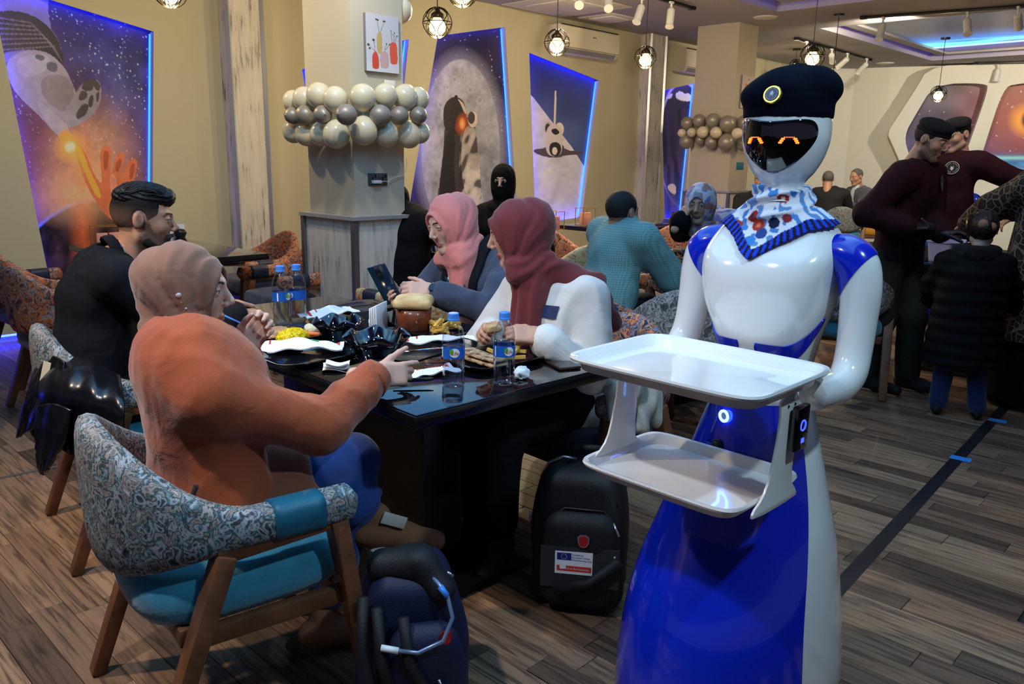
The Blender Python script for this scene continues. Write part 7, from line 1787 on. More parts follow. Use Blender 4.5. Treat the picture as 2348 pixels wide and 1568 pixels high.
def f(P):
    d = cap(P, (0, 0, .38), J['chest'], .27, .16, (1, 0, 0), 1.15); d = smin(d, cap(P, J['shL'], J['shR'], .075), .06)
    for c in 'RL': d = smin(d, p.f_arm(P, c, .04, .92), .05)
    return smax(d + .012 * np.sin(np.arctan2(P[:, 0], P[:, 1]) * 9 + 2 * noise(P * 4)), .34 - P[:, 2], .02)
p.cloth('leopard_abaya', f, p.ARMS, m_leo, .45); p.cloth('black_underskirt', lambda P: smax(cap(P, (0, 0, .05), (0, 0, .6), .26, .22), .02 - P[:, 2], .01), None, m_abaya, lo=np.array((-.4, -.4, 0.)), hi=np.array((.4, .4, .9))); p.hijab(m_abaya, vox=.010, fold=.003)
# ============================================================ THINGS ON THE TABLES
def thin_clear(name, tint=(1, 1, 1), rough=.02, f=.9):
    m = bpy.data.materials.new(name); m.use_nodes = True; nt = m.node_tree; nt.nodes.clear(); L = nt.links.new
    out = N(nt, 'ShaderNodeOutputMaterial'); tr = N(nt, 'ShaderNodeBsdfTransparent'); tr.inputs[0].default_value = (*[c * f for c in tint], 1); gl = N(nt, 'ShaderNodeBsdfGlossy'); gl.inputs['Roughness'].default_value = rough; lw = N(nt, 'ShaderNodeLayerWeight'); lw.inputs[0].default_value = .5; pw = N(nt, 'ShaderNodeMath', operation='POWER'); L(lw.outputs['Facing'], pw.inputs[0]); pw.inputs[1].default_value = 3.0; fr = N(nt, 'ShaderNodeMath', operation='MULTIPLY_ADD'); L(pw.outputs[0], fr.inputs[0]); fr.inputs[1].default_value = .75; fr.inputs[2].default_value = .07; mx = N(nt, 'ShaderNodeMixShader'); L(fr.outputs[0], mx.inputs[0]); L(tr.outputs[0], mx.inputs[1]); L(gl.outputs[0], mx.inputs[2]); L(mx.outputs[0], out.inputs[0]); return m
m_pet = thin_clear('clear_plastic', (.94, .97, 1.0), .03, .93); m_water = thin_clear('water', (.90, .95, 1.0), .0, .90)
m_capb = M('blue_cap', S(70, 140, 236), .4); m_lab = M('blue_label', S(20, 92, 190), .4); m_labw = M('label_white', S(232, 236, 236), .5); m_labr = M('label_red', S(196, 40, 44), .5); m_labg = M('label_green', S(90, 160, 60), .5)
BOT = {}
def bottle(p, rz, label, level=.125, group='water bottles', sc=1.0, mark=True):
    root = thing('water_bottle', label, 'bottle', p, rz, group); root.scale = (sc,) * 3
    prof = [(.0, .004), (.016, .002), (.026, .0), (.0305, .004), (.032, .012)]
    for k in range(5): z = .018 + k * .013; prof += [(.032, z), (.0300, z + .0065)]
    prof += [(.032, .084), (.032, .120), (.0315, .124), (.032, .135), (.0305, .150), (.026, .166), (.018, .182), (.0135, .190), (.0135, .200)]
    MB().lathe(prof, 28).build('bottle_shell', m_pet, root, smooth=True)
    wp = [(max(r - .0015, 0), z + .001) for r, z in prof if z < level]; wp.append((wp[-1][0], level)); wp.append((0, level)); MB().lathe(wp, 24).build('water_fill', m_water, root, smooth=True)
    MB().lathe([(.0, .212), (.0140, .212), (.0155, .210), (.0155, .196), (.0165, .195), (.0165, .191), (.0145, .190)], 24).build('cap', m_capb, root, smooth=False)
    lb = MB().lathe([(.0324, .086), (.0324, .119)], 36); lb.f = [f for f in lb.f if len(f) == 4]; lb.mi = [0] * len(lb.f); lab = lb.build('label_band', m_lab, root, smooth=True)
    def on(a, z, o=.0328): return Vector((o * math.cos(a), o * math.sin(a), z))
    def pat(pts, mat, a0, off, name):
        mb = MB(); n = len(pts); cx = sum(q[0] for q in pts) / n; cz = sum(q[1] for q in pts) / n; mb.add([on(a0 + (cx + (x - cx) * k / 5) / .0328, cz + (z - cz) * k / 5, .0328 + off) for k in range(6) for x, z in pts], [(k * n + i, k * n + (i + 1) % n, (k + 1) * n + (i + 1) % n, (k + 1) * n + i) for k in range(5) for i in range(n)]); mb.build(name, mat, lab)
    if mark:
        el = lambda cx, cz, rx, rz_, n=20: [(cx + rx * math.cos(2 * PI * k / n), cz + rz_ * math.sin(2 * PI * k / n)) for k in range(n)]
        pat(el(0, .103, .0145, .0130), m_labw, 0, .0002, 'label_badge'); pat(el(-.009, .106, .006, .009), m_labg, 0, .0004, 'label_leaf')
        tm = text_mesh('Life', .0150); 
        for v in tm.vertices: q = on((v.co.x + .001) / .0328, .1015 + v.co.y, .0336); v.co = q
        link('label_lettering', tm, m_labr, lab); pat([(-.045, .088), (-.040, .088), (-.040, .117), (-.045, .117)], m_labw, 0, .0003, 'barcode')
    return root
def face_cam(p, extra=0.0): d = CAM - Vector(p); return math.atan2(d.y, d.x) + extra
for (x, y, lab, lev, ex) in ((1040, 884, 'water bottle with blue cap standing nearest the table corner, left one', .119, .1), (1155, 880, 'nearly full water bottle in front of the white sweatshirt', .130, .45), (648, 742, 'part-drunk water bottle at the far end of the near table, left one', .118, .9), (684, 737, 'part-drunk water bottle at the far end of the near table, right one', .128, -.9)):
    p = pz(x, y, TZ + .0005); bottle(p, face_cam(p, ex), lab, lev, sc=1.0 if y > 800 else 1.06)
for (x, y, lab) in ((1921, 447, 'tiny far bottle left of the two beside the grey suit'), (1938, 449, 'tiny far bottle right of the two beside the grey suit')):
    p = pY(x, y, 11.6); bottle((p.x, p.y, .751), 0, lab, .12, mark=False)
# ---- wavy black glass bowls
m_bowl = M('black_gloss_glass', S(6, 8, 16), .05, spec=.9, coat=1.0)
def wavy_bowl(p, r, h, rz, label):
    mb = MB(); n = 72; prof = [(0, .004), (.42, .004), (.52, .012), (.62, .30), (.78, .62), (1.0, 1.0), (1.0, 1.0), (.95, .97), (.73, .60), (.56, .30), (.44, .07), (0, .06)]
    vs = []
    for i, (a, b_) in enumerate(prof):
        for k in range(n):
            t = 2 * PI * k / n; wv = math.cos(6 * t) * (b_ ** 2); rr = r * a * (1 + .10 * wv); vs.append((rr * math.cos(t), rr * math.sin(t), h * b_ * (1 + .11 * math.cos(6 * t) * b_ * -1)))
    mb.add(vs, [(i * n + k, i * n + (k + 1) % n, (i + 1) * n + (k + 1) % n, (i + 1) * n + k) for i in range(len(prof) - 1) for k in range(n)])
    root = thing('wavy_bowl', label, 'bowl', p, rz); o = mb.build('bowl_shell', m_bowl, root, smooth=True); rim = MB()
    return root
wavy_bowl(pz(865, 832, TZ + .001), .098, .095, .2, 'black glass bowl with wavy rim, the nearer of two'); b2 = wavy_bowl(pz(778, 786, TZ + .001), .085, .085, .5, 'black glass bowl with wavy rim, further from the corner')
# ---- trays / slates under the plates
m_slate = M('black_slate', S(20, 20, 24), .30, bump=.1, bscale=80)
def slab(p, w_, d_, h, rz, name, mat, label, cat, bevel=.006): return tag(MB().box((0, 0, h / 2), (w_ / 2, d_ / 2, h / 2)).build(name, mat, None, p, rz, bevel=bevel), label, cat)
slab(TP(.58, .40, TZ + .0006), .26, .24, .004, TROT + .25, 'slate_mat', m_slate, 'flat black slate mat under the nearer wavy bowl', 'mat', .001)
def plate(p, w_, d_, rz, label, lip=.022):
    mb = MB(); n = 48; prof = [(0, .006), (.70, .006), (.80, .009), (.97, lip), (1.0, lip), (1.0, lip - .004), (.84, .003), (.74, 0), (0, 0)]; vs = []
    for a, z in prof:
        for k in range(n):
            t = 2 * PI * k / n; ca, sa = math.cos(t), math.sin(t); e = .42; vs.append((w_ / 2 * a * math.copysign(abs(ca) ** e, ca), d_ / 2 * a * math.copysign(abs(sa) ** e, sa), z))
    mb.add(vs, [(i * n + k, i * n + (k + 1) % n, (i + 1) * n + (k + 1) % n, (i + 1) * n + k) for i in range(len(prof) - 1) for k in range(n)]); o = mb.build('plate', M('black_plate', S(14, 15, 22), .12, spec=.7, coat=.5), None, p, rz, smooth=True, recalc=True); o.data.set_sharp_from_angle(angle=D(40)); return tag(o, label, 'plate')
PA = pz(655, 776, TZ + .001); plate(PA, .30, .25, TROT + .1, 'black plate of yellow rice and fish near the far bottles')
PB = pz(690, 815, TZ + .001); plate(PB + Vector((.04, -.05, 0)), .30, .22, TROT, 'empty-looking dark plate under the paper sleeve, nearest the rust sweater')
PC = pz(1130, 830, TZ + .001); plate(PC, .30, .24, TROT, 'black plate with a flatbread sandwich in front of the white sweatshirt'); PD = pz(1000, 765, TZ + .001); plate(PD, .26, .26, TROT + .2, 'black plate with fries beside the bread-topped pot'); PE = pz(830, 712, TZ + .001); plate(PE, .26, .24, TROT, 'dark plate at the far end of the near table')
# ---- food
def grains(name, c, r, n, mat, s, parent=None, seed=1):
    g = np.random.default_rng(seed); mb = MB()
    for k in range(n):
        a = g.random() * 2 * PI; q = math.sqrt(g.random()); x, y = r[0] * q * math.cos(a), r[1] * q * math.sin(a); z = r[2] * (1 - q * q) ** .6 * (g.random() ** .15); d = Vector(g.normal(size=3)).normalized() * s; u = d.orthogonal().normalized() * s * .33; w_ = d.cross(u).normalized() * s * .33; p = Vector((x, y, z + s * .3)) + Vector(c)
        mb.add([p - d, p + u, p + w_, p - u, p - w_, p + d], [(0, 2, 1), (0, 3, 2), (0, 4, 3), (0, 1, 4), (5, 1, 2), (5, 2, 3), (5, 3, 4), (5, 4, 1)])
    return mb.build(name, mat, parent, smooth=False)
m_rice = M('saffron_rice', S(236, 206, 14), .55)
o = sdf_obj('rice_mound', lambda P: smax(ell(P, (0, 0, 0), (.058, .045, .036)) + .004 * noise(P * 90) + .0025 * noise(P * 240), -P[:, 2], .002), (-.075, -.065, -.005), (.075, .065, .055), .003, m_rice, None, 0, PA + Vector((.035, -.035, .008)), TROT); tag(o, 'mound of bright yellow rice on the fish plate', 'rice'); o['kind'] = 'stuff'; grains('rice_grain', (0, 0, .0), (.060, .048, .038), 700, m_rice, .004, o, 2)
m_fish = M('fried_fish', S(190, 140, 96), .6, bump=.6, bscale=90, var=.4, vscale=60)
o = sdf_obj('fried_fish', lambda P: smax(ell(P, (0, 0, .004), (.085, .042, .020)) + .003 * noise(P * 70), -P[:, 2], .002), (-.1, -.06, -.005), (.1, .06, .035), .0035, m_fish, None, 1, PA + Vector((-.045, .02, .009)), TROT + .7); tag(o, 'golden fried fish fillet with crumbs on the rice plate', 'fish')
o = sdf_obj('cauliflower', lambda P: smin(smin(ell(P, (0, 0, .016), (.026, .022, .018)), ell(P, (.018, .008, .018), (.018, .016, .016)), .01), ell(P, (-.016, .01, .02), (.016, .016, .016)), .01) + .002 * noise(P * 260), (-.05, -.04, -.005), (.05, .04, .045), .0028, M('cauliflower', S(214, 206, 176), .7), None, 0, PA + Vector((.085, .045, .008)), 0); tag(o, 'pale cauliflower floret at the right side of the rice plate', 'cauliflower')
o = sdf_obj('carrot_stick', lambda P: cap(P, (-.022, 0, .008), (.022, 0, .010), .010, .007), (-.04, -.02, -.01), (.04, .02, .025), .003, M('carrot', S(224, 120, 60), .5), None, 1, PA + Vector((.10, -.005, .010)), -.3); tag(o, 'orange carrot stick beside the yellow rice', 'carrot')
m_fry = M('fried_potato', S(226, 180, 84), .55, var=.2, vscale=90)
fr_me = MB().box((0, 0, 0), (.026, .0048, .0048)).mesh('french_fry'); fr_me.materials.append(m_fry); g = np.random.default_rng(5)
for k in range(26):
    q = PD if k < 20 else PC; a = g.random() * 6.28; r = .05 * math.sqrt(g.random()); off = Vector((.03, .0, 0)) if k < 20 else Vector((.05, .04, 0)); o = bpy.data.objects.new('french_fry', fr_me); COL.objects.link(o); o.location = q + off + Vector((r * math.cos(a), r * math.sin(a), .016 + .0065 * (k % 5))); o.rotation_euler = (0, g.normal() * .18, g.random() * 6.28); tag(o, 'golden french fry in the heap on the plate beside the bread-topped pot' if k < 20 else 'golden french fry lying behind the flatbread sandwich', 'french fry', 'fries by the pot' if k < 20 else 'fries by the sandwich')
m_flat = M('grilled_flatbread', S(206, 176, 136), .7, var=.6, vscale=34, vary2=S(96, 60, 40), bump=.4, bscale=60)
for k, (dx, dy, rz, z) in enumerate(((-.045, -.02, .2, .010), (-.02, -.055, .35, .010))):
    o = sdf_obj('flatbread_wrap', lambda P: smin(rbox(P, (0, 0, .006), (.075, .030, .006), .005), rbox(P, (0, .003, .022), (.074, .028, .005), .005), .004) + .002 * noise(P * 60), (-.09, -.045, -.006), (.09, .045, .035), .0035, m_flat, None, 1, PC + Vector((dx, dy, z)), TROT + rz + 1.2); tag(o, ('grilled flatbread half at the back of the sandwich plate', 'grilled flatbread half at the front edge of the sandwich plate')[k], 'sandwich')
    grains('filling', (0, 0, .012), (.066, .026, .004), 40, M('sandwich_filling', S(120, 84, 50), .6), .006, o, 9 + k)
root = thing('clay_pot', 'brown pot topped with a puffed bread lid on the near table', 'pot', pz(949, 757, TZ + .001), 0)
MB().lathe([(0, .003), (.052, .003), (.058, .008), (.064, .05), (.068, .085), (.064, .085), (.06, .05), (0, .02)], 36).build('pot_body', M('terracotta_glaze', S(126, 62, 36), .35, var=.4, vscale=30, coat=.3), root, smooth=True)
sdf_obj('bread_lid', lambda P: smax(smin(rbox(P, (0, 0, .108), (.072, .072, .020), .019), ell(P, (0, 0, .118), (.06, .06, .018)), .02) + .002 * noise(P * 40), -ell(P, (0, 0, .138), (.014, .014, .006)), .006), (-.09, -.09, .07), (.09, .09, .15), .0042, M('bread_crust', S(226, 200, 150), .6, var=.25, vscale=24, vary2=S(196, 150, 90)), root, 1)
grains('topping', (0, 0, .127), (.052, .052, .006), 60, M('dark_seed', S(70, 40, 24), .7), .0035, root, 4); 
# ---- papers
m_paper = M('white_paper', S(234, 234, 240), .75, bump=.15, bscale=30); m_redp = M('red_print', S(206, 50, 46), .7); m_grnp = M('green_print', S(60, 150, 90), .7)
def paper_sleeve(p, L_, W_, rz, label, fold=.02, red=True, tilt=0.0):
    root = thing('paper_sleeve', label, 'paper sleeve', p, rz); n = 14
    def fn(u, v): x = (u - .5) * L_; y = (v - .5) * W_; return Vector((x, y, .008 + fold * math.sin(PI * u) * (1 - abs(2 * v - 1)) + .010 * math.sin(u * 7) * (v - .5) + tilt * u + .004 * math.sin(u * 19 + v * 8)))
    mb = MB(); mb.grid(fn, 26, n); k = len(mb.v); mb.grid(lambda u, v: fn(u, v) - Vector((0, 0, .003)), 26, n); o = mb.build('paper', m_paper, root, smooth=True)
    if red:
        for (u0, u1, v0, v1, m_) in ((.90, .955, .62, .95, m_redp), (.10, .14, .25, .75, m_redp), (.22, .24, .3, .7, m_redp), (.45, .62, .55, .62, m_redp), (.66, .74, .42, .50, m_grnp), (.50, .58, .68, .74, m_redp)): MB().grid(lambda u, v: fn(u0 + (u1 - u0) * u, v0 + (v1 - v0) * v) + Vector((0, 0, .0016)), 5, 4).build('print_mark', m_, root)
    return root
paper_sleeve(pz(680, 800, TZ + .022), .30, .075, .12, 'white paper sleeve with red print across the near-left plate', .03)
paper_sleeve(pz(755, 722, TZ + .012), .24, .085, .75, 'white paper sleeve with red and green print behind the wavy bowls', .03)
paper_sleeve(pz(1010, 782, TZ + .026), .30, .055, .22, 'white paper sleeve beside the fries plate', .012); paper_sleeve(pz(965, 860, TZ + .002), .24, .075, .62, 'white paper sleeve under the pointing hand', .006)
def crumple(p, r, label, seed, sx=1, sz=.7): return tag(sdf_obj('tissue', lambda P: ell(P, (0, 0, r * sz * .9), (r * sx, r, r * sz)) + r * .30 * noise(P * (2.2 / r) + seed) + r * .16 * np.abs(noise(P * (5 / r) + seed)), (-r * 2 * sx, -r * 2, 0), (r * 2 * sx, r * 2, r * 2.2), r / 9, m_paper, None, 0, p, seed), label, 'tissue')
crumple(pz(1195, 868, TZ), .026, 'small crumpled white tissue right of the near bottles', 3); crumple(pz(845, 748, TZ), .02, 'crumpled white tissue by the far bottles', 5)
root = thing('folded_tissue', 'folded white tissue square lying left of the nearer bowl', 'tissue', pz(772, 850, TZ + .001), .1)
for k, (w_, d_, dz, r) in enumerate(((.085, .06, .004, .0), (.078, .055, .011, .12), (.072, .046, .019, -.08))):
    MB().grid(lambda u, v: Vector(((u - .5) * w_, (v - .5) * d_ + .006 * k, dz + .005 * math.sin(u * 5 + k) + .004 * math.cos(v * 7))), 10, 8).build('tissue_layer', m_paper, root, smooth=True, rz=r)
root = thing('napkin_stand', 'white napkin stack standing behind the wavy bowls', 'napkins', pz(868, 755, TZ + .001), TROT + .6)
for k in range(4): MB().box((0, -.012 + .008 * k, .05), (.055, .0028, .05 - .004 * k)).build('napkin', m_paper, root, bevel=.001)
o = MB().box((0, 0, .045), (.028, .002, .045)).build('table_card', M('dark_card', S(40, 40, 44), .5), None, pz(828, 772, TZ), .35); tag(o, 'small dark table card between the two wavy bowls', 'card')
link('card_lettering', text_mesh('MENU', .008), M('pale_print', S(190, 190, 196), .6), o, (0, -.0026, .06)).rotation_euler = (PI / 2, 0, 0)
# ---- cutlery, pen, phones
m_steel = M('cutlery_steel', S(190, 194, 200), .2, metal=1.0)
def fork(p, rz, label, handle=None, pitch=0.0):
    root = thing('fork', label, 'fork', p, 0); root.rotation_euler = (pitch, 0, rz)
    MB().tube([(0, -.10, .004), (0, -.03, .006), (0, .03, .003)], [.0040, .003, .0025], 8).build('handle', handle or m_steel, root, smooth=True); MB().box((0, .045, .003), (.010, .018, .0012)).build('neck', m_steel, root, bevel=.001)
    for k in range(4): MB().bar((-.0078 + .0052 * k, .062, .003), (-.0078 + .0052 * k, .098, .007), .0028, .0016).build('tine', m_steel, root)
    return root
fork(pz(565, 752, TZ + .075), -.75, 'fork with blue handle leaning on the rice plate', M('blue_handle', S(90, 150, 230), .3, metal=.4), -.55); fork(pz(958, 806, TZ + .026), 1.9, 'steel fork beside the fries sleeve');
root = thing('marker_pen', 'black pen held in the pointing hand of the rust sweater', 'pen', pz(945, 872, TZ + .022), .15)
MB().tube([(-.055, 0, 0), (.045, 0, .002), (.06, 0, .003)], [.006, .006, .004], 10).build('barrel', m_black, root, smooth=True); MB().tube([(-.02, 0, .002), (.0, 0, .0022)], .0066, 10).build('grip', m_dark, root)
root = thing('smartphone', 'black smartphone lying near the right end of the near table', 'phone', pz(1283, 834, TZ + .001), TROT - .35)
MB().box((0, 0, .004), (.038, .078, .004)).build('phone_body', M('bronze_frame', S(70, 46, 34), .35, metal=.5), root, bevel=.003); MB().box((0, 0, .0083), (.035, .075, .0004)).build('screen', M('phone_screen', S(8, 8, 10), .05, coat=.6), root)
w_, R_ = None, None
root = empty('smartphone', pY(884, 652, 3.10)); tag(root, 'dark blue smartphone with ring charm held by the woman in pink', 'phone'); _z = Vector((.25, .88, .35)).normalized(); _y = Vector((-.38, -.25, .85)); _y = (_y - _z * _y.dot(_z)).normalized(); _x = _y.cross(_z); root.rotation_euler = Matrix((_x, _y, _z)).transposed().to_euler()
root.scale = (1.08,) * 3; MB().box((0, 0, 0), (.038, .079, .0042)).build('phone_body', M('blue_phone', S(24, 48, 74), .15, coat=.8), root, bevel=.003); MB().box((0, .045, -.0046), (.011, .018, .0008)).build('camera_bump', m_black, root, bevel=.0005); MB().box((0, 0, .0044), (.035, .076, .0003)).build('screen', M('lit_phone_screen', S(90, 120, 140), .1, emit=(.5, .7, .8), estr=.6), root)
# sandwich piece in the hands
o = sdf_obj('bread_piece', lambda P: rbox(P, (0, 0, 0), (.026, .020, .012), .008) + .003 * noise(P * 90), (-.04, -.035, -.03), (.04, .035, .03), .003, M('toasted_bread', S(206, 166, 120), .7, var=.3, vscale=40), None, 1, (-.062, 2.555, .850), .4); tag(o, 'torn piece of sandwich held in the eating woman hands', 'bread')
# ---- right-hand table: basket and bottles
root = thing('plastic_basket', 'pale lilac plastic basket with stickers on the table beside the waiter', 'basket', (2.94, 5.40, .751), ROOM - .3); m_bk = M('lilac_plastic', S(186, 186, 222), .4)
mb = MB(); n = 40; prof = [(.0, .0), (.84, .0), (.88, .01), (1.0, .14), (1.04, .14), (1.04, .135), (.97, .135), (.84, .012), (0, .008)]; vs = []
for a, z in prof:
    for k in range(n): t = 2 * PI * k / n; ca, sa = math.cos(t), math.sin(t); vs.append((.17 * a * math.copysign(abs(ca) ** .4, ca), .11 * a * math.copysign(abs(sa) ** .4, sa), z))
mb.add(vs, [(i * n + k, i * n + (k + 1) % n, (i + 1) * n + (k + 1) % n, (i + 1) * n + k) for i in range(len(prof) - 1) for k in range(n)]); mb.build('basket_shell', m_bk, root, recalc=True)
for k in range(13): MB().bar((-.13 + .0215 * k, -.104, .02), (-.145 + .024 * k, -.118, .12), .004, .004).build('rib', m_bk, root)
MB().tube([(-.06, -.118, .14), (-.055, -.12, .175), (.055, -.12, .175), (.06, -.118, .14)], .006, 8).build('handle', m_bk, root, smooth=True); MB().box((.03, -.121, .055), (.055, .001, .02)).build('sticker', m_labw, root)
bottle((2.86, 5.62, .751), 2.5, 'water bottle seen between the two waiters', .12, mark=False)
o = MB().box((0, 0, .055), (.045, .045, .055)).build('dark_box', M('navy_box', S(24, 34, 70), .4), None, (-.62, 5.72, .751), ROOM); tag(o, 'small dark blue carton with white stripes left of the pink headscarf', 'box'); 
for k in (-.018, .012): MB().box((k, -.0455, .055), (.004, .0006, .054)).build('stripe', m_labw, o)
root = thing('napkin_holder', 'black napkin holder with white paper on the table behind the bearded man', 'napkin holder', pz(415, 560, .752), .3)
MB().lathe([(0, 0), (.04, 0), (.045, .02), (.03, .05), (.045, .08), (.03, .105), (0, .11)], 20).build('holder', m_black, root, smooth=True); MB().box((-.02, .03, .08), (.05, .003, .06)).build('paper', m_paper, root)
# ============================================================ BAGS AND COATS
m_nyl = M('black_nylon', S(15, 16, 20), .65, bump=.3, bscale=300); m_nylg = M('charcoal_nylon', S(44, 43, 44), .7, bump=.3, bscale=300); m_navyn = M('navy_nylon', S(16, 26, 58), .6, bump=.3, bscale=300); m_zip = M('zip_metal', S(170, 172, 178), .3, metal=.9)
def rounded_pack(w_, d_, h, top=.6):
    def f(P):
        t = np.clip(P[:, 2] / h, 0, 1); sx = 1 - .30 * np.maximum(t - top, 0) ** 1.5 * 3.2; q = P.copy(); q[:, 0] /= sx; return rbox(q, (0, 0, h / 2), (w_ / 2, d_ / 2, h / 2), .055)
    return f
def tubeo(pts, r, name, mat, root, n=8): return MB().tube(pts, r, n).build(name, mat, root, smooth=True)
# black backpack by the robot (local -y is its front)
BPP = pz(1330, 1395, 0); d = (CAM - BPP); root = thing('backpack', 'black backpack with a white sticker standing beside the robot skirt', 'backpack', (BPP.x, BPP.y + .08, 0), math.atan2(d.y, d.x) + PI / 2 - .10)
fb = rounded_pack(.30, .19, .46); sdf_obj('pack_body', lambda P: fb(P) + .004 * noise(P * 14), (-.2, -.15, -.01), (.2, .15, .5), .007, m_nyl, root, 2)
fp = rounded_pack(.25, .07, .33, .7); sdf_obj('front_pocket', lambda P: fp(P - np.array((.015, -.105, .015), np.float32)) + .003 * noise(P * 16), (-.2, -.2, -.01), (.2, .0, .4), .006, m_nyl, root, 2)
def onf(x, z, off=.0015): return Vector((x, -.141 - off + .012 * max(0, (z - .29) / .05), z))
MB().poly([(-.105, .10), (.135, .115), (.135, .245), (-.105, .235)], 0, .003, M=Matrix(((1, 0, 0, 0), (0, 0, -1, -.1385), (0, 1, 0, 0), (0, 0, 0, 1)))).build('pocket_panel', m_nylg, root)
tubeo([onf(-.09, .20, -.02), onf(-.10, .30, -.025), onf(-.04, .345, -.032), onf(.08, .345, -.032), onf(.13, .30, -.02)], .004, 'zip', m_zip if False else m_black, root); tubeo([(-.12, -.085, .33), (-.08, -.075, .415), (.06, -.075, .42), (.12, -.085, .36)], .005, 'zip', m_black, root)
tubeo([onf(.11, .318, -.022), onf(.13, .285, -.01)], .004, 'zip_pull', m_zip, root); tubeo([onf(.12, .225), onf(.128, .185)], .004, 'zip_pull', m_zip, root); tubeo([(-.155, -.05, .30), (-.157, -.052, .26)], .004, 'zip_pull', m_zip, root)
tubeo([(-.13, .0, .40), (-.105, -.01, .455), (-.06, -.01, .478), (-.02, -.0, .47)], .005, 'cable_loop', m_zip, root); tubeo([(-.04, .03, .45), (-.02, .03, .50), (.06, .03, .50), (.08, .03, .45)], .012, 'carry_handle', m_nyl, root); tubeo([(.135, -.145, .21), (.05, -.150, .13), (-.06, -.150, .10)], .018, 'strap_band', m_nyl, root)
Mf = Matrix(((1, 0, 0, 0), (0, 0, -1, -.1425), (0, 1, 0, 0), (0, 0, 0, 1)))
MB().poly(curve([(.005, .285), (.045, .285), (.040, .250), (.025, .242), (.010, .250)], 1), 0, .004, M=Mf).build('logo_badge', m_zip, root); MB().poly(curve([(.009, .281), (.041, .281), (.037, .252), (.025, .246), (.013, .252)], 1), .004, .001, M=Mf).build('logo_red', M('badge_red', S(170, 30, 34), .4), root)
st = MB().poly([(-.060, .150), (.055, .153), (.055, .228), (-.060, .224)], 0, .0008, M=Mf).build('sticker', m_labw, root)
MB().poly([(-.054, .196), (-.010, .197), (-.010, .221), (-.054, .219)], .001, .0003, M=Mf).build('flag_field', M('flag_blue', S(24, 40, 130), .5), st)
for k in range(12): a = 2 * PI * k / 12; c = (-.032 + .0085 * math.cos(a), .208 + .0085 * math.sin(a)); MB().poly([(c[0] + .0015 * math.cos(t * PI / 2.5 + PI / 2) * (1 if t % 2 == 0 else .45), c[1] + .0015 * math.sin(t * PI / 5 + PI / 2) * 1.0) for t in range(5)] if False else [(c[0] + (.0016 if t % 2 == 0 else .0007) * math.cos(t * PI / 5 + PI / 2), c[1] + (.0016 if t % 2 == 0 else .0007) * math.sin(t * PI / 5 + PI / 2)) for t in range(10)], .0014, .0003, M=Mf).build('flag_star', M('star_yellow', S(240, 206, 60), .5), st)
for i, t in enumerate(('Funded by', 'European Union', 'Humanitarian Aid')): o = link('sticker_lettering', text_mesh(t, .0085, 0, 'LEFT'), M('navy_ink', S(30, 40, 90), .6), st); o.matrix_basis = Mf @ Matrix.Translation((-.0085, .2165 - i * .0085, .0015))
MB().poly([(-.054, .160), (.052, .162), (.052, .180), (-.054, .178)], .001, .0003, M=Mf).build('red_strip', M('strip_red', S(206, 60, 44), .5), st); o = link('sticker_lettering', text_mesh('Terre des hommes', .0095), m_labw, st); o.matrix_basis = Mf @ Matrix.Translation((.008, .170, .0018)); MB().poly([(-.046, .176), (-.034, .183), (-.026, .178), (-.026, .168), (-.044, .166)], .0014, .0003, M=Mf).build('strip_figure', m_labw, st)
# navy backpack in the foreground
NB = pz(955, 1590, 0); d = CAM - NB; root = thing('backpack', 'navy backpack with a steel cable at the bottom edge, beside the near chair', 'backpack', (NB.x - .01, NB.y - .02, 0), math.atan2(d.y, d.x) + PI / 2 + .1)
fb2 = rounded_pack(.29, .20, .40, .45); sdf_obj('pack_body', lambda P: fb2(P) + .006 * noise(P * 12), (-.2, -.16, -.01), (.2, .16, .45), .007, m_navyn, root, 2)
fp2 = rounded_pack(.22, .08, .28, .5); sdf_obj('front_pocket', lambda P: fp2(P - np.array((.02, -.115, .01), np.float32)) + .004 * noise(P * 14), (-.2, -.22, -.01), (.2, .0, .36), .006, m_navyn, root, 2)
sdf_obj('top_flap', lambda P: smin(cap(P, (-.06, -.02, .40), (.02, -.05, .415), .045), cap(P, (.02, -.05, .415), (.07, -.09, .36), .035), .03) + .006 * noise(P * 20), (-.15, -.16, .3), (.15, .08, .5), .007, m_nyl, root, 2)
for pts in ([(-.12, -.09, .36), (-.13, -.13, .25), (-.10, -.155, .10), (-.10, -.15, .02)], [(-.03, -.13, .32), (-.02, -.165, .22), (.03, -.165, .12), (.05, -.165, .02)], [(-.09, -.11, .34), (-.085, -.15, .22), (-.05, -.16, .10)]): tubeo(pts, .014, 'strap', m_nyl, root)
tubeo([(.045, -.10, .40), (.075, -.13, .37), (.085, -.155, .32), (.06, -.17, .27), (.0, -.175, .25), (-.045, -.165, .255)], .0055, 'steel_cable', M('cable_sheath', S(120, 140, 170), .3, metal=.5), root, 10); tubeo([(-.045, -.165, .255), (-.085, -.155, .262)], .008, 'cable_end', m_labw, root); tubeo([(.06, -.12, .385), (.075, -.135, .365)], .008, 'cable_end', M('cable_blue', S(60, 130, 220), .4), root)
o = MB().poly(curve([(.055, .285), (.085, .285), (.082, .255), (.070, .248), (.058, .255)], 1), 0, .004, M=Matrix(((1, 0, 0, 0), (0, 0, -1, -.150), (0, 1, 0, 0), (0, 0, 0, 1)))).build('logo_badge', M('badge_red', (0, 0, 0)), root)
for pts in ([(-.06, -.165, .14), (-.035, -.17, .10)], [(.05, -.165, .165), (.06, -.17, .13), (.07, -.168, .15)], [(.08, -.10, .41), (.095, -.105, .40)]): tubeo(pts, .004, 'zip_pull', m_zip, root)
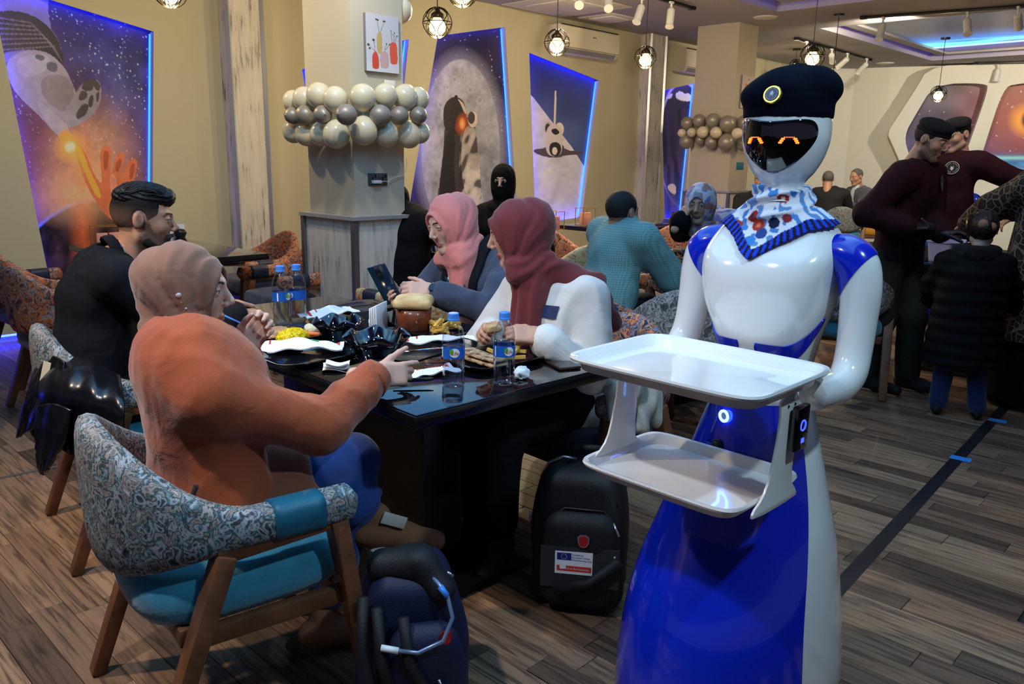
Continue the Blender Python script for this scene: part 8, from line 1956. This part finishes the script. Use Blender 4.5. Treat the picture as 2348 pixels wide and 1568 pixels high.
# leather jacket on the bearded man's chair
m_lea = M('black_leather_jacket', S(12, 13, 20), .28, spec=.6, bump=.25, bscale=26, coat=.2); JP = TP(1.13, -.33, 0); ch = Matrix.Translation(JP) @ Matrix.Rotation(yaw_to(TE2), 4, 'Z')
def wl(x, y, Y): p = pY(x, y, Y); return np.array(p, np.float32)
A_ = [wl(112, 820, 2.36), wl(180, 838, 2.26), wl(262, 880, 2.20), wl(70, 910, 2.30), wl(48, 995, 2.32), wl(100, 1065, 2.26), wl(120, 960, 2.24), wl(210, 1040, 2.17), wl(150, 900, 2.24), wl(235, 950, 2.16), wl(275, 1030, 2.12)]
def drape(name, rows, mat, parent, thick=.006, fold=.012, ff=9.0, nu=44, nv=36, seed=0.0):
    """cloth sheet through a net of points, with folds and thickness"""
    R0 = np.array([[np.array(p, float) for p in r] for r in rows]); a_, b_ = R0.shape[:2]
    def cr(A, t):
        n = len(A) - 1; t = min(max(t, 0), 1) * n; i = min(int(t), n - 1); u = t - i; p0, p1, p2, p3 = A[max(i - 1, 0)], A[i], A[i + 1], A[min(i + 2, n)]
        return .5 * (2 * p1 + (p2 - p0) * u + (2 * p0 - 5 * p1 + 4 * p2 - p3) * u * u + (3 * p1 - p0 - 3 * p2 + p3) * u ** 3)
    def fn(u, v):
        col = np.array([cr(R0[i], v) for i in range(a_)]); p = cr(col, u); d = (np.array(CAM) - p); d /= np.linalg.norm(d)
        k = fold * (.3 + u); q = np.array([[v * ff + .6 * u + seed, u * 2.2, seed]], np.float32); f = 1.4 * (abs(float(noise(q)[0])) ** .7 - .4) + .5 * math.sin(v * ff * 4 + 3 * u + seed); return Vector(p + d * k * f)
    mb = MB(); mb.grid(fn, nu, nv); o = mb.build(name, mat, parent, smooth=True); md = o.modifiers.new('thick', 'SOLIDIFY'); md.thickness = thick; md.offset = 0; return o
jk = thing('leather_jacket', 'black leather jacket hung over the back of the bearded man chair', 'jacket')
W_ = lambda L_: [wl(*q) for q in L_]
drape('jacket_back', [W_([(95, 815, 2.70), (150, 800, 2.64), (205, 822, 2.58), (275, 862, 2.54)]), W_([(70, 880, 2.59), (130, 880, 2.48), (205, 900, 2.42), (285, 930, 2.38)]), W_([(62, 950, 2.58), (130, 960, 2.47), (205, 980, 2.41), (285, 1000, 2.37)]), W_([(75, 1000, 2.58), (140, 1030, 2.47), (210, 1062, 2.41), (285, 1035, 2.37)])], m_lea, jk, .007, .020, 7.0)
drape('jacket_front', [W_([(100, 822, 2.62), (122, 815, 2.58), (150, 830, 2.54)]), W_([(62, 905, 2.55), (95, 915, 2.52), (128, 930, 2.47)]), W_([(38, 1005, 2.56), (72, 985, 2.52), (105, 960, 2.47)])], m_lea, jk, .008, .012, 5.0, 30, 20, 3.0)
drape('jacket_sleeve', [W_([(88, 930, 2.48), (125, 925, 2.43), (165, 940, 2.40)]), W_([(82, 1000, 2.47), (115, 1005, 2.42), (150, 1010, 2.39)]), W_([(88, 1070, 2.47), (100, 1088, 2.44), (118, 1060, 2.41)])], m_lea, jk, .012, .012, 4.0, 26, 18, 6.0)
c = Vector(wl(103, 860, 2.55)); o = MB().box((0, 0, 0), (.014, .001, .045)).build('care_label', M('cream_label', S(222, 206, 180), .7), jk, c); o.rotation_euler = (-.15, .22, -.2)
# beige jacket on the eating woman's chair
m_beige = cloth_mat('beige_cotton', S(168, 166, 156), scale=200); B_ = [wl(1400, 895, 2.52), wl(1440, 880, 2.60), wl(1480, 890, 2.66), wl(1405, 960, 2.50), wl(1430, 985, 2.52), wl(1470, 980, 2.55), wl(1500, 960, 2.66), wl(1490, 905, 2.72)]
def fjb(P): d = cap(P, B_[0], B_[2], .03, .045); d = smin(d, cap(P, B_[1], B_[4], .045, .028), .03); d = smin(d, cap(P, B_[2], B_[5], .050, .030), .02); d = smin(d, cap(P, B_[7], B_[6], .05, .03), .03); d = smin(d, cap(P, B_[0], B_[3], .02, .012), .02); return d + .006 * np.sin(P[:, 0] * 95 + 3 * noise(P * 10)) + .004 * noise(P * 30)
bj = tag(sdf_obj('beige_jacket', fjb, np.min(B_, 0) - .09, np.max(B_, 0) + .09, .007, m_beige, None, 2), 'beige jacket hung on the chair behind the white sweatshirt', 'jacket')
# ---- second robot far behind the waiters
r2 = dup(robot, (3.95, 7.35, 0), yaw_to((-.8, -.6)), 'second white and blue waiter robot glimpsed between the two waiters'); r2.scale = (.93, .93, .93)
